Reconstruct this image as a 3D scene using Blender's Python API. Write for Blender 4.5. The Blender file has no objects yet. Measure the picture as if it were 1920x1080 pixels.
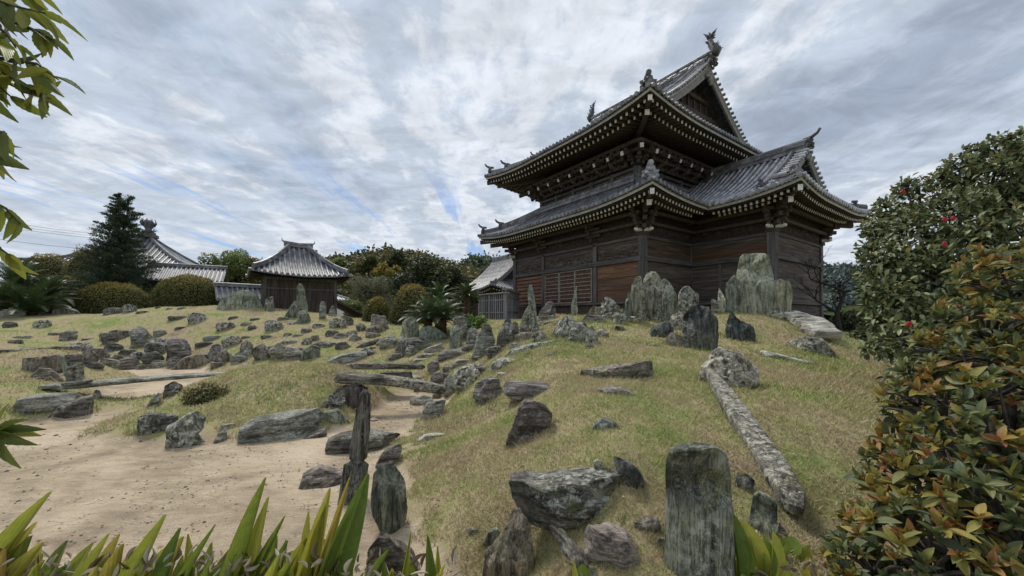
import bpy, math, random
import numpy as np
from mathutils import Vector, Matrix, noise

# ------------------------------------------------------------------ camera, world, sun, exposure
S = bpy.context.scene
COL = S.collection
F, CY, PITCH, ROLL, EYE = 740.1, 587.6, 0.0126, 0.0037, 2.0
cam_d = bpy.data.cameras.new("camera")
cam = bpy.data.objects.new("camera", cam_d)
COL.objects.link(cam)
S.camera = cam
cam_d.sensor_width = 36.0
cam_d.lens = F / 1920 * 36
cam_d.shift_y = (CY - 540) / 1920
cam_d.clip_start = 0.05
cam_d.clip_end = 3000
cam.location = (0, 0, EYE)
cam.rotation_mode = 'QUATERNION'
cam.rotation_quaternion = (Matrix.Rotation(math.pi / 2 + PITCH, 3, 'X') @ Matrix.Rotation(ROLL, 3, 'Z')).to_quaternion()

SUN_EL, SUN_AZ = math.radians(58), math.radians(-35)      # azimuth from +Y, clockwise (towards +X)
w = bpy.data.worlds.new("World")
S.world = w
w.use_nodes = True
wt = w.node_tree
wt.nodes.clear()


def nd(t, typ, ins=None, **at):
    n = t.nodes.new(typ)
    for k, v in at.items():
        setattr(n, k, v)
    for k, v in (ins or {}).items():
        if isinstance(v, bpy.types.NodeSocket):
            t.links.new(v, n.inputs[k])
        else:
            n.inputs[k].default_value = v
    return n


def M(t, op, a, b=0.0, c=0.0, clamp=False):
    return nd(t, 'ShaderNodeMath', {0: a, 1: b, 2: c}, operation=op, use_clamp=clamp).outputs[0]


def ramp(t, fac, stops, interp='LINEAR'):
    n = nd(t, 'ShaderNodeValToRGB', {0: fac})
    n.color_ramp.interpolation = interp
    e = n.color_ramp.elements
    while len(e) < len(stops):
        e.new(0.5)
    for i, (p, c) in enumerate(stops):
        e[i].position = p
        if not isinstance(c, (tuple, list)):
            c = (c, c, c)
        e[i].color = (*c[:3], 1)
    return n.outputs[0]


def mixc(t, fac, a, b, blend='MIX'):
    n = nd(t, 'ShaderNodeMix', data_type='RGBA', blend_type=blend)
    for i, v in ((0, fac), (6, a), (7, b)):
        if isinstance(v, bpy.types.NodeSocket):
            t.links.new(v, n.inputs[i])
        elif i == 0:
            n.inputs[0].default_value = v
        else:
            n.inputs[i].default_value = (*v[:3], 1)
    return n.outputs[2]


def noisetex(t, vec, scale, detail=5.0, rough=0.55, dist=0.0):
    return nd(t, 'ShaderNodeTexNoise', {'Vector': vec, 'Scale': scale, 'Detail': detail, 'Roughness': rough, 'Distortion': dist}).outputs[0]


# sky: Nishita seen through a broken layer of cloud that lies on a plane overhead
sky = nd(wt, 'ShaderNodeTexSky', sky_type='NISHITA', sun_disc=False)
sky.sun_elevation, sky.sun_rotation = SUN_EL, SUN_AZ
tc = nd(wt, 'ShaderNodeTexCoord')
sx = nd(wt, 'ShaderNodeSeparateXYZ', {0: tc.outputs['Generated']})
zz = M(wt, 'ADD', M(wt, 'MAXIMUM', sx.outputs[2], 0.0), 0.10)
cx = M(wt, 'DIVIDE', sx.outputs[0], zz)
cy = M(wt, 'DIVIDE', sx.outputs[1], zz)
cx = M(wt, 'ADD', cx, M(wt, 'MULTIPLY', cy, 0.02))


def cvec(sy, off):
    return nd(wt, 'ShaderNodeCombineXYZ', {0: cx, 1: M(wt, 'MULTIPLY', cy, sy), 2: off}).outputs[0]


big = noisetex(wt, cvec(.22, 3.7), 0.75, 3, 0.5, 0.3)
med = noisetex(wt, cvec(.5, 9.1), 1.9, 9, 0.62, 0.25)
fin = noisetex(wt, cvec(.75, 14.4), 6.5, 9, 0.62, 0.35)
dens = M(wt, 'ADD', M(wt, 'ADD', M(wt, 'MULTIPLY', big, 0.50), M(wt, 'MULTIPLY', med, 0.34)), M(wt, 'MULTIPLY', fin, 0.16))
# tone of the cloud itself (thin grey-blue, bright rolls, thick grey)
shade = ramp(wt, dens, [(0.37, (0.44, 0.52, 0.64)), (0.45, (0.62, 0.68, 0.77)), (0.495, (0.86, 0.89, 0.93)), (0.54, (0.60, 0.66, 0.75)), (0.62, (0.42, 0.48, 0.58))], 'EASE')
rolls = ramp(wt, noisetex(wt, cvec(1.6, 30.), 3.4, 6, 0.6, 0.5), [(.38, .88), (.62, 1.1)])
shade = mixc(wt, 1.0, shade, rolls, 'MULTIPLY')
gapn = noisetex(wt, cvec(.13, 47.3), 3.1, 7, 0.6, 0.25)
lowm = M(wt, 'MULTIPLY', ramp(wt, sx.outputs[2], [(.07, 0.), (.13, 1.), (.24, 1.), (.36, 0.)]), ramp(wt, sx.outputs[0], [(.0, 1.), (.08, 0.)]))
gap = M(wt, 'MULTIPLY', ramp(wt, gapn, [(0.565, 0.0), (0.63, 0.75)]), lowm)
cloud = mixc(wt, 1.0, shade, (4.75, 4.9, 5.1), 'MULTIPLY')
bluesky = mixc(wt, 1.0, sky.outputs[0], (0.34, 0.46, 0.62), 'MULTIPLY')
hz = ramp(wt, sx.outputs[2], [(0.0, 0.85), (0.10, 0.45), (0.26, 0.0)])
fin_c = mixc(wt, gap, mixc(wt, hz, cloud, (3.7, 4.0, 4.4)), bluesky)
bg = nd(wt, 'ShaderNodeBackground', {'Color': fin_c, 'Strength': 0.1})
wo = nd(wt, 'ShaderNodeOutputWorld', {0: bg.outputs[0]})

sd = bpy.data.lights.new("sun", 'SUN')
sd.energy = 1.5
sd.angle = math.radians(14)
sd.color = (1.0, 0.95, 0.87)
sun = bpy.data.objects.new("sun", sd)
COL.objects.link(sun)
sdir = Vector((math.sin(SUN_AZ) * math.cos(SUN_EL), math.cos(SUN_AZ) * math.cos(SUN_EL), math.sin(SUN_EL)))
sun.rotation_euler = (-sdir).to_track_quat('-Z', 'Y').to_euler()
S.view_settings.view_transform = 'Standard'
S.view_settings.look = 'None'
S.view_settings.exposure = 0.9
S.view_settings.gamma = 1.0
S.render.engine = 'CYCLES'

# ------------------------------------------------------------------ pixel <-> world
def ray(px, py):
    u, v = px - 960, py - CY
    c, s = math.cos(ROLL), math.sin(ROLL)
    u, v = c * u + s * v, -s * u + c * v
    d = (u / F, 1.0, -v / F)
    c, s = math.cos(PITCH), math.sin(PITCH)
    return (d[0], d[1] * c - d[2] * s, d[1] * s + d[2] * c)


def at(px, py, D=None, z=None):
    d = ray(px, py)
    t = D / d[1] if D is not None else (z - EYE) / d[2]
    return Vector((d[0] * t, d[1] * t, EYE + d[2] * t))


# ------------------------------------------------------------------ terrain height field (thin-plate through surveyed points)
CTL = []
for px, py in [(0, 900), (0, 1000), (0, 1075), (120, 860), (120, 1000), (250, 860), (250, 950), (300, 1075), (420, 860), (420, 960), (550, 860),
               (560, 980), (600, 1075), (760, 1075), (60, 800), (160, 790), (205, 750), (230, 730), (700, 775), (735, 755), (765, 742), (640, 852), (670, 815), (250, 694), (320, 693),
               (180, 705), (370, 694), (260, 715), (350, 845), (480, 836), (590, 812), (690, 900)]:
    p = at(px, py, z=0.0)
    CTL.append((p.x, p.y, -0.06))
for px, py, D in [(0, 588, 23), (100, 596, 22), (0, 640, 16.5), (0, 686, 12.5), (60, 700, 10.5), (20, 715, 9.2), (110, 725, 9.0), (150, 742, 8.5),
                  (200, 588, 24), (300, 576, 24), (400, 573, 23), (470, 576, 22), (560, 590, 21), (640, 603, 20), (700, 618, 18), (120, 640, 18),
                  (200, 640, 18), (300, 640, 18), (400, 640, 17.7), (500, 640, 17), (600, 640, 16.5), (450, 665, 15.2), (550, 670, 14.8), (650, 677, 14),
                  (430, 698, 9.3), (520, 684, 9.6), (620, 686, 9.3), (655, 693, 9.0), (430, 740, 8.1), (500, 750, 7.9), (600, 740, 7.9), (360, 775, 7.9), (640, 755, 8.0),
                  (310, 745, 8.6), (380, 715, 9.0), (330, 790, 6.95), (290, 765, 7.5), (400, 805, 6.7), (450, 800, 6.75), (540, 798, 6.8), (600, 792, 6.95), (350, 765, 7.5),
                  (730, 706, 12), (700, 672, 14), (750, 652, 15), (850, 652, 13.3), (800, 682, 12.3), (850, 695, 10.8), (720, 630, 17), (800, 640, 15), (900, 622, 16), (870, 602, 19),
                  (745, 822, 6.35), (795, 788, 7.3), (835, 765, 8.2), (865, 738, 9.1), (885, 715, 9.6), (720, 870, 5.3), (715, 940, 4.2),
                  (900, 780, 6.7), (850, 850, 5.0), (780, 900, 4.7), (780, 1000, 3.6), (880, 1000, 3.3), (950, 900, 3.8), (950, 840, 4.6), (980, 770, 5.6), (1000, 700, 7.2), (960, 680, 8.4), (960, 640, 10.8), (1000, 612, 12.2),
                  (1000, 596, 13.8), (920, 655, 11.6), (900, 695, 9.5), (860, 668, 12),
                  (1100, 1060, 2.5), (1100, 985, 2.8), (1100, 885, 3.15), (1100, 820, 3.8), (1100, 760, 4.7), (1100, 715, 5.9), (1100, 680, 7.2), (1100, 640, 9.2), (1110, 612, 10.8), (1110, 596, 12.2),
                  (1300, 1060, 2.45), (1300, 900, 3.2), (1300, 800, 4.2), (1300, 720, 5.8), (1300, 665, 8.0), (1290, 622, 10.2), (1280, 594, 12.0),
                  (1450, 1000, 2.75), (1500, 900, 3.4), (1480, 800, 4.4), (1480, 700, 6.6), (1450, 640, 9.2), (1420, 588, 12.0), (1370, 600, 11.0), (1480, 598, 12.0),
                  (1600, 1000, 3.0), (1620, 800, 4.8), (1600, 700, 7.2), (1590, 655, 9.6), (1545, 618, 12.2), (1800, 900, 4.2), (1800, 700, 8), (1900, 640, 14), (1640, 640, 13),
                  (1010, 1070, 2.75), (1010, 1000, 3.1)]:
    p = at(px, py, D)
    CTL.append((p.x, p.y, p.z))
for x, y, z in [(-8, 12.5, .05), (-6, 12.6, .1), (-4.6, 12, .15),
                (0, 17, 1.85), (3, 15.5, 1.95), (6, 15, 1.95), (10, 15, 1.9), (0, 24, 1.7), (6, 22, 1.7), (12, 20, 1.7), (18, 20, 1.6), (-3, 24, 1.75), (-3, 30, 1.7), (5, 35, 1.6),
                (-18, 27, 1.9), (-24, 30, 1.9), (-12, 26, 1.9), (-8, 25, 1.75), (-35, 30, 1.9), (-30, 20, 1.6), (-15, 9, .6), (-12, 5, 0.1), (-9, 3, -.02), (-5, 1, -.02), (-14, 13, .7),
                (0.3, 1.1, .25), (-1, 1.1, .1), (1.5, 1.2, .45), (3, 1.2, .5), (5, 2, .5), (9, 4, .8), (8, 7, 1.0), (14, 8, 1.2), (12, 12, 1.4),
                (0, .5, .25), (0, -.6, .2), (-2, -2, .1), (2, -2, .3), (-6, -6, .1), (6, -6, .3), (0, -12, .2), (-12, 0, .1), (12, 0, .6), (-20, -12, .2), (20, -12, .4)]:
    CTL.append((x, y, z))
for k in range(16):
    a = -math.pi + (k + .5) * math.pi / 8
    for R in (55, 160, 700):
        CTL.append((R * math.sin(a), R * math.cos(a), 1.4 if math.cos(a) > 0 else 1.0))


def polar(X, Y):
    return np.arctan2(X, Y), np.log(np.hypot(X, Y) + 1e-9)


_c = np.array(CTL)
_cp, _cr = polar(_c[:, 0], _c[:, 1])


def _kern(r2):
    return 0.5 * r2 * np.log(r2 + 1e-12)


def _dist(p, r):
    return (p[:, None] - _cp[None]) ** 2 + (r[:, None] - _cr[None]) ** 2


_n = len(_c)
_K = _kern(_dist(_cp, _cr)) + 2e-4 * np.eye(_n)
_P = np.stack([np.ones(_n), _cp, _cr], 1)
_A = np.block([[_K, _P], [_P.T, np.zeros((3, 3))]])
_W = np.linalg.solve(_A, np.concatenate([_c[:, 2], np.zeros(3)]))


def _tps(p, r):
    out = np.empty(len(p))
    for i in range(0, len(p), 20000):
        q, s = p[i:i + 20000], r[i:i + 20000]
        out[i:i + 20000] = _kern(_dist(q, s)) @ _W[:_n] + _W[_n] + _W[_n + 1] * q + _W[_n + 2] * s
    return out


# cached polar grid for quick look-ups (also the vertices of the ground mesh)
_fr = np.linspace(-1.12, 1.12, 560)
_PH = np.concatenate([np.linspace(-math.pi, -1.16, 40), _fr, np.linspace(1.16, math.pi, 40)])
_LR = np.concatenate([np.linspace(math.log(.35), math.log(1.5), 24, endpoint=False), np.linspace(math.log(1.5), math.log(34), 330, endpoint=False), np.linspace(math.log(34), math.log(1500), 40)])
_gp, _gr = np.meshgrid(_PH, _LR, indexing='ij')
_gz = _tps(_gp.ravel(), _gr.ravel()).reshape(_gp.shape)
_gz = np.where(_gz < .12, np.where(_gz < 0, 0, _gz * _gz / .12 * (2 - _gz / .12)), _gz)       # sand court stays level
_sel = (_gp < -math.pi + .01) | (_gp > math.pi - .01)
_gz[_sel] = .1 + .9 * np.clip((_gr[_sel] - 2.5) / 2, 0, 1)


def _val(X, Y, s, seed=0.0):
    """smooth value noise, vectorised"""
    def h(i, j):
        v = np.sin(i * 127.1 + j * 311.7 + seed * 74.7) * 43758.5453
        return v - np.floor(v)
    x, y = X * s, Y * s
    i, j = np.floor(x), np.floor(y)
    fx, fy = x - i, y - j
    fx, fy = fx * fx * (3 - 2 * fx), fy * fy * (3 - 2 * fy)
    return (h(i, j) * (1 - fx) + h(i + 1, j) * fx) * (1 - fy) + (h(i, j + 1) * (1 - fx) + h(i + 1, j + 1) * fx) * fy


_gx, _gy = np.exp(_gr) * np.sin(_gp), np.exp(_gr) * np.cos(_gp)
_gl = np.clip(_gz / .15, 0.12, 1)
_R = np.exp(_gr)
_b = (_val(_gx, _gy, 1.3) - .5) * .06 + (_val(_gx, _gy, 4.1, 3) - .5) * .03 + (_val(_gx, _gy, 13., 5) - .5) * .016 * (_R < 20)
_gz = _gz + _b * _gl


def height(x, y):
    p, r = math.atan2(x, y), math.log(math.hypot(x, y) + 1e-9)
    i = int(np.clip(np.searchsorted(_PH, p) - 1, 0, len(_PH) - 2))
    j = int(np.clip(np.searchsorted(_LR, r) - 1, 0, len(_LR) - 2))
    u = min(1, max(0, (p - _PH[i]) / (_PH[i + 1] - _PH[i])))
    v = min(1, max(0, (r - _LR[j]) / (_LR[j + 1] - _LR[j])))
    g = _gz
    return float((g[i, j] * (1 - u) + g[i + 1, j] * u) * (1 - v) + (g[i, j + 1] * (1 - u) + g[i + 1, j + 1] * u) * v)


def heights(X, Y):
    p, r = polar(X, Y)
    i = np.clip(np.searchsorted(_PH, p) - 1, 0, len(_PH) - 2)
    j = np.clip(np.searchsorted(_LR, r) - 1, 0, len(_LR) - 2)
    u = np.clip((p - _PH[i]) / (_PH[i + 1] - _PH[i]), 0, 1)
    v = np.clip((r - _LR[j]) / (_LR[j + 1] - _LR[j]), 0, 1)
    g = _gz
    return (g[i, j] * (1 - u) + g[i + 1, j] * u) * (1 - v) + (g[i, j + 1] * (1 - u) + g[i + 1, j + 1] * u) * v


def hit(px, py, fallback=None):
    d = ray(px, py)
    D = 1.0
    while D < 34:
        if EYE + d[2] * D < height(d[0] * D, D):
            lo, hi = D / 1.012, D
            for _ in range(8):
                m = (lo + hi) / 2
                if EYE + d[2] * m < height(d[0] * m, m):
                    hi = m
                else:
                    lo = m
            return hi
        D *= 1.012
    return fallback


# ------------------------------------------------------------------ object helpers
def tag(o, label=None, cat=None, group=None, kind=None):
    for k, v in (('label', label), ('category', cat), ('group', group), ('kind', kind)):
        if v:
            o[k] = v
    return o


def empty(name, loc, rz=0.0, label=None, cat=None, group=None):
    o = bpy.data.objects.new(name, None)
    COL.objects.link(o)
    o.empty_display_size = 0.3
    o.location = loc
    o.rotation_euler = (0, 0, rz)
    return tag(o, label, cat, group)


def link(name, me, mats, parent=None, loc=None):
    o = bpy.data.objects.new(name, me)
    COL.objects.link(o)
    for m in (mats if isinstance(mats, (list, tuple)) else [mats]):
        me.materials.append(m)
    if parent:
        o.parent = parent
    if loc is not None:
        o.location = loc
    return o


class MB:
    """collects shapes, then becomes ONE mesh object"""
    def __init__(s):
        s.v, s.f, s.m, s.sm = [], [], [], []

    def add(s, vs, fs, mi=0, smooth=False):
        b = len(s.v)
        s.v += [tuple(x) for x in vs]
        s.f += [tuple(b + i for i in f) for f in fs]
        s.m += [mi] * len(fs)
        s.sm += [smooth] * len(fs)

    def box(s, x0, x1, y0, y1, z0, z1, mi=0):
        vs = [(x, y, z) for z in (z0, z1) for x, y in ((x0, y0), (x1, y0), (x1, y1), (x0, y1))]
        s.add(vs, [(0, 3, 2, 1), (4, 5, 6, 7), (0, 1, 5, 4), (1, 2, 6, 5), (2, 3, 7, 6), (3, 0, 4, 7)], mi)

    def beam(s, a, b, wd, ht, mi=0, up=(0, 0, 1), endmi=None, taper=1.0):
        a, b = Vector(a), Vector(b)
        d = (b - a).normalized()
        r = d.cross(Vector(up))
        if r.length < 1e-4:
            r = d.cross(Vector((1, 0, 0)))
        r.normalize()
        u = r.cross(d)
        vs = []
        for p, k in ((a, 1.0), (b, taper)):
            for i, j in ((-1, -1), (1, -1), (1, 1), (-1, 1)):
                vs.append(p + r * (wd / 2 * i * k) + u * (ht / 2 * j * k))
        s.add(vs, [(4, 5, 6, 7), (0, 1, 5, 4), (1, 2, 6, 5), (2, 3, 7, 6), (3, 0, 4, 7)], mi)
        s.add(vs[:4], [(0, 3, 2, 1)], mi if endmi is None else endmi)

    def tube(s, pts, rad, n=8, mi=0, smooth=True, caps=True):
        pts = [Vector(p) for p in pts]
        if not isinstance(rad, (list, tuple)):
            rad = [rad] * len(pts)
        vs, prev = [], None
        for i, p in enumerate(pts):
            d = (pts[min(i + 1, len(pts) - 1)] - pts[max(i - 1, 0)]).normalized()
            if prev is None:
                r = d.cross(Vector((0, 0, 1)))
                if r.length < 1e-3:
                    r = d.cross(Vector((1, 0, 0)))
            else:
                r = prev - d * prev.dot(d)
            r.normalize()
            prev = r
            u = d.cross(r)
            for k in range(n):
                a = 2 * math.pi * k / n
                vs.append(p + (r * math.cos(a) + u * math.sin(a)) * rad[i])
        fs = [(i * n + k, i * n + (k + 1) % n, (i + 1) * n + (k + 1) % n, (i + 1) * n + k) for i in range(len(pts) - 1) for k in range(n)]
        if caps:
            fs += [tuple(range(n - 1, -1, -1)), tuple((len(pts) - 1) * n + k for k in range(n))]
        s.add(vs, fs, mi, smooth)

    def grid(s, rows, mi=0, smooth=True):
        n = len(rows[0])
        vs = [p for r in rows for p in r]
        s.add(vs, [(i * n + j, i * n + j + 1, (i + 1) * n + j + 1, (i + 1) * n + j) for i in range(len(rows) - 1) for j in range(n - 1)], mi, smooth)

    def build(s, name, mats, parent=None, loc=None):
        me = bpy.data.meshes.new(name)
        me.from_pydata(s.v, [], s.f)
        me.polygons.foreach_set('material_index', s.m)
        me.polygons.foreach_set('use_smooth', s.sm)
        me.update()
        return link(name, me, mats, parent, loc)


def npmesh(name, V, Fc, mats, rnd=None, smooth=True, parent=None, loc=None, extra=None):
    """V (n,3) float array, Fc (m,k) int array; rnd = per-face tone"""
    me = bpy.data.meshes.new(name)
    k = Fc.shape[1]
    me.vertices.add(len(V))
    me.vertices.foreach_set('co', np.asarray(V, np.float32).ravel())
    me.loops.add(Fc.size)
    me.loops.foreach_set('vertex_index', Fc.ravel().astype(np.int32))
    me.polygons.add(len(Fc))
    me.polygons.foreach_set('loop_start', np.arange(0, Fc.size, k, dtype=np.int32))
    me.polygons.foreach_set('use_smooth', np.full(len(Fc), smooth))
    if rnd is not None:
        at_ = me.attributes.new('rnd', 'FLOAT', 'FACE')
        at_.data.foreach_set('value', np.asarray(rnd, np.float32))
    for kname, arr in (extra or {}).items():
        at_ = me.attributes.new(kname, 'FLOAT', 'POINT')
        at_.data.foreach_set('value', np.asarray(arr, np.float32))
    me.update(calc_edges=True)
    me.validate()
    return link(name, me, mats, parent, loc)


# ------------------------------------------------------------------ materials
def new_mat(name):
    m = bpy.data.materials.new(name)
    m.use_nodes = True
    m.node_tree.nodes.clear()
    return m, m.node_tree


def finish(t, col, rough=0.8, spec=0.3, bump=None, bstr=0.5, bdist=0.02, trans=None, metal=0.0):
    b = nd(t, 'ShaderNodeBsdfPrincipled', {'Base Color': col if isinstance(col, bpy.types.NodeSocket) else (*col, 1), 'Roughness': rough, 'Specular IOR Level': spec, 'Metallic': metal})
    if bump is not None:
        bn = nd(t, 'ShaderNodeBump', {'Height': bump, 'Strength': bstr, 'Distance': bdist})
        t.links.new(bn.outputs[0], b.inputs['Normal'])
    out = b.outputs[0]
    if trans:
        tr = nd(t, 'ShaderNodeBsdfTranslucent', {'Color': col if isinstance(col, bpy.types.NodeSocket) else (*col, 1)})
        out = nd(t, 'ShaderNodeMixShader', {0: trans, 1: out, 2: tr.outputs[0]}).outputs[0]
    nd(t, 'ShaderNodeOutputMaterial', {0: out})


def objvec(t, scale=(1, 1, 1), rnd=True):
    c = nd(t, 'ShaderNodeTexCoord').outputs['Object']
    if rnd:
        r = nd(t, 'ShaderNodeObjectInfo').outputs['Random']
        c = nd(t, 'ShaderNodeVectorMath', {0: c, 1: nd(t, 'ShaderNodeCombineXYZ', {0: M(t, 'MULTIPLY', r, 37.), 1: M(t, 'MULTIPLY', r, 91.), 2: M(t, 'MULTIPLY', r, 53.)}).outputs[0]}, operation='ADD').outputs[0]
    return c, nd(t, 'ShaderNodeVectorMath', {0: c, 1: scale}, operation='MULTIPLY').outputs[0]


def rock_mat(name, a, b, dark, lich, lc=(.60, .61, .54), streak=(5, 5, .9), lscale=16., yel=0.0):
    m, t = new_mat(name)
    c, s = objvec(t, streak)
    a, b, dark = (tuple(x * k for x in q) for q, k in ((a, 1.5), (b, 1.7), (dark, 1.0)))
    n1 = noisetex(t, s, 2.2, 8, .66, .35)
    n2 = noisetex(t, c, 2.1, 4, .6, .4)
    n3 = noisetex(t, c, 26., 6, .7)
    col = ramp(t, n1, [(.36, dark), (.46, a), (.54, b), (.66, tuple(min(1, x * 1.35) for x in b))])
    col = mixc(t, ramp(t, n2, [(.50, 0.0), (.64, .6)]), col, dark)
    lm = M(t, 'MULTIPLY', ramp(t, noisetex(t, c, lscale, 7, .72, .3), [(.50, 0.), (.56, 1.)]), ramp(t, noisetex(t, c, 1.7, 3, .6), [(.62 - .3 * lich, 0.), (.72 - .3 * lich, 1.)]))
    col = mixc(t, M(t, 'MULTIPLY', lm, min(1, .35 + lich * .7)), col, lc)
    if yel:
        ym = ramp(t, noisetex(t, c, 5.3, 8, .7, .2), [(.58, 0.), (.63, yel)])
        col = mixc(t, ym, col, (.36, .37, .17))
    col = mixc(t, .5, col, ramp(t, n3, [(.3, .35), (.5, .9), (.7, 1.3)]), 'MULTIPLY')
    hue = nd(t, 'ShaderNodeObjectInfo').outputs['Random']
    col = mixc(t, 1.0, col, ramp(t, hue, [(0, (1.05, .98, .88)), (.35, (1.0, 1.0, .96)), (.7, (.88, .91, .88)), (1, (1.15, 1.12, 1.05))]), 'MULTIPLY')
    moss = ramp(t, noisetex(t, c, 3.4, 8, .7, .4), [(.56, 0.), (.63, .55)])
    col = mixc(t, moss, col, (.13, .125, .055))
    # thin dark seams along the bedding
    seam = ramp(t, noisetex(t, nd(t, 'ShaderNodeVectorMath', {0: s, 1: (2.6, 2.6, 1.1)}, operation='MULTIPLY').outputs[0], 3., 4, .6), [(.47, 1.), (.497, .35), (.52, 1.)])
    col = mixc(t, .55, col, seam, 'MULTIPLY')
    h = M(t, 'ADD', M(t, 'ADD', M(t, 'MULTIPLY', n1, 1.0), M(t, 'MULTIPLY', n3, .35)), M(t, 'MULTIPLY', seam, .35))
    finish(t, col, .88, .25, h, .9, .035)
    return m


V_, H_ = (6, 6, .8), (.9, 3, 7)
RM = {
    'pale': rock_mat('pale_green_schist', (.185, .20, .155), (.24, .255, .20), (.10, .11, .088), .4, streak=V_, yel=.5),
    'green': rock_mat('green_schist', (.105, .12, .098), (.155, .17, .138), (.05, .056, .048), .4, streak=V_, yel=.3),
    'streak': rock_mat('streaked_schist', (.125, .13, .108), (.19, .195, .16), (.055, .056, .048), .5, streak=(7, 7, .7), yel=.4),
    'blue': rock_mat('dark_blue_schist', (.062, .068, .068), (.105, .112, .108), (.03, .032, .033), .3, streak=V_),
    'dark': rock_mat('dark_schist', (.075, .07, .062), (.125, .115, .10), (.034, .031, .028), .55, streak=H_, lc=(.50, .50, .45)),
    'lichen': rock_mat('lichen_covered_rock', (.10, .098, .085), (.18, .172, .148), (.032, .031, .029), .9, streak=(4, 4, 3), lscale=11.),
    'purple': rock_mat('purple_schist', (.10, .09, .086), (.165, .15, .142), (.05, .044, .042), .35, streak=H_, lc=(.46, .45, .43)),
    'brown': rock_mat('brown_schist', (.12, .105, .085), (.185, .165, .138), (.055, .045, .037), .45, streak=V_, lc=(.36, .35, .30)),
    'grey': rock_mat('grey_schist', (.15, .148, .13), (.22, .215, .19), (.07, .068, .06), .4, streak=H_, yel=.2),
    'flatpale': rock_mat('pale_flat_schist', (.24, .235, .215), (.33, .32, .29), (.13, .125, .115), .3, streak=(1, 2, 8)),
}


def leaf_mat(name, stops, rough=.5, trans=.25, spec=.4, nscale=None):
    m, t = new_mat(name)
    a = nd(t, 'ShaderNodeAttribute', attribute_name='rnd').outputs['Fac']
    col = ramp(t, a, stops)
    finish(t, col, rough, spec, trans=trans)
    return m


def strap_mat(name, stops, tip=.8, trans=.35, nsc=22.):
    """leaf with lengthwise veins and a scorched tip; 'along' and 'across' come from the leaf mesh"""
    m, t = new_mat(name)
    a = nd(t, 'ShaderNodeAttribute', attribute_name='rnd').outputs['Fac']
    al = nd(t, 'ShaderNodeAttribute', attribute_name='along').outputs['Fac']
    ac = nd(t, 'ShaderNodeAttribute', attribute_name='across').outputs['Fac']
    c = nd(t, 'ShaderNodeTexCoord').outputs['Object']
    n = noisetex(t, c, nsc, 5, .65)
    col = ramp(t, M(t, 'ADD', a, M(t, 'MULTIPLY', M(t, 'SUBTRACT', n, .5), .5)), stops)
    v = M(t, 'SINE', M(t, 'MULTIPLY', ac, 95.))
    col = mixc(t, .35, col, ramp(t, v, [(0, .72), (1, 1.1)]), 'MULTIPLY')
    e = M(t, 'ADD', M(t, 'ADD', al, M(t, 'MULTIPLY', M(t, 'SUBTRACT', n, .5), .55)), M(t, 'MULTIPLY', M(t, 'ABSOLUTE', ac), .25))
    e = M(t, 'ADD', e, M(t, 'MULTIPLY', a, .22))
    col = mixc(t, ramp(t, e, [(tip + .17, 0.), (tip + .22, 1.)]), col, ramp(t, n, [(.4, (.16, .085, .04)), (.6, (.42, .33, .22))]))
    finish(t, col, .45, .4, v, .25, .004, trans)
    return m


def bark_mat(name, a, b, sc=(8, 8, 1.5)):
    m, t = new_mat(name)
    c, s = objvec(t, sc)
    n = noisetex(t, s, 3, 6, .65, .3)
    finish(t, ramp(t, n, [(.35, a), (.62, b)]), .9, .2, n, .8, .03)
    return m


BARK = bark_mat('bark', (.035, .03, .025), (.12, .105, .09))
BARK_DARK = bark_mat('dark_bark', (.018, .016, .014), (.05, .045, .04))


def wood_mat(name, a, b, c3, axis='y', rough=.75):
    """weathered boards with long wavy grain; axis = grain direction"""
    sc = {'x': (.35, 6, 6), 'y': (6, .35, 6), 'z': (6, 6, .3)}[axis]
    m, t = new_mat(name)
    c, s = objvec(t, sc, False)
    n0 = noisetex(t, s, 1.3, 3, .5, 1.2)
    n1 = noisetex(t, s, 6., 7, .7, .6)
    g = M(t, 'ADD', M(t, 'MULTIPLY', n0, .6), M(t, 'MULTIPLY', n1, .4))
    col = ramp(t, g, [(.38, a), (.5, b), (.62, c3)])
    finish(t, col, rough, .25, g, .5, .02)
    return m


WOOD_Y = wood_mat('old_dark_boards_along', (.04, .032, .028), (.085, .068, .058), (.15, .125, .108), 'y')
WOOD_X = wood_mat('old_dark_boards_across', (.038, .030, .026), (.08, .062, .053), (.14, .115, .098), 'x')
WOOD_Z = wood_mat('weathered_posts', (.05, .047, .046), (.09, .086, .083), (.15, .145, .14), 'z')
BEAM_Y = wood_mat('weathered_beam_along', (.045, .042, .04), (.085, .08, .076), (.14, .135, .13), 'y')
BEAM_X = wood_mat('weathered_beam_across', (.045, .042, .04), (.08, .075, .072), (.12, .115, .11), 'x')
ORANGE_Y = wood_mat('orange_brown_boards', (.09, .05, .032), (.18, .098, .055), (.26, .15, .09), 'y')
BROWN_Y = wood_mat('brown_board', (.07, .045, .032), (.12, .07, .045), (.17, .11, .075), 'y')
RUST_X = wood_mat('red_brown_boards', (.04, .028, .023), (.08, .053, .041), (.12, .085, .065), 'x')
SHED_Z = wood_mat('shed_boards', (.035, .026, .022), (.065, .048, .04), (.105, .085, .07), 'z')
GREY_Z = wood_mat('silvery_slats', (.16, .16, .17), (.28, .28, .30), (.40, .40, .42), 'z')


def plain(name, col, rough=.7, spec=.3, var=.25, sc=6.):
    m, t = new_mat(name)
    c, s = objvec(t, (1, 1, 1), False)
    n = noisetex(t, c, sc, 5, .6)
    lo, hi = tuple(x * (1 - var) for x in col), tuple(min(1, x * (1 + var)) for x in col)
    finish(t, ramp(t, n, [(.35, lo), (.65, hi)]), rough, spec, n, .25, .01)
    return m


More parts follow.
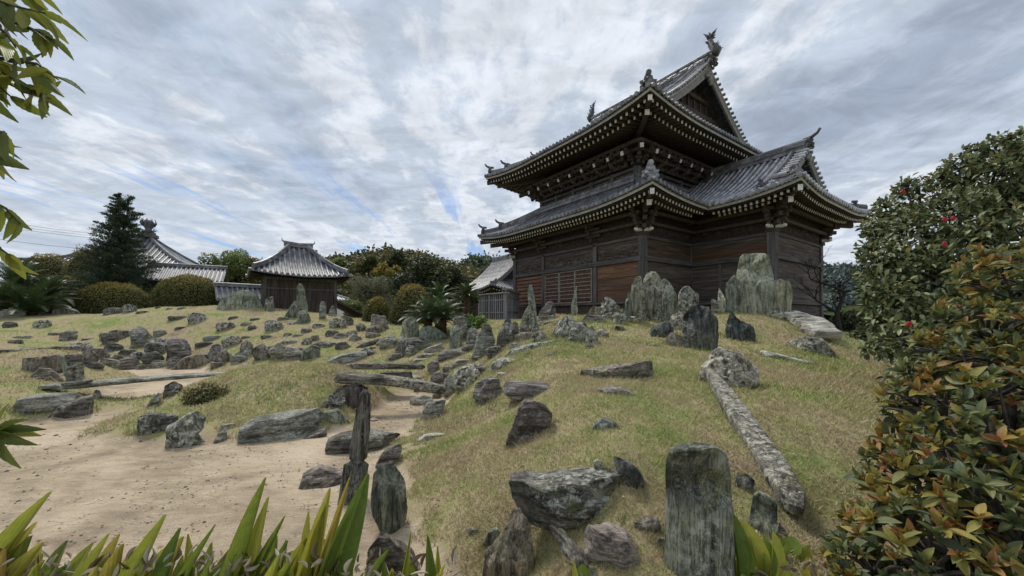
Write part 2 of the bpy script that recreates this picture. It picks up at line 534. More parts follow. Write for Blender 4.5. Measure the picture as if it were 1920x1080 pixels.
DARKWOOD = plain('dark_timber', (.048, .040, .036), .85, .15)  # plain dark wood colour
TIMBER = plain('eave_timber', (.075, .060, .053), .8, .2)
WHITE = plain('white_painted_ends', (.62, .62, .60), .6, .3, .15, 9)
CREAM = plain('cream_painted_eave_edge', (.36, .355, .325), .6, .3, .18, 3)
BARGE = wood_mat('weathered_bargeboard', (.13, .125, .12), (.20, .195, .185), (.28, .27, .255), 'y')


def tile_mat(name, lo, hi, rough, bright=.5):
    m, t = new_mat(name)
    c, s = objvec(t, (1, 1, 1), False)
    n = noisetex(t, c, 5.5, 7, .72)
    v = nd(t, 'ShaderNodeTexVoronoi', {'Vector': c, 'Scale': 3.6}).outputs['Color']
    vv = nd(t, 'ShaderNodeSeparateXYZ', {0: v}).outputs[0]
    g = M(t, 'ADD', M(t, 'MULTIPLY', n, .6), M(t, 'MULTIPLY', vv, .4))
    col = ramp(t, g, [(.3, lo), (.62, hi), (.8, tuple(min(1, x * (1 + bright)) for x in hi))])
    nf = noisetex(t, c, 40, 4, .6)
    finish(t, col, rough, .5, M(t, 'ADD', n, M(t, 'MULTIPLY', nf, .3)), .35, .02)
    return m


TILE = tile_mat('smoked_clay_tile', (.09, .093, .10), (.20, .208, .225), .42)
TILE_DK = tile_mat('dark_tile_and_gap_shade', (.045, .046, .05), (.10, .103, .11), .5)  # ornament tile; between ribs it paints the shade of the gaps
TILE_LT = tile_mat('silvery_lit_tile', (.17, .175, .19), (.36, .37, .40), .40)  # silvery tile, brightened to paint the light on the porch ribs

# ------------------------------------------------------------------ ground
def ground():
    nphi, nr = _gz.shape
    X, Y = _gx.ravel(), _gy.ravel()
    V = np.stack([X, Y, _gz.ravel()], 1)
    i, j = np.meshgrid(np.arange(nphi - 1), np.arange(nr - 1), indexing='ij')
    a = (i * nr + j).ravel()
    Fc = np.stack([a, a + nr, a + nr + 1, a + 1], 1)
    # stitch the seam behind the camera and close the middle
    b = np.arange(nr - 1)
    L = (nphi - 1) * nr
    Fc = np.concatenate([Fc, np.stack([L + b, b, b + 1, L + b + 1], 1)])
    Fc = Fc[:, ::-1]
    m, t = new_mat('garden_soil_and_turf')
    geo = nd(t, 'ShaderNodeNewGeometry').outputs['Position']
    sp = nd(t, 'ShaderNodeSeparateXYZ', {0: geo})
    n_edge = noisetex(t, geo, 2.2, 7, .7)
    z = M(t, 'ADD', sp.outputs[2], M(t, 'MULTIPLY', M(t, 'SUBTRACT', n_edge, .5), .28))
    turf = ramp(t, z, [(.035, 0.), (.095, 1.)])
    # turf: straw and green in drifts
    n1 = noisetex(t, geo, .9, 5, .6, .4)
    n2 = noisetex(t, geo, 9., 6, .7)
    n3 = noisetex(t, geo, 60., 5, .7)
    g = M(t, 'ADD', M(t, 'MULTIPLY', n1, .62), M(t, 'ADD', M(t, 'MULTIPLY', n2, .25), M(t, 'MULTIPLY', n3, .13)))
    tc_ = ramp(t, g, [(.35, (.14, .105, .07)), (.43, (.30, .24, .15)), (.49, (.34, .285, .165)), (.55, (.26, .265, .105)), (.63, (.16, .22, .055))])
    tc_ = mixc(t, .7, tc_, ramp(t, n3, [(.3, .45), (.5, 1.), (.7, 1.4)]), 'MULTIPLY')
    # sand: pale trodden track, grey-brown scuffs, grit
    s1 = noisetex(t, geo, .55, 6, .62, .6)
    s2 = noisetex(t, nd(t, 'ShaderNodeVectorMath', {0: geo, 1: (1, 2.2, 1)}, operation='MULTIPLY').outputs[0], 2.4, 7, .7, .4)
    s3 = noisetex(t, geo, 85., 4, .75)
    ss = M(t, 'ADD', M(t, 'MULTIPLY', s1, .6), M(t, 'MULTIPLY', s2, .4))
    sc_ = ramp(t, ss, [(.34, (.185, .145, .10)), (.44, (.31, .248, .172)), (.53, (.455, .368, .262)), (.63, (.56, .465, .35))])
    sc_ = mixc(t, .75, sc_, ramp(t, s3, [(.28, .5), (.5, 1.), (.72, 1.35)]), 'MULTIPLY')
    # cracked, flaky dry crust in places
    vor = nd(t, 'ShaderNodeTexVoronoi', {'Vector': nd(t, 'ShaderNodeVectorMath', {0: geo, 1: (1.2, 3.5, 1)}, operation='MULTIPLY').outputs[0], 'Scale': 3.0}, feature='DISTANCE_TO_EDGE').outputs[0]
    crack = M(t, 'MULTIPLY', ramp(t, vor, [(.0, 1.), (.05, 0.)]), ramp(t, s2, [(.52, 0.), (.60, .7)]))
    sc_ = mixc(t, crack, sc_, (.13, .105, .08))
    col = mixc(t, turf, sc_, tc_)
    h = M(t, 'ADD', M(t, 'MULTIPLY', n3, .5), M(t, 'ADD', M(t, 'MULTIPLY', s3, .5), M(t, 'SUBTRACT', M(t, 'MULTIPLY', s2, 1.2), M(t, 'MULTIPLY', crack, .5))))
    finish(t, col, .95, .15, h, .8, .02)
    o = npmesh('ground', V, Fc, m)
    tag(o, kind='structure')


ground()


def grass():
    rng = np.random.default_rng(5)
    N = 390000
    # even on screen: azimuth tangent and pixel row at random, kept where turf grows
    lr = rng.uniform(math.log(1.9), math.log(32), N * 2)
    ph = rng.uniform(-.98, .98, N * 2)
    R = np.exp(lr)
    keep = rng.random(N * 2) < np.where(R < 3, .75, np.clip(1.25 - lr * .22, .25, 1))
    X, Y = (R * np.sin(ph))[keep], (R * np.cos(ph))[keep]
    Z = heights(X, Y)
    e = (_val(X, Y, 2.3, 9) - .5) * .14 + (_val(X, Y, 7., 4) - .5) * .08
    dens = np.clip((_val(X, Y, 1.1, 2) * .5 + _val(X, Y, 5.3, 8) * .5) * 1.6, .15, 1)
    k = (Z + e > .09) & (rng.random(len(X)) < dens) & (Y < 25)
    X, Y, Z = X[k][:N], Y[k][:N], Z[k][:N]
    n = len(X)
    R = np.hypot(X, Y)
    hgt = rng.uniform(.012, .040, n) * (1 + .5 * _val(X, Y, .8, 6)) * np.clip(R / 5, .85, 1.7)
    wd = np.clip(R * .0011, .0028, .012) * rng.uniform(.7, 1.2, n)
    a = rng.uniform(0, 2 * math.pi, n)
    tl = rng.uniform(.2, 1.7, n)
    lean = rng.uniform(0, 2 * math.pi, n)
    V = np.empty((n, 3, 3))
    V[:, 0] = np.stack([X - np.cos(a) * wd, Y - np.sin(a) * wd, Z - .004], 1)
    V[:, 1] = np.stack([X + np.cos(a) * wd, Y + np.sin(a) * wd, Z - .004], 1)
    V[:, 2] = np.stack([X + np.cos(lean) * hgt * tl, Y + np.sin(lean) * hgt * tl, Z + hgt], 1)
    g = _val(X, Y, .9, 1) * .55 + _val(X, Y, 3.1, 2) * .35 + rng.random(n) * .5 - .22
    g = g + np.clip((Z - .7) * .13, -.05, .14) + .10 * (np.abs(X + 4.2) + np.abs(Y - 9.5) < 2.6)
    m = leaf_mat('turf_blades', [(.0, (.20, .155, .105)), (.28, (.46, .375, .25)), (.48, (.52, .445, .27)), (.66, (.39, .39, .165)), (.88, (.22, .31, .08))], .75, .25, .2)
    o = npmesh('grass', V.reshape(-1, 3), np.arange(n * 3).reshape(-1, 3), m, g, smooth=False)
    tag(o, 'short yellow-green turf half gone to straw over the garden mounds', 'grass', kind='stuff')


grass()


# ------------------------------------------------------------------ tiled temple roofs
class Slope:
    """one face of a roof: origin O at the eave corner, e along the eave, n inwards"""
    def __init__(s, O, e, n, T, z0, prof, smax, sgL, sgR, lc, dl=4.0, fade=3.2, extL=0.0, extR=0.0):
        s.O, s.e, s.n, s.T, s.z0, s.prof, s.smax = Vector(O), Vector(e), Vector(n), T, z0, prof, smax
        s.sgL, s.sgR, s.lc, s.dl, s.fd, s.extL, s.extR = sgL, sgR, lc, dl, fade, extL, extR

    def lift(s, t, q):
        v = 0.0
        if s.sgL is not None or s.extL:
            v += max(0, 1 - max(0, t) / s.dl) ** 2.2
        if s.sgR is not None or s.extR:
            v += max(0, 1 - max(0, s.T - t) / s.dl) ** 2.2
        return s.lc * min(1, v) * max(0, 1 - q / s.fd) ** 1.3

    def z(s, t, q):
        return s.z0 + s.prof(max(0, q)) + (q * .3 if q < 0 else 0) + s.lift(t, q)

    def p(s, t, q, dz=0.0):
        v = s.O + s.e * t + s.n * q
        return Vector((v.x, v.y, s.z(t, q) + dz))

    def cut(s, q):
        a = 0.0 if s.sgL is None else min(q, s.sgL)
        b = s.T if s.sgR is None else s.T - min(q, s.sgR)
        return a, b

    def qend(s, t):
        q = s.smax
        if s.sgL is not None and t < s.sgL:
            q = min(q, t)
        if s.sgR is not None and s.T - t < s.sgR:
            q = min(q, s.T - t)
        return q

    def surface(s, mb, mi=0, nu=30, nv=14, step=.0):
        rows = []
        for i in range(nv + 1):
            q = s.smax * i / nv
            a, b = s.cut(q)
            if b < a:
                a = b = (a + b) / 2
            rows.append([s.p(a + (b - a) * j / nu, q) for j in range(nu + 1)])
        mb.grid(rows, mi)

    def ribs(s, mb, sp=.27, r=.07, mi=0, seg=.32, t0=None, t1=None, cap=True, capr=None, n=6):
        t = (s.sgL is not None and .12 or .1) if t0 is None else t0
        t1 = s.T - .1 if t1 is None else t1
        k = max(1, round((t1 - t) / sp))
        d = (t1 - t) / k
        for i in range(k + 1):
            tt = t + d * i
            qe = s.qend(tt)
            if qe > .15:
                m = max(2, int(qe / seg))
                vs, fs = [], []
                for j in range(m + 1):
                    for rr in ((r, r * .86) if 0 < j < m else (r,)):
                        q = qe * j / m
                        p = s.p(tt, q, .01)
                        for a in range(n):
                            ang = math.pi * a / (n - 1)
                            vs.append(p + s.e * (math.cos(ang) * rr) + Vector((0, 0, math.sin(ang) * rr)))
                L = len(vs) // n
                fs = [(a * n + b, a * n + b + 1, (a + 1) * n + b + 1, (a + 1) * n + b) for a in range(L - 1) for b in range(n - 1)]
                mb.add(vs, fs, mi, False)
            if cap:
                c = s.p(tt, -.02, .012)
                R = capr or r * 1.28
                mb.tube([c - s.n * .05, c + s.n * .10], R, 10, mi, False)
                c2 = c - s.n * .055
                mb.tube([c2, c2 + s.n * .03], R * .62, 8, mi, False)
            # curved pan tile lip between two caps
            if cap and i < k:
                pa = s.p(tt + d * .18, -.03, -.02)
                pb = s.p(tt + d * .82, -.03, -.02)
                mm = (pa + pb) / 2 + Vector((0, 0, -.035))
                mb.tube([pa, mm, pb], .026, 4, mi, False, False)

    def strip(s, mb, q0, q1, d0, d1, mi=0, nu=40, zf=1.0):
        """board following the eave between insets q0..q1 and heights d0..d1 below the tiles"""
        def pt(t, q, dz):
            v = s.O + s.e * t + s.n * q
            return Vector((v.x, v.y, s.z(t, 0) + s.prof(max(q, 0)) * zf + dz))
        rows = []
        for q, dz in ((q0, d0), (q0, d1), (q1, d1), (q1, d0), (q0, d0)):
            a, b = (0 if s.sgL is None else max(q, 0)), (s.T if s.sgR is None else s.T - max(q, 0))
            if s.extL:
                a = -q + s.extL * 0
            if s.extR:
                b = s.T + q
            rows.append([pt(a + (b - a) * j / nu, q, dz) for j in range(nu + 1)])
        mb.grid(rows, mi, False)
        for j in (0, nu):
            mb.add([rows[k][j] for k in range(4)], [(0, 1, 2, 3)], mi)

    def rafters(s, mb, q0, q1, dz, sp=.2, wd=.08, ht=.1, mi=0, wmi=1, zf=.55, lo=None, hi=None):
        k = int(s.T / sp)
        for i in range(k + 1):
            t = s.T * (i + .5) / (k + 1)
            if (lo is not None and t < lo) or (hi is not None and t > hi):
                continue
            qe = q1
            if s.sgL is not None:
                qe = min(qe, t)
            if s.sgR is not None:
                qe = min(qe, s.T - t)
            if s.extL:
                qe = q1
            if qe < q0 + .1:
                continue
            zb = s.z(t, 0)
            a = s.O + s.e * t + s.n * q0
            b = s.O + s.e * t + s.n * qe
            zb2 = zb - (s.lift(t, 0)) * min(1, qe / 3.2) * .6
            a = Vector((a.x, a.y, zb + dz + s.prof(q0) * zf))
            b = Vector((b.x, b.y, zb2 + dz + s.prof(qe) * zf))
            mb.beam(a, b, wd, ht, mi)
            d = (b - a).normalized() * .004
            mb.beam(a - d, a + d, wd * 1.02, ht * 1.02, wmi)
            mb.f.pop()
            mb.m.pop()
            mb.sm.pop()
            mb.beam(a - d * 1.5, a + d * .2, wd, ht, wmi)

    def soffit(s, mb, q1, dz, mi=0, nu=30, zf=.55):
        rows = []
        for i in range(7):
            q = .06 + (q1 - .06) * i / 6
            a, b = (0 if s.sgL is None else q), (s.T if s.sgR is None else s.T - q)
            if s.extL:
                a = -q
            if s.extR:
                b = s.T + q
            row = []
            for j in range(nu + 1):
                t = a + (b - a) * j / nu
                v = s.O + s.e * t + s.n * q
                row.append(Vector((v.x, v.y, s.z(t, 0) - s.lift(t, 0) * min(1, q / 3.2) * .6 + dz + s.prof(q) * zf)))
            rows.append(row)
        mb.grid(rows, mi, False)


def ridge(mb, pts, wd, ht, mi=0, layers=4, top=.09):
    """stacked ridge tiles with a round cover tile on top"""
    pts = [Vector(p) for p in pts]
    for L in range(layers):
        w_ = wd * (1.0 if L % 2 == 0 else .78)
        z0, z1 = ht * L / layers, ht * (L + 1) / layers
        rows = [[], [], [], []]
        for i, p in enumerate(pts):
            d = (pts[min(i + 1, len(pts) - 1)] - pts[max(i - 1, 0)])
            d.z = 0
            d.normalize()
            r = Vector((-d.y, d.x, 0)) * w_ / 2
            for row, (sg, z) in zip(rows, ((1, z0), (1, z1), (-1, z1), (-1, z0))):
                row.append(p + r * sg + Vector((0, 0, z)))
        mb.grid(rows, mi, False)
        mb.add([rows[k][0] for k in range(4)], [(0, 1, 2, 3)], mi)
        mb.add([rows[k][-1] for k in range(4)], [(3, 2, 1, 0)], mi)
    mb.tube([p + Vector((0, 0, ht + top * .3)) for p in pts], top, 8, mi, False)


def onigawara(mb, p, d, k=1.0, mi=0, style='disc'):
    """demon tile with a cylinder tile above; d = outward horizontal direction"""
    p, d = Vector(p), Vector(d).normalized()
    r = Vector((-d.y, d.x, 0))
    up = Vector((0, 0, 1))
    # shield
    out = [(-.34, 0), (-.30, .2), (-.36, .32), (-.2, .36), (-.17, .5), (0, .6), (.17, .5), (.2, .36), (.36, .32), (.30, .2), (.34, 0)]
    f = [p + r * (a * k) + up * (b * k) + d * (.06 * k) for a, b in out]
    bk = [q - d * (.14 * k) for q in f]
    n = len(f)
    mb.add(f + bk, [tuple(range(n)), tuple(range(2 * n - 1, n - 1, -1))] + [(i, n + i, n + (i + 1) % n, (i + 1) % n) for i in range(n)], mi)
    for a, b, q, rr in ((-.15, .22, .1, .1), (.15, .22, .1, .1), (0, .12, .13, .12), (0, .38, .1, .11), (-.27, .08, .06, .09), (.27, .08, .06, .09)):
        c = p + r * (a * k) + up * (b * k) + d * (q * k)
        mb.tube([c - d * .08 * k, c + d * .02 * k, c + d * .06 * k], [rr * k, rr * k * .9, rr * k * .4], 7, mi)
    if style == 'disc':
        c = p + up * (.62 * k)
        mb.tube([c - d * .25 * k, c + d * .16 * k], .12 * k, 12, mi, False)
        mb.tube([c + d * .16 * k, c + d * .19 * k], .085 * k, 12, mi, False)
        mb.tube([c + d * .10 * k + up * -.2 * k, c + d * .12 * k], .06 * k, 6, mi)
    else:
        # upswept bird-perch tile
        pts = [p + up * (.5 * k) - d * .3 * k, p + up * (.56 * k) + d * .1 * k, p + up * (.68 * k) + d * .32 * k, p + up * (.88 * k) + d * .46 * k]
        mb.tube(pts, [.09 * k, .10 * k, .085 * k, .07 * k], 8, mi)
    return mb


def spiky(mb, p, d, k, mi=0, seed=1):
    """dragon-fish ridge ornament: coiled body, fins and a forked tail held up"""
    rnd = random.Random(seed)
    p, d = Vector(p), Vector(d).normalized()
    up = Vector((0, 0, 1))
    r = Vector((-d.y, d.x, 0))
    body = [p + d * .15 * k, p + d * .28 * k + up * .25 * k, p + d * .12 * k + up * .5 * k, p - d * .05 * k + up * .75 * k, p - d * .08 * k + up * 1.05 * k, p + d * .0 * k + up * 1.3 * k]
    mb.tube(body, [.24 * k, .28 * k, .24 * k, .18 * k, .12 * k, .06 * k], 8, mi)
    for i in range(60):
        t = rnd.random() * 4.6
        j = int(t)
        c = body[j].lerp(body[j + 1], t - j)
        a = rnd.uniform(0, 6.28)
        o = (d * math.cos(a) + r * math.sin(a) * .7 + up * rnd.uniform(.1, 1.0)).normalized()
        L = rnd.uniform(.2, .42) * k
        mb.tube([c, c + o * L * .6, c + o * L], [.07 * k, .045 * k, .008 * k], 4, mi, False)
    for s_, L in ((-1, .6), (1, .45), (0, .5)):
        a = body[-2]
        mb.tube([a, a + up * .3 * k + d * s_ * .16 * k, a + up * L * k + d * s_ * .42 * k - (d * .1 * k if s_ == 0 else d * 0)], [.09 * k, .08 * k, .01 * k], 4, mi, False)


def carved(mb, o, e, up, nrm, W_, H_2, depth, nx, nz, seed, mi=0):
    """relief-carved board"""
    o, e, up, nrm = Vector(o), Vector(e), Vector(up), Vector(nrm)
    rows = []
    for j in range(nz + 1):
        row = []
        for i in range(nx + 1):
            u, v = W_ * i / nx, H_2 * j / nz
            q = Vector((u * 2.6 + seed * 7.3, v * 3.2 + seed, 0))
            h = abs(noise.noise(q * 1.0 + Vector((noise.noise(q * .8) * 1.5, noise.noise(q * .8 + Vector((9, 3, 1))) * 1.5, 0)))) * 2
            h = min(1, h * 1.6)
            h = (1 - h) * .8 + noise.noise(q * 3.3) * .25
            ed = min(1, min(i, nx - i, j, nz - j) / 1.5)
            row.append(o + e * u + up * v + nrm * (depth * max(0, h) * ed))
        rows.append(row)
    mb.grid(rows, mi, False)


def quad_prof(a, b):
    return lambda s: a * s + b * s * s


# ------------------------------------------------------------------ the two-storey hall
YAW = 0.6161
HW, HL = 13.16, 9.57                     # footprint across / along the ridge
WX0, WX1, WV = 3.88, 9.28, 3.66          # porch wing: span and projection
hall = empty('temple_hall', (5.79, 17.5, 1.7), YAW, 'huge dark timber temple hall with two tiers of upturned grey tiled roofs on the rise', 'temple')
ZL = (0, 0, .3)                          # parts are drawn with z measured from eye level


def part(mb, name, mats, parent=None, label=None):
    o = mb.build(name, mats, parent or hall, ZL if parent in (None, hall) else None)
    if label:
        o['label'] = label
    return o


EX, EY, EZ = Vector((1, 0, 0)), Vector((0, 1, 0)), Vector((0, 0, 1))
TM = [TILE, TILE_DK]  # ribs in plain tile, gaps between them painted darker as shade
RMATS = [TIMBER, WHITE, CREAM, DARKWOOD]

# --- upper roof
OU = 1.48
U0 = -OU
UT_L, UT_W = HL + 2 * OU, HW + 2 * OU
pu = quad_prof(.385, .0338)
hwu = UT_W / 2
SG = 2.0
zU = 8.86
usl = [Slope((U0, U0, 0), EY, EX, UT_L, zU, pu, hwu, SG, SG, .42, 4.6),
       Slope((HW + OU, HL + OU, 0), -EY, -EX, UT_L, zU, pu, hwu, SG, SG, .42, 4.6),
       Slope((U0, U0, 0), EX, EY, UT_W, zU, pu, 3.1, 99, 99, .42, 4.6),
       Slope((HW + OU, HL + OU, 0), -EX, -EY, UT_W, zU, pu, 3.1, 99, 99, .42, 4.6)]
roof = MB()
for s in usl:
    s.surface(roof, 1, 40, 20)
for s in usl:
    s.ribs(roof, .27, .072, 0)
uroof = part(roof, 'upper_roof', TM)
# ridges
rd = MB()
zr = zU + pu(hwu)
ridge(rd, [(HW / 2, .45, zr - .1), (HW / 2, HL / 2, zr - .16), (HW / 2, HL - .45, zr - .1)], .5, .62, 0, 5, .13)
carved(rd, (HW / 2 - .262, .6, zr), EY, EZ, -EX, HL - 1.2, .3, .05, 120, 6, 3, 0)
for (x, sx) in ((U0, 1), (HW + OU, -1)):
    for (y, sy) in ((U0, 1), (HL + OU, -1)):
        q = usl[0]
        pts = [(x + sx * s, y + sy * s, q.z(s, s) + .02) for s in (.18, .5, .9, 1.3, 1.7, 2.1, 2.5)]
        ridge(rd, pts, .30, .22, 0, 3, .09)
        pts = [(x + sx * s, y + sy * s, q.z(s, s) + .16) for s in (.95, 1.3, 1.7, 2.1, 2.5)]
        ridge(rd, pts, .26, .2, 0, 2, .085)
# descending ridges beside the gables
for y in (U0 + SG + .75, HL + OU - SG - .75):
    for sx, x in ((1, U0), (-1, HW + OU)):
        pts = [(x + sx * s, y, zU + pu(s) + .03) for s in np.linspace(SG + .1, hwu - .2, 9)]
        ridge(rd, pts, .28, .24, 0, 3, .08)
part(rd, 'roof_ridge', TM, uroof).location = (0, 0, 0)
# gables: bargeboards, edge tiles, pendant, recessed wall
for side, (yb, yw, sg_) in enumerate(((U0 + SG, U0 + SG + .9, 1), (HL + OU - SG, HL + OU - SG - .9, -1))):
    g = MB()
    for sx, x in ((1, U0), (-1, HW + OU)):
        ss = list(np.linspace(SG - .3, hwu, 14))
        wdt = lambda s: .34 + .22 * max(0, (s - SG) / (hwu - SG))
        rows = [[(x + sx * s, yb - sg_ * .02, zU + pu(s) - .06) for s in ss], [(x + sx * s, yb - sg_ * .02, zU + pu(s) - .06 - wdt(s)) for s in ss],
                [(x + sx * s, yb + sg_ * .09, zU + pu(s) - .06 - wdt(s)) for s in ss], [(x + sx * s, yb + sg_ * .09, zU + pu(s) - .06) for s in ss]]
        g.grid(rows, 0, False)
        rows = [[(x + sx * s, yb - sg_ * .05, zU + pu(s) - .03) for s in ss], [(x + sx * s, yb - sg_ * .05, zU + pu(s) - .12) for s in ss], [(x + sx * s, yb - sg_ * .015, zU + pu(s) - .12) for s in ss]]
        g.grid(rows, 1, False)
    part(g, 'bargeboard', [BARGE, CREAM], uroof).location = (0, 0, 0)
    g = MB()
    for sx, x in ((1, U0), (-1, HW + OU)):
        s = SG - .1
        while s < hwu:
            z = zU + pu(s) + .07
            g.tube([(x + sx * s, yb - sg_ * .14, z), (x + sx * s, yb + sg_ * .42, z + .02)], .088, 9, 0, False)
            g.tube([(x + sx * s, yb - sg_ * .16, z), (x + sx * s, yb - sg_ * .13, z)], .058, 8, 0, False)
            s += .245
        ridge(g, [(x + sx * q, yb + sg_ * .46, zU + pu(q) + .06) for q in np.linspace(SG, hwu, 9)], .14, .10, 0, 1, .07)
    part(g, 'gable_edge_tiles', TM, uroof).location = (0, 0, 0)
    g = MB()
    x0, x1 = U0 + SG + 1.0, HW + OU - SG - 1.0
    rows = [[(x0 + (x1 - x0) * i / 20, yw, zU + pu(min(x0 + (x1 - x0) * i / 20 - U0, HW + OU - x0 - (x1 - x0) * i / 20)) - .1) for i in range(21)],
            [(x0 + (x1 - x0) * i / 20, yw, zU + pu(2.6)) for i in range(21)]]
    g.grid(rows, 0, False)
    for k in range(-5, 6):
        x = HW / 2 + k * .62
        zt = zU + pu(hwu - abs(k * .62)) - .45
        if zt > zU + pu(2.9) + .2:
            g.box(x - .05, x + .05, yw - .08, yw + .08, zU + pu(2.7), zt, 1)
    for k, (zz_, hw_) in enumerate(((1.9, 3.4), (2.8, 2.5), (3.7, 1.5))):
        g.box(HW / 2 - hw_, HW / 2 + hw_, yw - sg_ * .12 - .06, yw - sg_ * .12 + .06, zU + zz_, zU + zz_ + .22, 1)
    part(g, 'gable_wall', [DARKWOOD, TIMBER], uroof).location = (0, 0, 0)
    g = MB()
    c = Vector((HW / 2, yb - sg_ * .10, zr - .85))
    for a, b, rr in ((0, 0, .2), (-.2, .1, .15), (.2, .1, .15), (0, -.28, .13), (-.36, .0, .10), (.36, .0, .10), (-.12, -.16, .12), (.12, -.16, .12), (0, .25, .15)):
        g.tube([c + Vector((a, .06 * sg_, b)), c + Vector((a, -.06 * sg_, b)), c + Vector((a, -.1 * sg_, b))], [rr, rr, rr * .5], 9, 0)
    part(g, 'gable_pendant', BARGE, uroof).location = (0, 0, 0)
# ornaments
o_ = MB()
spiky(o_, (HW / 2, .35, zr + .3), (0, -1, 0), .95, 0, 4)
onigawara(o_, (HW / 2, .28, zr - .12), (0, -1, 0), 1.1, 0, 'disc')
part(o_, 'ridge_end_ornament', TILE_DK)
o_ = MB()
spiky(o_, (HW / 2, HL - .35, zr + .45), (0, 1, 0), .8, 0, 9)
part(o_, 'ridge_end_ornament', TILE_DK)
for (x, y, s, st, k) in ((U0, U0, .42, 'disc', .95), (U0, HL + OU, .25, 'perch', .75), (U0, HL + OU, 1.0, 'perch', .8), (HW + OU, U0, .3, 'disc', .8)):
    o_ = MB()
    sx, sy = (1 if x < 0 else -1), (1 if y < 0 else -1)
    onigawara(o_, (x + sx * s, y + sy * s, usl[0].z(s, s) + .12), (-sx, -sy, 0), k, 0, st)
    part(o_, 'corner_ornament', TILE_DK)
for y, sy in ((U0 + SG + .75, -1), (HL + OU - SG - .75, 1)):
    o_ = MB()
    onigawara(o_, (U0 + SG - .1, y, zU + pu(SG) + .05), (-1, 0, 0), .6, 0, 'perch')
    part(o_, 'corner_ornament', TILE_DK)

# --- eave timber of the upper roof
def eaves(slopes, name, q_wall, parts_parent=None, d=.0, sp=.2, corners=(), big=1.0, lo=None, hi=None, inner=(), rw=.088):
    fr = MB()
    for i, s in enumerate(slopes):
        s.strip(fr, .03, .12, -.03, -.10, 3)
        s.strip(fr, .05, .13, -.105, -.225, 2)
        s.strip(fr, .14, .24, -.225, -.33, 3)
        s.strip(fr, .66, .80, -.46, -.52, 0)
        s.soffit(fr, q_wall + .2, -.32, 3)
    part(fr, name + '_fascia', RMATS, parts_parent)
    for s in slopes:
        ra = MB()
        s.rafters(ra, .22, .95, -.40, sp, rw, rw * 1.25, 0, 1)
        s.rafters(ra, .74, q_wall, -.54, sp, rw, rw * 1.25, 0, 1)
        part(ra, 'rafter_row', RMATS, parts_parent)
    for (x, y, sx, sy, z) in corners:
        hr = MB()
        dd = Vector((sx, sy, 0)).normalized()
        for q0, q1, dz, ww in ((.12, 1.3, -.46, .17), (.6, q_wall + .3, -.70, .19)):
            a = Vector((x, y, 0)) + dd * q0 * 1.414
            b = Vector((x, y, 0)) + dd * q1 * 1.414
            a.z, b.z = z + dz, z + dz + .1 * q1
            hr.beam(a, b, ww * big, .24 * big, 0)
            hr.beam(a - dd * .012, a + dd * .001, ww * big * .98, .23 * big, 1)
        part(hr, 'hip_rafter', RMATS, parts_parent)


UI = 1.2                                  # upper storey stands back this far
eaves(usl[:1] + usl[2:3] + usl[1:2] + usl[3:4], 'upper_eave', OU + UI, sp=.3, rw=.1, corners=[(U0, U0, 1, 1, zU + .42), (U0, HL + OU, 1, -1, zU + .42), (HW + OU, U0, -1, 1, zU + .42)])

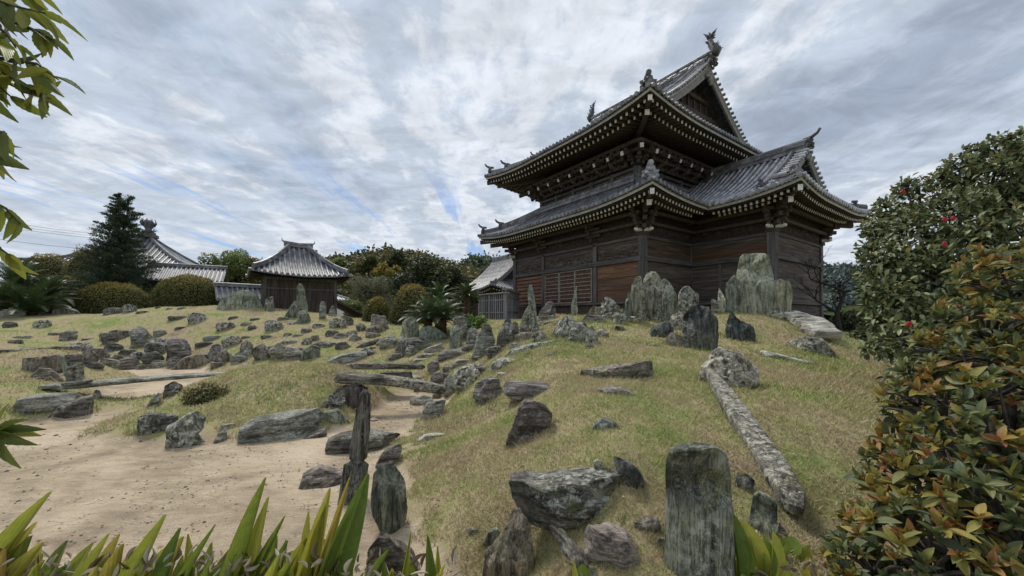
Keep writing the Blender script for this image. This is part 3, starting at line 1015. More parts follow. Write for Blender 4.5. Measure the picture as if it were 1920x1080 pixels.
# --- upper storey walls, panels and brackets
uw = MB()
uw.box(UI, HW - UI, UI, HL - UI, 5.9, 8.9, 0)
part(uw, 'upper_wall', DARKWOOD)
for nm, o, e, n_, T in (('a', (UI, UI, 0), EY, -EX, HL - 2 * UI), ('b', (UI, UI, 0), EX, -EY, HW - 2 * UI)):
    p0 = Vector(o) + n_ * .06
    nb = 5 if nm == 'a' else 6
    rl = MB()
    mats = [BEAM_Y if nm == 'a' else BEAM_X, DARKWOOD, WOOD_Z]
    for z0, z1, dd in ((6.72, 6.88, .05), (7.26, 7.40, .08), (6.5, 6.72, .12)):
        a = p0 - e * .05
        b = p0 + e * (T + .05)
        rl.beam((a.x, a.y, (z0 + z1) / 2), (b.x, b.y, (z0 + z1) / 2), dd + .08, z1 - z0, 0)
    for k in range(nb + 1):
        c = p0 + e * (T * k / nb)
        rl.beam((c.x, c.y, 6.6), (c.x, c.y, 7.44), .2, .2, 2, up=n_)
    part(rl, 'upper_railing', mats)
    for k in range(nb):
        cp = MB()
        a = p0 + e * (T * k / nb + .14)
        carved(cp, (a.x, a.y, 6.90), e, EZ, n_, T / nb - .28, .32, .07, 40, 9, k + (5 if nm == 'b' else 0), 0)
        part(cp, 'carved_panel', BEAM_Y)
    # three-stepped brackets with white-ended tail rafters
    nbk = 8 if nm == 'a' else 11
    for k in range(1, nbk):
        c = Vector(o) + e * (T * k / nbk)
        bk = MB()
        for st in range(3):
            q = .22 + st * .27
            z = 7.55 + st * .24
            b = c + n_ * q
            bk.beam((c.x, c.y, z), (b.x + n_.x * .1, b.y + n_.y * .1, z), .13, .15, 0)
            hw_ = .42 - .0 * st
            for u_ in (-hw_, 0, hw_):
                d_ = b + e * u_
                bk.box(d_.x - .09, d_.x + .09, d_.y - .09, d_.y + .09, z + .09, z + .22, 0)
            a1, a2 = b - e * (hw_ + .1), b + e * (hw_ + .1)
            bk.beam((a1.x, a1.y, z + .01), (a2.x, a2.y, z + .01), .12, .15, 0)
        a1, b1 = c + n_ * 1.1, c
        bk.beam((a1.x, a1.y, 7.80), (b1.x, b1.y, 8.35), .14, .17, 0)
        bk.beam((a1.x + n_.x * .012, a1.y + n_.y * .012, 7.795), (a1.x, a1.y, 7.80), .135, .165, 1)
        # small dragon-head carving under the tail
        h = c + n_ * .62
        bk.tube([(h.x, h.y, 7.45), (h.x + n_.x * .25, h.y + n_.y * .25, 7.52), (h.x + n_.x * .42, h.y + n_.y * .42, 7.66)], [.11, .1, .03], 6, 0, False)
        part(bk, 'bracket', [TIMBER, WHITE])
    # continuous purlin beams over the brackets
    pl = MB()
    for q, z in ((.24, 7.80), (.5, 8.04), (.78, 8.30)):
        a, b = Vector(o) + n_ * q - e * q, Vector(o) + n_ * q + e * (T + q)
        pl.beam((a.x, a.y, z), (b.x, b.y, z), .14, .14, 0)
    part(pl, 'bracket_purlins', TIMBER)
for cx_, cy_, sx, sy in ((UI, UI, -1, -1), (UI, HL - UI, -1, 1)):
    bk = MB()
    dd = Vector((sx, sy, 0)).normalized()
    for st in range(3):
        for dv in (dd * 1.3, Vector((sx, 0, 0)), Vector((0, sy, 0))):
            q = .22 + st * .27
            z = 7.55 + st * .24
            b = Vector((cx_, cy_, 0)) + dv * (q + .15)
            bk.beam((cx_, cy_, z), (b.x, b.y, z), .15, .17, 0)
            bk.box(b.x - .11, b.x + .11, b.y - .11, b.y + .11, z + .09, z + .24, 0)
    for dv, z in ((dd * 1.35, 7.84), (Vector((sx, 0, 0)), 7.80), (Vector((0, sy, 0)), 7.80)):
        a1 = Vector((cx_, cy_, 0)) + dv * 1.12
        bk.beam((a1.x, a1.y, z), (cx_, cy_, z + .5), .17, .2, 0)
        bk.beam((a1.x + dv.x * .012, a1.y + dv.y * .012, z - .004), (a1.x, a1.y, z), .165, .195, 1)
    part(bk, 'bracket', [TIMBER, WHITE])

# --- lower roof
OL = 1.79
L0 = -OL
zLw = 5.02
pl_ = quad_prof(.45, .04)
LT_L, LT_W = HL + 2 * OL, HW + 2 * OL
OW = 1.65                                  # wing eave overhang
WE0, WE1 = WX0 - OW, WX1 + OW
smx = OL + UI
# long left side, far side, far right side, and the two short pieces of gable side either side of the wing
lsl = [Slope((L0, L0, 0), EY, EX, LT_L, zLw, pl_, smx, 99, 99, .38, 4.2),
       Slope((HW + OL, HL + OL, 0), -EY, -EX, LT_L, zLw, pl_, smx, 99, 99, .38, 4.2),
       Slope((L0, L0, 0), EX, EY, WE0 - L0, zLw, pl_, smx, 99, None, .38, 4.2),
       Slope((WE1, L0, 0), EX, EY, HW + OL - WE1, zLw, pl_, smx, None, 99, .38, 4.2),
       Slope((HW + OL, HL + OL, 0), -EX, -EY, LT_W, zLw, pl_, smx, 99, 99, .38, 4.2)]
roof = MB()
for s in lsl:
    s.surface(roof, 1, 40, 10)
    s.ribs(roof, .27, .072, 0)
# the gable-side slope carries on behind the wing up to the valley
Slope((WE0, L0, 0), EX, EY, WE1 - WE0, zLw, pl_, smx, None, None, 0).surface(roof, 1, 6, 8)
lroof = part(roof, 'lower_roof', TM)
rd = MB()
for (x, sx) in ((L0, 1), (HW + OL, -1)):
    for (y, sy) in ((L0, 1), (HL + OL, -1)):
        pts = [(x + sx * s, y + sy * s, lsl[0].z(s, s) + .02) for s in (.16, .5, .9, 1.3, 1.7, 2.1, 2.5, 2.95)]
        ridge(rd, pts, .28, .2, 0, 3, .085)
        pts = [(x + sx * s, y + sy * s, lsl[0].z(s, s) + .16) for s in (1.0, 1.4, 1.8, 2.2, 2.6, 2.95)]
        ridge(rd, pts, .25, .16, 0, 2, .08)
ridge(rd, [(UI - .12, UI, zLw + pl_(smx) - .05), (UI - .12, HL - UI, zLw + pl_(smx) - .05)], .24, .3, 0, 3, .08)
ridge(rd, [(UI, UI - .12, zLw + pl_(smx) - .05), (HW - UI, UI - .12, zLw + pl_(smx) - .05)], .24, .3, 0, 3, .08)
part(rd, 'roof_ridge', TM, lroof).location = (0, 0, 0)
for (x, y, s, st, k) in ((L0, L0, .4, 'disc', .95), (L0, HL + OL, .25, 'perch', .7), (L0, HL + OL, 1.05, 'perch', .75)):
    o_ = MB()
    sx, sy = 1, (1 if y < 0 else -1)
    onigawara(o_, (x + sx * s, y + sy * s, lsl[0].z(s, s) + .1), (-sx, -sy, 0), k, 0, st)
    part(o_, 'corner_ornament', TILE_LT if st == 'disc' else TILE_DK)
eaves(lsl[:4], 'lower_eave', OL + .05, sp=.225, corners=[(L0, L0, 1, 1, zLw + .38), (L0, HL + OL, 1, -1, zLw + .38), (HW + OL, L0, -1, 1, zLw + .38)])

# --- wing roof: a small hip-and-gable running out of the hall
pw = quad_prof(.42, .050)
hww = (WE1 - WE0) / 2
WY0 = -WV - OW
WL = UI - WY0                               # roof length back to the upper storey wall
SGW = 1.25
wsl = [Slope((WE0, UI, 0), -EY, EX, WL, zLw, pw, hww, None, SGW, .36, 3.2),
       Slope((WE1, WY0, 0), EY, -EX, WL, zLw, pw, hww, SGW, None, .36, 3.2),
       Slope((WE0, WY0, 0), EX, EY, WE1 - WE0, zLw, pw, 2.0, 99, 99, .36, 3.2)]
roof = MB()
wsl[0].surface(roof, 1, 40, 14)
wsl[1].surface(roof, 1, 40, 14)
wsl[2].surface(roof, 1, 30, 8)
wsl[0].ribs(roof, .29, .075, 0, cap=False)
wsl[1].ribs(roof, .29, .075, 0, cap=False)
wsl[2].ribs(roof, .27, .08, 0)
# caps only where the eave is free (in front of the hall's own eave)
for s, a, b in ((wsl[0], UI - L0 + .05, WL - .1), (wsl[1], .1, WL - (UI - L0) - .05)):
    k = round((b - a) / .27)
    for i in range(k + 1):
        tt = a + (b - a) * i / k
        c = s.p(tt, -.02, .012)
        roof.tube([c - s.n * .05, c + s.n * .1], .105, 10, 0, False)
        roof.tube([c - s.n * .07, c - s.n * .04], .066, 8, 0, False)
        if i < k:
            pa, pb = s.p(tt + .05, -.03, -.02), s.p(tt + .22, -.03, -.02)
            roof.tube([pa, (pa + pb) / 2 - EZ * .035, pb], .028, 4, 0, False, False)
wroof = part(roof, 'porch_roof', [TILE_LT, TILE_DK])  # rib highlights and gap shade put into the two tile colours
rd = MB()
zrw = zLw + pw(hww)
cxw = (WE0 + WE1) / 2
ridge(rd, [(cxw, WY0 + SGW - .05, zrw - .02), (cxw, (WY0 + UI) / 2, zrw - .08), (cxw, UI, zrw - .08)], .36, .42, 0, 4, .1)
for sx, x in ((1, WE0), (-1, WE1)):
    pts = [(x + sx * s, WY0 + s, wsl[0].z(WL - s, s) + .02) for s in (.16, .45, .8, 1.15, 1.5)]
    ridge(rd, pts, .26, .2, 0, 3, .085)
    pts = [(x + sx * s, WY0 + SGW + .55, zLw + pw(s) + .05) for s in np.linspace(.95, hww - .15, 8)]
    ridge(rd, pts, .17, .1, 0, 2, .07)
part(rd, 'roof_ridge', TM, wroof).location = (0, 0, 0)
yb, yw = WY0 + SGW, WY0 + SGW + .55
g = MB()
for sx, x in ((1, WE0), (-1, WE1)):
    ss = list(np.linspace(SGW - .2, hww, 12))
    wdt = lambda s: .2 + .12 * max(0, (s - SGW) / (hww - SGW))
    g.grid([[(x + sx * s, yb - .02, zLw + pw(s) - .05) for s in ss], [(x + sx * s, yb - .02, zLw + pw(s) - .05 - wdt(s)) for s in ss],
            [(x + sx * s, yb + .07, zLw + pw(s) - .05 - wdt(s)) for s in ss], [(x + sx * s, yb + .07, zLw + pw(s) - .05) for s in ss]], 0, False)
    g.grid([[(x + sx * s, yb - .045, zLw + pw(s) - .02) for s in ss], [(x + sx * s, yb - .045, zLw + pw(s) - .09) for s in ss], [(x + sx * s, yb - .015, zLw + pw(s) - .09) for s in ss]], 1, False)
part(g, 'bargeboard', [BARGE, CREAM], wroof).location = (0, 0, 0)
g = MB()
for sx, x in ((1, WE0), (-1, WE1)):
    s = SGW
    while s < hww + .05:
        z = zLw + pw(s) + .07
        g.tube([(x + sx * s, yb - .13, z), (x + sx * s, yb + .35, z + .02)], .085, 9, 0, False)
        g.tube([(x + sx * s, yb - .15, z), (x + sx * s, yb - .12, z)], .055, 8, 0, False)
        s += .24
part(g, 'gable_edge_tiles', [TILE_LT], wroof).location = (0, 0, 0)
g = MB()
x0, x1 = WE0 + 1.9, WE1 - 1.9
g.grid([[(x0 + (x1 - x0) * i / 16, yw, zLw + pw(min(x0 + (x1 - x0) * i / 16 - WE0, WE1 - x0 - (x1 - x0) * i / 16)) - .08) for i in range(17)], [(x0 + (x1 - x0) * i / 16, yw, zLw + pw(1.7)) for i in range(17)]], 0, False)
for k in range(-3, 4):
    g.box(cxw + k * .4 - .04, cxw + k * .4 + .04, yw - .07, yw + .02, zLw + pw(1.8), zLw + pw(hww - abs(k) * .4) - .3, 1)
part(g, 'gable_wall', [DARKWOOD, TIMBER], wroof).location = (0, 0, 0)
g = MB()
c = Vector((cxw, yb - .08, zrw - .5))
for a, b, rr in ((0, 0, .15), (-.16, .08, .11), (.16, .08, .11), (0, -.2, .1), (-.28, .0, .08), (.28, .0, .08), (0, .18, .11)):
    g.tube([c + Vector((a, .05, b)), c + Vector((a, -.05, b)), c + Vector((a, -.08, b))], [rr, rr, rr * .5], 9, 0)
part(g, 'gable_pendant', BARGE, wroof).location = (0, 0, 0)
o_ = MB()
onigawara(o_, (cxw, WY0 + SGW - .1, zrw + .05), (0, -1, 0), .85, 0, 'perch')
part(o_, 'ridge_end_ornament', TILE_DK)
for x, sx, st in ((WE0, 1, 'perch'), (WE1, -1, 'perch')):
    o_ = MB()
    onigawara(o_, (x + sx * .9, WY0 + SGW + .55, zLw + pw(.9) + .05), (-sx, 0, 0), .5, 0, 'disc')
    part(o_, 'corner_ornament', TILE_DK)
    o_ = MB()
    onigawara(o_, (x + sx * .5, WY0 + .5, wsl[0].z(WL - .5, .5) + .1), (-sx, -1, 0), .55, 0, 'disc')
    part(o_, 'corner_ornament', TILE_DK)
# wing eaves (free part only): short slopes in front of the hall's eave line
FW = -WY0 + L0
wes = [Slope((WE0, L0, 0), -EY, EX, FW, zLw, pw, hww, None, 99, .36, 3.2, extL=1), Slope((WE1, WY0, 0), EY, -EX, FW, zLw, pw, hww, 99, None, .36, 3.2, extR=1), wsl[2]]
for s in wes[:2]:
    f0 = s.lift
    if s is wes[0]:
        s.lift = lambda t, q, T=FW: .36 * max(0, 1 - max(0, T - t) / 3.2) ** 2.2 * max(0, 1 - q / 3.2) ** 1.3
    else:
        s.lift = lambda t, q: .36 * max(0, 1 - max(0, t) / 3.2) ** 2.2 * max(0, 1 - q / 3.2) ** 1.3
eaves(wes, 'porch_eave', OW + .05, sp=.225, corners=[(WE0, WY0, 1, 1, zLw + .36), (WE1, WY0, -1, 1, zLw + .36)])

# --- body: posts, ties, panels
def col(x, y, z0=-.25, z1=3.75, w_=.27):
    c = MB()
    c.box(x - w_ / 2, x + w_ / 2, y - w_ / 2, y + w_ / 2, z0, z1, 0)
    return part(c, 'post', WOOD_Z)


def nose(x, y, dirs, z=3.93):
    b = MB()
    b.box(x - .2, x + .2, y - .2, y + .2, 3.72, 3.86, 0)
    b.box(x - .14, x + .14, y - .14, y + .14, 3.64, 3.72, 0)
    for d in dirs:
        d = Vector(d)
        r = Vector((-d.y, d.x, 0))
        # white rounded beam-end noses on both sides of the post head
        p0 = Vector((x, y, z)) + d * .13
        b.beam(p0, p0 + d * .2, .2, .13, 0)
        p1 = p0 + d * .2
        b.tube([p1 - EZ * .015, p1 + d * .12 + EZ * .01, p1 + d * .2 + EZ * .0], [.085, .085, .06], 8, 1)
        b.beam(p0 + d * .02, p0 + d * .22, .205, .135, 1)
    # bracket stack above
    for k, (zz_, hw_) in enumerate(((4.05, .42), (4.35, .58), (4.62, .7))):
        for d in dirs:
            d = Vector(d)
            q = Vector((x, y, zz_)) + d * hw_
            b.beam((x, y, zz_), q, .16, .17, 0)
            b.box(q.x - .1, q.x + .1, q.y - .1, q.y + .1, zz_ + .09, zz_ + .22, 0)
        dg = sum((Vector(d) for d in dirs), Vector((0, 0, 0)))
        if dg.length > 1.01:
            q = Vector((x, y, zz_)) + dg.normalized() * hw_ * 1.3
            b.beam((x, y, zz_), q, .16, .17, 0)
    return part(b, 'bracket', [TIMBER, WHITE])


BY = [0, 2.74, 6.79, HL]
for y in BY:
    col(0, y, w_=.30 if y in (0, HL) else .24)
col(WX0, 0, w_=.24)
col(WX0, -WV, w_=.32)
col(WX1, -WV)
col(HW, 0)
col(HW, HL)
for (x, y, d) in ((0, 0, ((-1, 0, 0), (0, -1, 0))), (0, HL, ((-1, 0, 0), (0, 1, 0))), (WX0, -WV, ((-1, 0, 0), (0, -1, 0))), (WX1, -WV, ((1, 0, 0), (0, -1, 0)))):
    nose(x, y, d)
for y in BY[1:3]:
    b = MB()
    for zz_, hw_ in ((3.95, .3), (4.25, .45), (4.55, .6)):
        b.beam((0, y, zz_), (-hw_, y, zz_), .15, .16, 0)
        b.beam((-hw_ * .6, y - .45, zz_ + .15), (-hw_ * .6, y + .45, zz_ + .15), .12, .12, 0)
        b.tube([(-hw_, y, zz_), (-hw_ - .12, y, zz_ - .06), (-hw_ - .16, y, zz_ - .18)], [.09, .08, .03], 6, 0)
    part(b, 'bracket', [TIMBER])


def walls(o, e, n_, T, ym, xm, side):
    """dark wall skin + ties for one face; e along, n_ outward"""
    o, e, n_ = Vector(o), Vector(e), Vector(n_)
    bm = BEAM_Y if abs(e.y) > .5 else BEAM_X
    for z0, z1, q in ((2.585, 2.805, .19), (.70, .80, .20), (3.60, 3.72, .13)):
        a_ = o - e * .02 + n_ * (q / 2 - .01)
        b_ = o + e * (T + .02) + n_ * (q / 2 - .01)
        b = MB()
        b.beam((a_.x, a_.y, (z0 + z1) / 2), (b_.x, b_.y, (z0 + z1) / 2), q, z1 - z0, 0)
        part(b, 'tie_beam', bm)
    # frieze and eave wall of dark timber
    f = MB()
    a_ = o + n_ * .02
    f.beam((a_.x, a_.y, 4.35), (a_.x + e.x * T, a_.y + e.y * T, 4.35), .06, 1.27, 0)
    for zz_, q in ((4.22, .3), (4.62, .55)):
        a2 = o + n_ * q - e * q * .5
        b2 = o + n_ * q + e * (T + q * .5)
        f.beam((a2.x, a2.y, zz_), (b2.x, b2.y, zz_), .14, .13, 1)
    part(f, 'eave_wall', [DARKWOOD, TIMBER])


walls((0, 0, 0), EY, -EX, HL, 0, 0, 'a')
walls((0, 0, 0), EX, -EY, WX0, 0, 0, 'b')
walls((WX0, -WV, 0), EY, -EX, WV, 0, 0, 'c')
walls((WX0, -WV, 0), EX, -EY, WX1 - WX0, 0, 0, 'd')
walls((WX1, -WV, 0), EY, EX, WV, 0, 0, 'e')


def panel(name, o, e, n_, T, z0, z1, mat, q=.03, label=None, rows=0):
    o, e, n_ = Vector(o), Vector(e), Vector(n_)
    b = MB()
    a_ = o + n_ * q
    if rows:
        h = (z1 - z0) / rows
        for k in range(rows):
            b.beam((a_.x, a_.y, z0 + h * (k + .5)), (a_.x + e.x * T, a_.y + e.y * T, z0 + h * (k + .5)), .05 + .012 * (k % 2), h - .012, 0)
    else:
        b.beam((a_.x, a_.y, (z0 + z1) / 2), (a_.x + e.x * T, a_.y + e.y * T, (z0 + z1) / 2), .05, z1 - z0, 0)
    return part(b, name, mat, label=label)


# left face, near bay: orange board above, grained boards below
panel('wall_panel', (0, .15, 0), EY, -EX, 2.45, 1.95, 2.58, ORANGE_Y, rows=1, label='bright orange-brown board')
panel('wall_panel', (0, .15, 0), EY, -EX, 2.45, .80, 1.94, BROWN_Y, rows=2, label='brown boards with bold wavy grain')
# far bay: louvred horizontal boards, red-brown
lv = MB()
for k in range(8):
    z = .86 + k * .215
    for a_, b_ in ((6.93, 8.12), (8.17, 9.40)):
        lv.beam((-.06, a_, z + .08), (-.06, b_, z + .08), .05, .19, 0, up=(.35, 0, 1))
lv.box(-.1, -.05, 8.12, 8.17, .82, 2.56, 1)
part(lv, 'louvred_shutter', [wood_mat('reddish_louvres', (.085, .045, .03), (.17, .09, .06), (.24, .14, .10), 'y'), BEAM_Y])
# middle bay: three lattice doors
RED = plain('faded_red_brown_door', (.075, .042, .034), .8, .2)
LAT = plain('bleached_lattice', (.26, .22, .19), .8, .2)
LATD = plain('dark_lattice', (.14, .085, .068), .8, .2)
for k in range(3):
    y0 = 2.92 + k * 1.25
    d = MB()
    xq = -.05 - (.05 if k == 0 else 0)
    d.box(xq + .03, xq + .06, y0, y0 + 1.23, .82, 2.56, 0)
    fm = 1 if k == 0 else 2
    for yy in (y0, y0 + 1.17):
        d.box(xq - .03, xq + .025, yy, yy + .06, .82, 2.56, 1)
    for z in (.82, 2.5):
        d.box(xq - .03, xq + .025, y0 + .06, y0 + 1.17, z, z + .06, 1)
    for j in range(1, 12):
        yy = y0 + .06 + 1.11 * j / 12
        d.box(xq - .012, xq + .02, yy - .018, yy + .018, .94, 2.5, 2)
    for j in range(1, 8):
        z = .88 + 1.62 * j / 8
        d.box(xq - .026, xq - .012, y0 + .06, y0 + 1.17, z - .022, z + .022, 1)
        d.box(xq - .02, xq + .0, y0 + .06, y0 + 1.17, z + .07, z + .095, 2)
    part(d, 'lattice_door', [RED, LAT, LATD])
# foundation boards under the sill, and upper boards/friezes between tie and head beam
panel('foundation_panel', (0, .1, 0), EY, -EX, HL - .2, -.3, .70, RUST_X, .0, rows=3)
for y0, y1 in zip(BY[:-1], BY[1:]):
    panel('wall_panel', (0, y0 + .12, 0), EY, -EX, y1 - y0 - .24, 3.36, 3.60, WOOD_Y, .02)
    panel('wall_panel', (0, y0 + .12, 0), EY, -EX, y1 - y0 - .24, 2.80, 3.36, DARKWOOD, .0)
    cp = MB()
    carved(cp, (-.045, y0 + .16, 2.82), EY, EZ, -EX, y1 - y0 - .32, .54, .10, int((y1 - y0) * 22), 14, y0 + 2, 0)
    part(cp, 'carved_panel', WOOD_Y)
    cp = MB()
    carved(cp, (-.08, y0 + .5, 3.95), EY, EZ, -EX, y1 - y0 - 1.0, .4, .12, int((y1 - y0) * 12), 8, y0 + 12, 0)
    part(cp, 'carved_panel', DARKWOOD)
# return wall, wing side wall and wing front
for o, e, n_, T in (((0.15, 0, 0), EX, -EY, WX0 - .27), ((WX0, -WV + .16, 0), EY, -EX, WV - .28), ((WX0 + .16, -WV, 0), EX, -EY, WX1 - WX0 - .3), ((WX1, -WV + .14, 0), EY, EX, WV - .2)):
    wm = WOOD_X if abs(e[0]) > .5 else WOOD_Y
    panel('wall_panel', o, e, n_, T, .80, 2.585, wm, .03, rows=3)
    panel('wall_panel', o, e, n_, T, 2.805, 3.60, RUST_X if e == EX and o[0] < 1 else wm, .03, rows=2)
    panel('foundation_panel', o, e, n_, T, -.3, .70, wm, .03, rows=2)
panel('wall_panel', (WX0, -WV + .2, 0), EY, -EX, WV - .4, 2.82, 3.3, wood_mat('rusty_brown_board', (.045, .027, .02), (.095, .053, .034), (.14, .085, .055), 'y'), .06)
st = MB()
st.box(WX0 - .12, WX0 - .04, -1.55, -1.43, 1.0, 2.58, 0)
part(st, 'stud', WOOD_Z)
for k in range(3):
    cp = MB()
    carved(cp, (WX0 - .08, -WV + .3, 3.85), EY, EZ, -EX, WV - .6, .6, .12, 50, 9, 31, 0) if k == 0 else carved(cp, ((.3 if k == 1 else WX0 + .4), (-.08 if k == 1 else -WV - .08), 3.85), EX, EZ, -EY, (WX0 - .6 if k == 1 else WX1 - WX0 - .8), .6, .12, 50, 9, 40 + k, 0)
    part(cp, 'carved_panel', DARKWOOD)
# hidden back and far walls
bw = MB()
bw.box(.1, HW - .02, .1, HL - .02, -.3, 5.4, 0)
bw.box(WX0 + .1, WX1 - .1, -WV + .1, .2, -.3, 5.2, 0)
part(bw, 'inner_wall', DARKWOOD)


# ------------------------------------------------------------------ stones
FEET = []


def outline_rock(name, mat, orient, pts, D, T, label, rough=1.0, group='schist stones set in the garden mounds', seed=0, facets=9, blocky=.42, cat='rock'):
    xs, ys = [p[0] for p in pts], [p[1] for p in pts]
    w_px, h_px = max(xs) - min(xs), max(ys) - min(ys)
    # the stone faces the camera: its long plane is square to the line of sight
    d0 = ray((max(xs) + min(xs)) / 2, 590)
    az = math.atan2(d0[0], d0[1])
    fv, rv = Vector((math.sin(az), math.cos(az), 0)), Vector((math.cos(az), -math.sin(az), 0))
    R0 = D / math.cos(az)

    def onplane(R):
        out = []
        for x, y in pts:
            q = Vector(ray(x, y))
            q = q * (R / q.dot(fv))
            out.append((q.dot(rv), EYE + q.z))
        return out
    P = onplane(R0)
    T = T * (max(p[0] for p in P) - min(p[0] for p in P))
    Rc = R0 + T * .40
    P = onplane(Rc)
    scl = (max(p[0] for p in P) - min(p[0] for p in P)) / max(w_px, 1)
    zb = min(p[1] for p in P)
    hh = max(p[1] for p in P) - zb
    # bury the foot
    P = [(x, z - .13 * hh * max(0, 1 - (z - zb) / (.3 * hh + 1e-6)) - .03) for x, z in P]
    n = len(P)
    A = sum(P[i][0] * P[(i + 1) % n][1] - P[(i + 1) % n][0] * P[i][1] for i in range(n)) / 2
    cx = sum((P[i][0] + P[(i + 1) % n][0]) * (P[i][0] * P[(i + 1) % n][1] - P[(i + 1) % n][0] * P[i][1]) for i in range(n)) / (6 * A)
    cz = sum((P[i][1] + P[(i + 1) % n][1]) * (P[i][0] * P[(i + 1) % n][1] - P[(i + 1) % n][0] * P[i][1]) for i in range(n)) / (6 * A)
    big = max(w_px, h_px)
    nt = int(min(150, max(30, big * .75)))
    nf = int(min(64, max(16, big * .32)))
    # boundary radius in every direction, by casting rays to the polygon
    rad = []
    for k in range(nt):
        a = 2 * math.pi * k / nt
        dx, dz = math.cos(a), math.sin(a)
        best = 0
        for i in range(n):
            x1, z1 = P[i][0] - cx, P[i][1] - cz
            x2, z2 = P[(i + 1) % n][0] - cx, P[(i + 1) % n][1] - cz
            ex, ez = x2 - x1, z2 - z1
            den = dx * ez - dz * ex
            if abs(den) < 1e-12:
                continue
            t = (x1 * ez - z1 * ex) / den
            u = (x1 * dz - z1 * dx) / den
            if t > 0 and -1e-6 <= u <= 1 + 1e-6:
                best = max(best, t)
        rad.append(best or .01)
    rnd = random.Random(seed)
    s = max(w_px, h_px) * scl
    sm = min(w_px, h_px) * scl
    cuts = []
    for _ in range(facets):
        nx, ny, nz = rnd.uniform(-.8, .8), -rnd.uniform(.5, 1), rnd.uniform(-.25, .8)
        if rnd.random() < .3:
            ny = -ny
        l = math.sqrt(nx * nx + ny * ny + nz * nz)
        cuts.append((Vector((nx / l, ny / l, nz / l)), rnd.uniform(.45, .9)))
    ov = Vector((rnd.uniform(0, 99), rnd.uniform(0, 99), rnd.uniform(0, 99)))
    vs = []
    sv = (9, 4, 1.0) if orient == 'v' else ((1.2, 3, 9) if orient == 'h' else (4, 4, 4))
    if orient == 'd':
        sv = (6, 3, 6)
    tx, tz = rnd.uniform(-.25, .25), rnd.uniform(-.2, .3)
    for j in range(nf + 1):
        ph = math.pi * j / nf
        sr = abs(math.sin(ph)) ** blocky
        cd = -math.copysign(abs(math.cos(ph)) ** blocky, math.cos(ph))
        for k in range(nt if 0 < j < nf else 1):
            a = 2 * math.pi * k / nt
            r = rad[k] * sr
            x, z = math.cos(a) * r, math.sin(a) * r
            y = cd * T * (.48 if cd < 0 else 1) + (tx * x + tz * z) * .5 * (1 - sr * .4)
            p = Vector((x, y, z))
            for nrm, k_ in cuts:
                ext = abs(nrm.x) * s * .42 + abs(nrm.y) * T * (.48 if nrm.y < 0 else 1) + abs(nrm.z) * s * .3
                d = p.dot(nrm) - ext * k_
                if d > 0:
                    p.y -= max(-T * .8, min(T * .8, d / nrm.y * .9))
            q = p / s + ov
            st = noise.noise(Vector((q.x * sv[0], q.y * sv[1], q.z * sv[2])))
            st2 = noise.noise(Vector((q.x * sv[0] * 2.7, q.y * sv[1] * 2.7, q.z * sv[2] * 2.7)))
            st = st * .45 + round(st * 4.5) / 4.5 * .55
            st2 = round(st2 * 3) / 3 * .6 + st2 * .4
            lo = noise.noise(q * 2.6)
            hi = noise.noise(q * 11)
            amp = sm * rough
            dsp = amp * (.09 * lo + .12 * st + .06 * abs(st2) + .035 * hi + .02 * noise.noise(q * 27))
            o = Vector((x, y * 1.3, z))
            o = o.normalized() if o.length > 1e-6 else Vector((0, -1 if j == 0 else 1, 0))
            edge = .38 + .4 * (1 - sr)
            p += Vector((o.x * dsp * edge, o.y * dsp + (-1 if cd < 0 else 1) * abs(dsp) * .0, o.z * dsp * edge))
            vs.append(p)
    fs = [(0, 1 + (k + 1) % nt, 1 + k) for k in range(nt)]
    for j in range(nf - 2):
        b0, b1 = 1 + j * nt, 1 + (j + 1) * nt
        fs += [(b0 + k, b0 + (k + 1) % nt, b1 + (k + 1) % nt, b1 + k) for k in range(nt)]
    last = len(vs) - 1
    b0 = last - nt
    fs += [(b0 + k, b0 + (k + 1) % nt, last) for k in range(nt)]
    zmin = min(v.z for v in vs)
    vs = [(v.x, v.y, v.z - zmin) for v in vs]
    me = bpy.data.meshes.new(name)
    me.from_pydata(vs, [], fs)
    import bmesh
    bm = bmesh.new()
    bm.from_mesh(me)
    bmesh.ops.recalc_face_normals(bm, faces=bm.faces)
    for f in bm.faces:
        f.smooth = True
    for e in bm.edges:
        if len(e.link_faces) == 2 and e.calc_face_angle(0) > math.radians(32):
            e.smooth = False
    bm.to_mesh(me)
    bm.free()
    c_ = fv * Rc + rv * cx
    o = link(name, me, RM[mat], None, (c_.x, c_.y, cz + zmin - (.10 * hh if h_px < .8 * w_px and D > 3.2 else 0)))
    o.rotation_euler = (0, 0, -az)
    FEET.append((c_.x, c_.y, rv.x, rv.y, (max(p[0] for p in P) - min(p[0] for p in P)) / 2, T))
    return tag(o, label, cat, group)


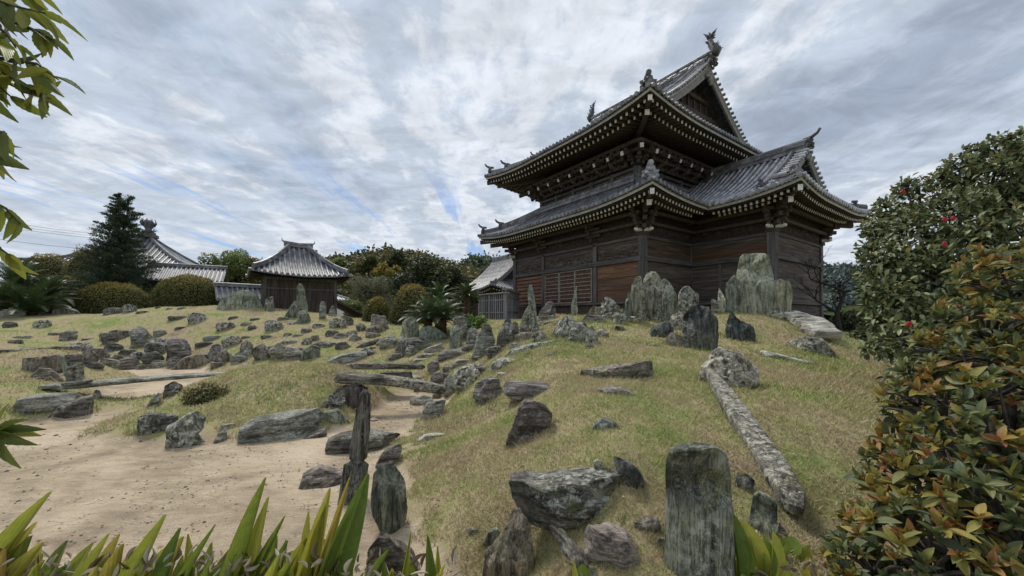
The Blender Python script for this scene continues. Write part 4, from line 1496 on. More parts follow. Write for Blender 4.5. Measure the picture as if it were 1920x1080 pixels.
ROCKS = '''
pale|v|11.8|.28|broad flat-topped pale green slab, tallest stone on the crest before the hall|1379,588 1380,540 1386,500 1390,484 1400,480 1432,479 1441,488 1448,520 1450,545 1445,590
pale|v|11.7|.3|squat pale green standing stone right of the tallest slab|1437,592 1440,560 1450,530 1462,527 1480,532 1484,548 1482,580 1474,598 1450,600
green|v|12|.3|narrow dark green slab left of the tallest slab|1360,580 1361,535 1372,520 1381,514 1384,580
pale|v|12|.4|small pointed pale splinter of stone on the crest|1346,579 1347,538 1352,545 1360,560 1361,580
grey|v|12|.4|tiny pale stone at the left end of the crest slabs|1336,586 1333,562 1340,558 1348,575 1349,587
lichen|n|11.3|.6|low mottled boulder at the foot of the squat green stone|1433,596 1438,580 1450,573 1470,577 1477,590 1462,600
lichen|n|-|.45|lichen-crusted boulder on the right shoulder of the mound|1478,638 1500,628 1540,630 1563,655 1555,668 1520,662 1490,650
blue|v|-|.3|dark notched stone with a raised left tip on the crest lawn|1362,640 1363,610 1372,582 1378,592 1390,602 1410,612 1418,628 1410,640 1385,643
blue|v|-|.35|broad dark blue-grey slab with vertical streaks below the crest|1284,655 1281,620 1284,592 1296,578 1315,575 1330,582 1345,600 1347,630 1340,655 1310,662
lichen|v|10.8|.5|white-speckled upright boulder between the two crest groups|1274,585 1273,552 1280,540 1290,537 1300,546 1309,552 1309,572 1300,584
streak|v|10.9|.35|tallest streaked slab of the jagged cluster on the left crest|1210,602 1208,560 1206,530 1213,515 1222,511 1232,514 1240,528 1246,560 1250,604
streak|v|11.1|.4|narrow streaked slab at the left of the jagged cluster|1187,580 1185,540 1190,524 1200,520 1207,530 1211,590 1200,594
streak|v|10.8|.4|yellow-lichened slab at the right of the jagged cluster|1243,603 1241,528 1247,525 1258,535 1268,555 1272,580 1264,607
green|v|11.3|.4|short green slab leaning on the jagged cluster|1171,584 1174,560 1177,548 1187,546 1190,586
blue|n|-|.6|rounded black boulder at the foot of the jagged cluster|1221,632 1222,615 1240,605 1255,600 1262,620 1250,636
lichen|n|-|.5|white-lichened knob beside the rounded black boulder|1253,614 1260,592 1275,586 1284,592 1283,610 1268,624
brown|n|-|.5|pale brown wedge under the dark streaked slab|1247,640 1258,622 1278,630 1286,648 1262,654
lichen|n|12.2|.5|peaked lichen-mottled boulder by the middle of the hall wall|1127,587 1128,565 1135,556 1148,562 1160,575 1158,590 1135,592
pale|v|12.6|.5|slim pale spire of stone standing before the lattice doors|1071,594 1071,575 1078,545 1082,535 1081,560 1083,580 1080,594
green|v|12.3|.6|tall slim greenish spire before the louvred shutter|997,626 994,600 990,560 991,540 996,534 1001,550 1005,580 1008,615 1003,627
grey|v|12.6|.4|pale slat of stone leaning left against the tall spire|972,616 978,598 987,578 994,568 996,575 988,600 980,617
purple|d|13|.4|reddish-brown slab leaning right behind the tall spire|1005,607 1012,585 1028,565 1034,562 1035,575 1022,602
green|v|12.6|.5|short green upright behind the tall spire|1018,600 1022,570 1030,563 1033,575 1030,600
dark|n|13|.5|dark rounded stone by the hall foundation|1028,589 1028,570 1036,565 1042,578 1040,592
grey|n|12.4|.5|small pale block beside the short green upright|1026,602 1028,592 1038,588 1043,600
lichen|v|-|.5|peaked lichen rock at the left of the mid-slope outcrop|1036,627 1042,612 1052,600 1062,592 1075,600 1082,622 1085,642 1060,642
grey|d|-|.4|pale grey slab in the middle of the mid-slope outcrop|1062,642 1075,607 1085,603 1097,607 1108,622 1105,642 1080,645
lichen|v|-|.5|knobbly dark rock at the right of the mid-slope outcrop|1098,645 1100,622 1110,610 1120,625 1122,646 1105,650
lichen|n|-|.5|small whitish rock just right of the mid-slope outcrop|1120,634 1122,618 1132,615 1140,625 1135,634
purple|n|-|.4|low brown speckled rock in the grass below the hall|1088,602 1100,588 1125,588 1137,600 1120,610
lichen|d|-|.4|mottled slanting rock between the outcrop and the jagged cluster|1145,607 1150,590 1165,578 1178,588 1170,600 1160,614 1148,612
dark|n|-|.5|small dark rock under the slanting mottled rock|1148,622 1155,608 1170,610 1166,622
grey|h|-|.4|flat grey rock at the foot of the short green slab|1176,598 1190,584 1210,592 1202,604
brown|h|12.4|.4|brown flat stone by the hall foundation boards|1098,590 1110,573 1130,573 1134,586
dark|h|-|.35|long box-shaped dark slab with a pale lichened top on the lawn|1088,714 1089,698 1093,688 1150,680 1218,671 1222,678 1221,700 1200,708 1150,714 1110,719
purple|h|-|.35|flat layered purple-brown stone on the slope|944,728 950,714 975,713 1020,716 1063,722 1060,734 1005,739 960,738
dark|h|-|.4|low dark lichened stone in front of the box-shaped slab|1115,737 1122,725 1145,722 1175,726 1199,738 1190,746 1150,745
purple|d|-|.3|rounded grey-purple slab leaning on the open slope|950,824 963,790 975,760 990,750 1020,752 1031,768 1028,790 1016,812 1000,822 975,826
blue|n|-|.4|small dark peaked stone in the middle of the slope|1108,803 1112,792 1130,778 1150,785 1162,798 1150,810 1125,814
purple|v|-|.5|dark upright stone with a pale left edge near the beam bridge|888,742 892,720 910,709 935,710 939,730 930,752 915,758 900,752
lichen|n|-|.5|angular lichened rock at the foot of the slope|852,722 853,700 868,690 890,683 908,700 900,714 870,728
grey|v|-|.5|small upright grey rock touching the right end of the beam bridge|832,737 834,712 845,703 854,715 852,737 840,746
lichen|n|-|.45|large rough lichened boulder under the top of the long leaning beam|1313,707 1318,680 1335,655 1350,645 1390,660 1420,685 1418,702 1395,724 1360,727 1335,722
flatpale|h|-|.3|long thin pale sliver of stone lying on the grass|1422,662 1430,653 1460,660 1525,675 1515,681 1470,676
dark|h|2.85|.3|big curved trough-like dark stone at the bottom of the slope|958,905 962,897 985,896 1010,903 1040,898 1110,893 1175,896 1190,912 1186,930 1150,946 1090,960 1030,966 1000,962 975,945
blue|d|-|.35|dark pointed slab leaning beside the curved stone|1150,857 1165,855 1190,870 1205,893 1207,912 1195,918 1175,900 1158,875
grey|d|-|.4|small grey stone left of the dark pointed slab|1113,860 1122,855 1133,875 1130,885 1120,880
streak|v|2.35|.38|massive flat-topped grey-green standing stone in the foreground|1248,1190 1248,960 1248,880 1251,838 1258,822 1275,818 1330,817 1347,822 1362,846 1370,880 1374,960 1379,1190
green|v|2.7|.4|short dark green stone post right of the massive standing stone|1403,1060 1405,970 1411,928 1420,921 1440,928 1458,942 1459,1000 1456,1070
blue|n|-|.4|small smooth blue-green stone under the long leaning beam|1378,912 1382,890 1400,884 1414,895 1411,916 1395,924
dark|n|-|.4|little dark stone behind the short green post|1452,1002 1462,970 1475,993 1471,1003
purple|n|-|.5|dark purple-grey block at the bottom of the slope|1095,1035 1096,1000 1102,982 1140,985 1175,1000 1200,1040 1196,1056 1120,1054
brown|v|-|.25|broad grey-brown plate leaning below the curved stone|902,1075 908,1035 935,1012 958,968 975,960 998,985 1003,1040 992,1095 920,1095
green|n|-|.4|small mossy green stone beside the grey-brown plate|905,1012 915,990 935,985 938,998 920,1024
brown|d|-|.4|thin diagonal stone strip behind the purple-grey block|1025,984 1040,985 1105,1045 1113,1066 1095,1062
grey|v|-|.4|small upright chip in front of the purple-grey block|1100,1080 1105,1052 1118,1052 1118,1086
brown|h|-|.3|flaky pale plate sunk in the soil near the massive stone|1168,990 1195,972 1230,968 1237,985 1200,998
brown|h|-|.3|smaller flaky pale plate sunk in the soil near the massive stone|1213,1018 1235,1002 1250,1003 1246,1022
green|v|-|.3|tall oval slab standing at the foot of the slope by the sand|700,960 697,920 700,885 712,870 740,872 760,895 764,945 756,980 737,1000 718,990
purple|d|-|.4|small slanting rock above the tall oval slab|705,872 720,845 750,832 752,845 735,867 712,884
purple|h|-|.5|dark purple-grey boulder on the sand left of the stone post|562,907 570,885 600,872 640,880 650,905 645,920 600,920
dark|h|-|.35|flat dark boulder lying on the sand behind the stone post|614,837 618,822 640,812 700,808 750,808 740,820 700,840 660,853 630,850
flatpale|h|-|.3|flat pinkish-grey stone on the lower slope|780,823 800,811 832,810 835,815 828,822 800,827
dark|n|-|.5|dark rock at the bottom edge between the leaves and the slope|688,1015 700,1000 730,1000 770,1030 792,1068 745,1095 700,1070
grey|h|9.5|.5|pale squarish stone on the sand under the beam bridge|768,761 770,745 795,738 812,745 805,762
grey|h|-|.4|layered stone at the sand edge right of the beam bridge|785,792 800,755 835,750 830,768 805,790
dark|d|8.2|.4|dark pointed slab leaning on the left support of the beam bridge|594,766 610,748 640,722 646,740 642,770
green|n|7.7|.5|greenish block under the dark pointed slab|605,790 608,768 635,764 655,785 640,800
grey|h|-|.35|long flat grey-green slab along the sand edge of the centre mound|450,815 452,795 480,780 540,770 595,762 615,785 600,806 560,816 520,818 475,822
lichen|d|-|.4|large lichened rock leaning on the front corner of the centre mound|312,832 315,802 345,785 370,770 386,785 380,802 368,812 386,826 358,843 330,840
dark|v|-|.5|square dark brown rock at the left corner of the centre mound|258,807 262,775 280,768 332,772 330,795 312,813
grey|n|-|.5|grey rock edging the little planted bed|270,768 285,745 298,735 302,750 287,768
dark|n|-|.5|dark rock at the back of the little planted bed|305,745 310,722 325,714 342,722 335,745
grey|d|-|.4|wedge of layered rock between the lichened rock and the long slab|395,834 408,812 425,800 424,826
grey|n|-|.4|pale block behind the layered wedge|412,806 415,792 440,790 445,806
purple|h|-|.4|flat dark sliver at the foot of the long grey-green slab|545,826 570,816 608,801 612,808 580,821
flatpale|n|-|.5|little bluish-white pebble by the long grey-green slab|580,822 583,816 592,815 594,822
grey|h|-|.5|big oval lichened rock under the left end of the plank bridge|28,757 35,745 75,736 140,734 153,742 150,755 110,768 50,771
dark|n|8.6|.5|dark block supporting the plank bridge|90,776 110,758 150,742 172,738 172,766 130,778
dark|d|-|.5|dark rock behind the end of the plank bridge|172,745 178,730 186,730 192,743 185,752
purple|n|-|.5|rounded purple-grey rock on the left grass bank|55,706 75,687 95,688 112,700 125,714 90,717
flatpale|h|-|.4|flat pale stone in the left grass bank|15,711 38,706 60,708 62,713
brown|v|14.4|.4|block under the long flat stone at the left|42,692 45,668 110,662 118,692 80,696
dark|v|14.6|.4|dark square rock under the right end of the long flat stone|124,694 122,666 155,664 156,688
grey|v|15.2|.5|squarish boulder with a white-lichened top on the far bank|245,652 246,622 262,612 275,620 288,635 276,650 257,654
purple|v|15|.4|red-brown upright slab on the far bank|314,680 315,640 330,635 350,640 358,660 345,680
brown|h|14.6|.4|pale brown triangular slab at the edge of the far sand|315,694 345,668 375,660 402,680 382,692
purple|d|14.8|.4|leaning purple-brown slab right of the triangular slab|390,672 397,650 410,646 438,670 436,690
lichen|n|15|.5|mottled blocky rock right of the leaning slab|428,670 450,655 470,645 476,665 455,678
grey|d|15|.4|blue-grey slanting rock with a white foot on the far bank|478,652 495,645 514,668 503,677
brown|v|15|.4|small orange-brown stone on the far bank|514,668 518,650 527,642 540,655 540,670
dark|h|14.6|.6|dark capstone laid flat over two boulders|583,646 600,638 640,641 650,648 620,654
green|n|14.6|.6|rounded boulder under the left of the dark capstone|562,672 568,655 585,647 600,652 597,678
grey|h|14.4|.5|blocky rock under the right of the dark capstone|595,682 640,662 685,655 686,682 640,686
dark|d|15|.4|dark slab slanting up right of the capstone|660,652 680,640 712,632 700,643 672,654
pale|d|21.5|.35|large arched pale green boulder at the top of the left mound|403,577 415,560 440,545 465,541 480,550 494,577 480,583 430,580
green|v|21.6|.4|dark green upright right of the arched boulder|495,584 498,562 512,555 515,586
green|v|20.8|.4|dark green pointed spire before the board-walled shed|556,588 557,540 563,531 570,542 577,575 575,592
green|v|20.6|.4|left shoulder stone of the pointed spire|532,594 548,570 556,560 558,602
green|n|20.2|.4|small square-topped stone at the foot of the pointed spire|557,607 560,583 575,582 583,600 570,609
grey|v|20|.4|slim pointed stone right of the spire by the shed|598,600 600,570 605,563 612,572 610,600
grey|v|20.2|.4|short pointed stone at the right corner of the shed|613,596 620,576 626,572 631,594
grey|v|16.5|.3|square pale slab with vertical grooves before the azalea domes|697,617 698,590 722,592 728,614 715,621
pale|v|14.8|.35|leaning pale green slab in the middle stone group|751,633 755,605 770,593 782,600 785,630 765,640
green|d|14.6|.4|dark green slab sloping right in the middle stone group|786,616 795,610 810,607 838,625 836,640 810,642 788,630
dark|h|-|.5|large dark overhanging boulder in the middle stone group|742,657 748,635 780,630 812,645 790,656 750,669
grey|h|-|.4|flat pale grey rock right of the overhanging boulder|788,664 800,650 830,640 836,655 815,664
green|v|13.8|.4|grooved pale green slab beside the cycads|843,653 845,615 858,610 868,620 862,655
dark|v|14.2|.5|tall brown-black rock behind the grooved green slab|850,612 852,597 875,592 883,610 872,642 858,640
dark|v|13.4|.4|dark streaked rock left of the tall grooved peak|872,653 878,617 890,612 898,630 886,655
grey|v|13|.4|tall grey peak with deep vertical grooves|884,668 895,632 908,608 920,610 926,640 915,670
dark|v|13|.4|dark lichened crag left of the lattice fence foot|930,652 935,625 948,600 955,598 966,620 962,642 940,657
dark|v|13.4|.5|dark stone between the crag and the hall|965,642 960,605 970,603 976,637
purple|h|-|.4|purple-brown block lying below the grooved slabs|822,670 825,656 850,653 880,657 878,671
flatpale|h|-|.5|low squared stone kerb on the grass|774,678 776,671 814,668 815,675
lichen|h|-|.35|long ridge of brown lichened rock on the left of the slope|940,668 960,650 990,642 1040,633 1050,640 1020,652 980,670
lichen|h|-|.4|shorter lichened rock below the long ridge|915,692 925,676 935,670 985,668 993,678 950,689 925,698
purple|h|-|.4|dull flat rock right of the shorter lichened rock|1010,673 1025,660 1044,655 1040,666
grey|n|-|.5|rounded grey boulder left of the overhanging boulder|712,652 715,635 735,627 748,640 740,657
'''
_i = 0
for ln in ROCKS.strip().splitlines():
    m_, orient, D_, T_, lab, ps = ln.split('|')
    pts = [tuple(float(v) for v in q.split(',')) for q in ps.split()]
    ym = max(p[1] for p in pts)
    xm = sum(p[0] for p in pts if p[1] > ym - 12) / len([1 for p in pts if p[1] > ym - 12])
    yt = min(p[1] for p in pts)
    if ym < 1000 and 'trough' not in lab:
        hs = [hit(p[0], p[1] - 2, None) for p in pts if p[1] > ym - .45 * (ym - yt)]
        hs = [h for h in hs if h and h < 26]
        if hs:
            hs.sort()
            D_ = .6 * hs[0] + .4 * hs[len(hs) // 2]
        elif D_ == '-':
            D_ = 12.0
    elif D_ == '-':
        D_ = hit(xm, ym - 2, 3.0)
    D_ = float(D_)
    if ym < 1000:
        xc_ = (max(p[0] for p in pts) + min(p[0] for p in pts)) / 2
        pts = [(xc_ + (x - xc_) * 1.06, ym + (y - ym) * 1.07) for x, y in pts]
    _i += 1
    up = (max(p[0] for p in pts) - min(p[0] for p in pts)) < 1.1 * (ym - min(p[1] for p in pts))
    outline_rock('standing_stone' if up else 'garden_rock', m_, orient, pts, D_, float(T_), lab, seed=_i, blocky=.36 if up else .42,
                 cat='standing stone' if up else 'rock')

# smaller stones: material, centre x, foot y, width, height, label
BLOBS = '''
grey 20 597 62 20 long pale rock on the skyline of the left mound
dark 60 592 50 14 dark rock behind the long pale skyline rock
pale 122 590 56 16 smooth pale green stone before the leftmost azalea
lichen 80 616 40 20 bushy-looking dark lichened rock on the left mound
dark 18 616 36 16 dark low rock at the left edge of the far mound
grey 43 636 40 10 flat grey rock, upper of the pair at far left
dark 30 646 34 12 dark rock under the flat grey rock at far left
dark 100 630 28 9 thin dark rock in the grass of the left mound
grey 137 627 24 10 small pale rock in the grass of the left mound
purple 172 637 44 5 thin purple plate on the left mound
dark 215 590 50 17 dark blocky rock in front of the two azalea domes
lichen 243 588 30 21 white-lichened rock joined to the dark blocky rock
dark 267 589 26 8 low dark stone right of the white-lichened rock
dark 296 580 13 6 first tiny dark stone along the top of the left mound
grey 318 582 16 7 second tiny stone along the top of the left mound
grey 342 581 20 7 third tiny stone along the top of the left mound
dark 336 601 46 12 flat black stone beside the conical lichened rock
lichen 370 608 38 26 conical lichened rock on the left mound
dark 345 617 40 7 thin dark plate below the conical rock
lichen 423 620 40 20 grey speckled dome of rock on the left mound
dark 438 600 24 9 small black stone left of centre on the mound
dark 478 602 22 8 small black stone below the arched boulder
grey 462 612 26 10 pale flat stone below the arched boulder
purple 473 620 18 14 small reddish rock on the left mound
lichen 514 622 38 26 rough dark rock with a peaked left corner on the mound
grey 531 602 26 10 flat grey stone in front of the dark green upright
lichen 549 610 24 9 white stone in the grass below the pointed spire
dark 575 626 22 14 dark rock of the low row below the spire
grey 560 632 28 8 pale rock of the low row below the spire
lichen 598 616 26 12 mottled rock right below the slim pointed stone
lichen 634 616 40 24 cluster-like white rock below the shed corner
dark 622 632 30 16 dark rock under the cluster-like white rock
grey 660 630 22 14 grey rock right of the cluster-like white rock
dark 668 640 24 12 dark rock lowest of those below the shed corner
purple 500 636 26 10 low purplish rock on the middle of the left mound
grey 400 640 40 14 pale rock above the leaning purple-brown slab
dark 385 652 44 14 dark layered rock above the triangular slab
lichen 435 650 42 24 rounded lichened rock above the blocky rock
grey 300 632 30 16 low pale rock beside the squarish boulder
dark 290 668 44 30 stack of thin dark layers left of the red-brown slab
grey 300 690 40 18 low grey rock at the foot of the dark layers
dark 215 660 44 20 dark slanting rock left of the squarish boulder
dark 178 670 44 22 dark layered rock right of the long flat stone
grey 205 688 46 20 blue-grey rocks' largest piece at the far sand edge
green 240 692 26 22 greenish pointed rock at the far sand edge
grey 270 694 34 14 flat pale rock at the far sand edge
grey 195 640 22 18 pale stone in the grass above the far bank
dark 412 690 40 14 low mossy rock at the left foot of the centre mound
dark 555 660 50 10 thin dark ledge left of the capstone
lichen 545 646 36 12 lichened rock above the thin dark ledge
lichen 575 648 22 16 mottled round rock behind the capstone
grey 640 636 34 14 pale grey rock above the capstone
purple 462 636 24 8 dull red stone at the middle of the far bank
dark 540 632 20 10 small dark stone above the orange-brown stone
purple 505 660 18 14 dull purple rock beside the orange-brown stone
dark 655 668 18 10 small rock right of the capstone pile
dark 700 656 18 8 small dark rock in the grass right of the capstone pile
flatpale 1194 645 24 8 flat pale stone in the crest lawn
grey 1225 650 26 9 flat mossy stone in the crest lawn
grey 1068 654 18 10 small pale stone under the mid-slope outcrop
dark 898 676 26 12 small rock between the purple block and the ridge
grey 870 685 44 14 flat grey rock on the lower left slope
grey 902 690 22 10 small pale rock beside the flat grey rock
flatpale 945 705 30 10 flat bluish stone above the layered purple-brown stone
dark 905 668 26 26 small brown rock at the foot of the tall grey peak
dark 830 712 36 16 dark rock behind the right end of the beam bridge
grey 778 716 60 14 pale layered rock behind the beam bridge
dark 790 735 30 12 low dark rock under the right end of the beam bridge
purple 820 725 26 30 slanting purple rock right of the beam bridge
dark 1003 628 16 18 small dark stone at the foot of the tall spire
brown 985 640 40 22 brown rock below the leaning pale slat
lichen 1025 610 40 12 low lichened rock right of the tall spire
grey 1490 676 20 7 little grey stone on the right shoulder lawn
dark 890 1000 24 16 small dark clod-like stone near the grey-brown plate
grey 718 1012 18 10 little grey stone beside the tall oval slab
flatpale 265 842 14 4 chip of stone on the sand
flatpale 505 850 22 4 flat pale flake on the sand near the long slab
brown 1050 1062 22 12 small brown stone by the thin diagonal strip
grey 1505 625 30 12 low grey stone above the right shoulder boulder
lichen 1395 668 16 8 tiny lichened stone right of the rough boulder
'''
for ln in BLOBS.strip().splitlines():
    a_ = ln.split(' ', 5)
    m_, (cx_, yb_, w_, h_), lab = a_[0], (float(v) for v in a_[1:5]), a_[5]
    _i += 1
    rr = random.Random(_i * 7 + 1)
    N_ = 10
    pts = []
    pk = rr.uniform(-.35, .35)
    for k in range(N_):
        a = 2 * math.pi * k / N_
        ex, ez = math.cos(a), math.sin(a)
        r_ = rr.uniform(.82, 1.08)
        px_ = cx_ + w_ / 2 * math.copysign(abs(ex) ** .8, ex) * r_ + (pk * w_ * .4 if ez > .7 else 0)
        pts.append((px_, yb_ - h_ / 2 - h_ / 2 * math.copysign(abs(ez) ** .7, ez) * r_))
    D_ = hit(cx_, yb_ - 1.5, 20.0)
    outline_rock('garden_rock', m_, 'h' if w_ > 2 * h_ else 'n', pts, D_, .45, lab, seed=_i, rough=1.2)


# jagged stones packed along the banks; look-alikes share one label per bank
BANKS = [('far', 'one of the small jagged stones packed along the far sandy bank', 'jagged stones packed along the far bank', [(168, 684), (190, 678), (222, 682), (238, 668), (262, 676), (286, 684), (300, 662), (330, 690), (372, 684), (405, 676), (418, 684), (448, 682), (462, 668), (490, 676), (522, 676), (548, 676), (240, 694), (175, 692), (150, 660), (130, 640), (205, 646), (228, 636)], 38, 25),
         ('mid', 'one of the broken rocks strewn between the capstone and the big overhanging boulder', 'broken rocks of the middle slope', [(700, 634), (722, 648), (690, 668), (664, 640), (640, 656), (742, 676), (770, 668), (800, 672), (760, 650), (708, 626), (676, 622), (650, 610), (590, 640), (812, 700), (842, 672)], 31, 18),
         ('slope', 'one of the low rocks stepping up the left side of the great mound', 'low rocks on the left side of the great mound', [(868, 702), (880, 660), (905, 700), (930, 668), (950, 640), (968, 652), (985, 628), (990, 610), (1012, 640), (918, 655), (845, 695), (820, 748), (812, 768), (865, 735), (1050, 612), (1140, 600), (1168, 605), (1105, 655)], 29, 17)]
for nm_, lab, grp, spots, w0, h0 in BANKS:
    for k, (x, y) in enumerate(spots):
        _i += 1
        rr = random.Random(_i * 11)
        w_, h_ = w0 * rr.uniform(.7, 1.5), h0 * rr.uniform(.7, 1.5)
        pts = []
        n_ = rr.choice((6, 7, 8))
        for j in range(n_):
            a = 2 * math.pi * (j + rr.uniform(-.2, .2)) / n_
            r_ = rr.uniform(.72, 1.15)
            pts.append((x + w_ / 2 * math.cos(a) * r_, y - h_ / 2 - h_ / 2 * math.sin(a) * r_))
        outline_rock('garden_rock', rr.choice(('dark', 'grey', 'purple', 'lichen', 'dark', 'brown')), rr.choice('hdn'), pts, hit(x, y - 1, 15), .5, lab, group=grp, seed=_i, rough=1.3)


# long stones that bridge or lean: built between real points
def beam_stone(name, mat, path, halfw, halfh, label, cat, seed, nt=22, tilt=0.0, group=None):
    path = [Vector(p) for p in path]
    o0 = path[0].copy()
    # resample
    L = [0]
    for a, b in zip(path, path[1:]):
        L.append(L[-1] + (b - a).length)
    n = max(14, int(L[-1] / .05))
    vs = []
    rnd = random.Random(seed)
    ov = Vector((rnd.uniform(0, 50), rnd.uniform(0, 50), 0))
    for i in range(n + 1):
        s = L[-1] * i / n
        k = max(j for j in range(len(L) - 1) if L[j] <= s + 1e-9)
        f = (s - L[k]) / (L[k + 1] - L[k])
        c = path[k].lerp(path[k + 1], f)
        d = (path[k + 1] - path[k]).normalized()
        r = d.cross(EY if abs((path[-1] - path[0]).normalized().z) > .7 else EZ)
        r.normalize()
        u = r.cross(d)
        hw = halfw[k] * (1 - f) + halfw[k + 1] * f
        hh = halfh[k] * (1 - f) + halfh[k + 1] * f
        e = min(1, min(i, n - i) / (n * .05 + .01) + .5)
        for j in range(nt):
            a = 2 * math.pi * j / nt
            ca, sa = math.copysign(abs(math.cos(a)) ** .32, math.cos(a)), math.copysign(abs(math.sin(a)) ** .32, math.sin(a))
            q = Vector((s * 1.1, ca * hw * 9, sa * hh * 9)) + ov
            dn = .16 * noise.noise(q) + .10 * noise.noise(q * 2.7) + .05 * noise.noise(Vector((s * 9, ca * 3, sa * 3)) + ov)
            vs.append(c + r * (ca * hw * e * (1 + dn)) + u * (sa * hh * e * (1 + dn * 1.3)) + d * (noise.noise(Vector((ca, sa, seed * 3.1 + (0 if i < n / 2 else 5)))) * .05 if i in (0, n) else 0))
    fs = [(i * nt + j, i * nt + (j + 1) % nt, (i + 1) * nt + (j + 1) % nt, (i + 1) * nt + j) for i in range(n) for j in range(nt)]
    fs += [tuple(range(nt - 1, -1, -1)), tuple(n * nt + j for j in range(nt))]
    b = MB()
    b.add([v - o0 for v in vs], fs, 0, True)
    o = b.build(name, RM[mat], None, o0)
    return tag(o, label, cat, group)


def G(px, py, fb=None):
    D = hit(px, py, fb)
    return at(px, py, D)


# the long mottled beam leaning from the rough boulder down to the foreground
p1, p0 = at(1327, 692, 5.95), at(1497, 950, 2.95)
pm = p0.lerp(p1, .5)
RM['beam'] = rock_mat('white_mottled_beam_stone', (.10, .095, .083), (.15, .145, .13), (.045, .04, .036), 1.2, lc=(.46, .46, .40), streak=(4, 4, 4), lscale=17.)
beam_stone('leaning_beam', 'beam', [p0 - Vector((0, 0, .03)), p0.lerp(p1, .12), pm, p0.lerp(p1, .85), p1], [.07, .105, .115, .085, .04], [.07, .08, .08, .065, .04], 'long white-mottled stone beam leaning down the lawn from the rough boulder', 'stone beam', 3)
# beam bridge over the sand
D2 = 8.3
RM['pier'] = rock_mat('dark_pier_stone', (.05, .042, .037), (.09, .078, .068), (.022, .019, .017), .15, streak=(7, 7, .8))
RM['weath'] = rock_mat('weathered_beam_stone', (.085, .08, .072), (.16, .155, .14), (.03, .028, .026), .5, streak=(.8, 6, 9))
beam_stone('stone_beam', 'weath', [at(630, 707, D2 - .1), at(700, 711, D2), at(780, 721, D2 + .1), at(836, 731, D2 + .2)], [.15, .17, .15, .12], [.10, .10, .10, .09], 'thick weathered stone beam spanning the sandy gully, nearer of the two', 'stone beam', 5)
beam_stone('stone_beam', 'dark', [at(648, 687, 9.9), at(720, 686, 10), at(796, 688, 10.2)], [.16, .17, .12], [.07, .07, .06], 'thin dark stone beam lying across the gully behind the nearer one', 'stone beam', 6)
beam_stone('stone_support', 'pier', [at(658, 790, 8.1), at(664, 722, 8.2)], [.25, .24], [.22, .22], 'stout dark stone pier under the left end of the beam bridge', 'stone pier', 7)
beam_stone('stone_support', 'dark', [at(742, 718, 10.2), at(742, 697, 10.2)], [.4, .38], [.14, .14], 'low dark pier under the thin rear beam', 'stone pier', 8)
# stone post at the sand edge, two lengths set one above the other
RM['post'] = rock_mat('dark_split_post', (.055, .05, .045), (.12, .115, .10), (.022, .02, .019), .3, lc=(.30, .32, .26), streak=(9, 9, .6))
beam_stone('stone_post', 'post', [at(672, 866, 4.45), at(678, 800, 4.45), at(686, 731, 4.45)], [.085, .085, .045], [.07, .065, .045], 'tall split grey stone post rising at the edge of the sand', 'stone post', 9)
beam_stone('stone_post', 'post', [at(651, 985, 4.3), at(661, 920, 4.35), at(671, 862, 4.42)], [.12, .115, .11], [.10, .10, .10], 'dark purple-brown block post under the split grey post', 'stone post', 10)
# plank bridge on the left
beam_stone('plank_bridge', 'grey', [at(80, 724, 8.6), at(150, 722, 8.75), at(250, 713, 9.2), at(350, 705, 9.6), at(428, 700, 9.9)], [.2, .27, .27, .24, .16], [.035, .05, .05, .045, .03], 'long thin grey stone plank bridging the sand to the centre mound', 'stone bridge', 11)
bench = empty('stone_bench', at(143, 722, 8.65), 0, 'little bench of stone blocks standing on the left end of the plank bridge', 'stone bench')
for nm, m_, pp, hw_, hh_, sd_ in (('upright', 'grey', [(136, 724, 8.65), (134, 690, 8.65)], [.07, .065], [.07, .07], 12), ('upright', 'grey', [(151, 718, 8.65), (149, 684, 8.65)], [.06, .055], [.06, .06], 13),
                                  ('slab', 'grey', [(127, 692, 8.6), (153, 681, 8.65)], [.08, .07], [.03, .03], 14), ('sill', 'grey', [(118, 720, 8.45), (170, 714, 8.6)], [.10, .09], [.04, .04], 15)):
    o = beam_stone(nm, m_, [at(*q) for q in pp], hw_, hh_, None, None, sd_)
    o.parent = bench
    o.location = o.location - bench.location
beam_stone('leaning_slat', 'green', [at(127, 705, 8.9), at(115, 668, 8.95)], [.05, .035], [.04, .03], 'thin green stone slat leaning behind the bench', 'stone slab', 16)
beam_stone('flat_stone_bridge', 'dark', [at(-40, 662, 14), at(60, 657, 14.2), at(120, 653, 14.6), at(158, 651, 15)], [.5, .5, .4, .3], [.08, .09, .09, .06], 'long dark flat stone resting on blocks at the far left', 'stone slab', 17)
# long slope slab and flat stones by the crest
beam_stone('sloping_slab', 'flatpale', [at(1478, 589, 11.6), at(1515, 604, 10.9), at(1556, 630, 9.9)], [.28, .38, .30], [.12, .16, .12], 'long pale slab running down the right end of the crest', 'stone slab', 18)


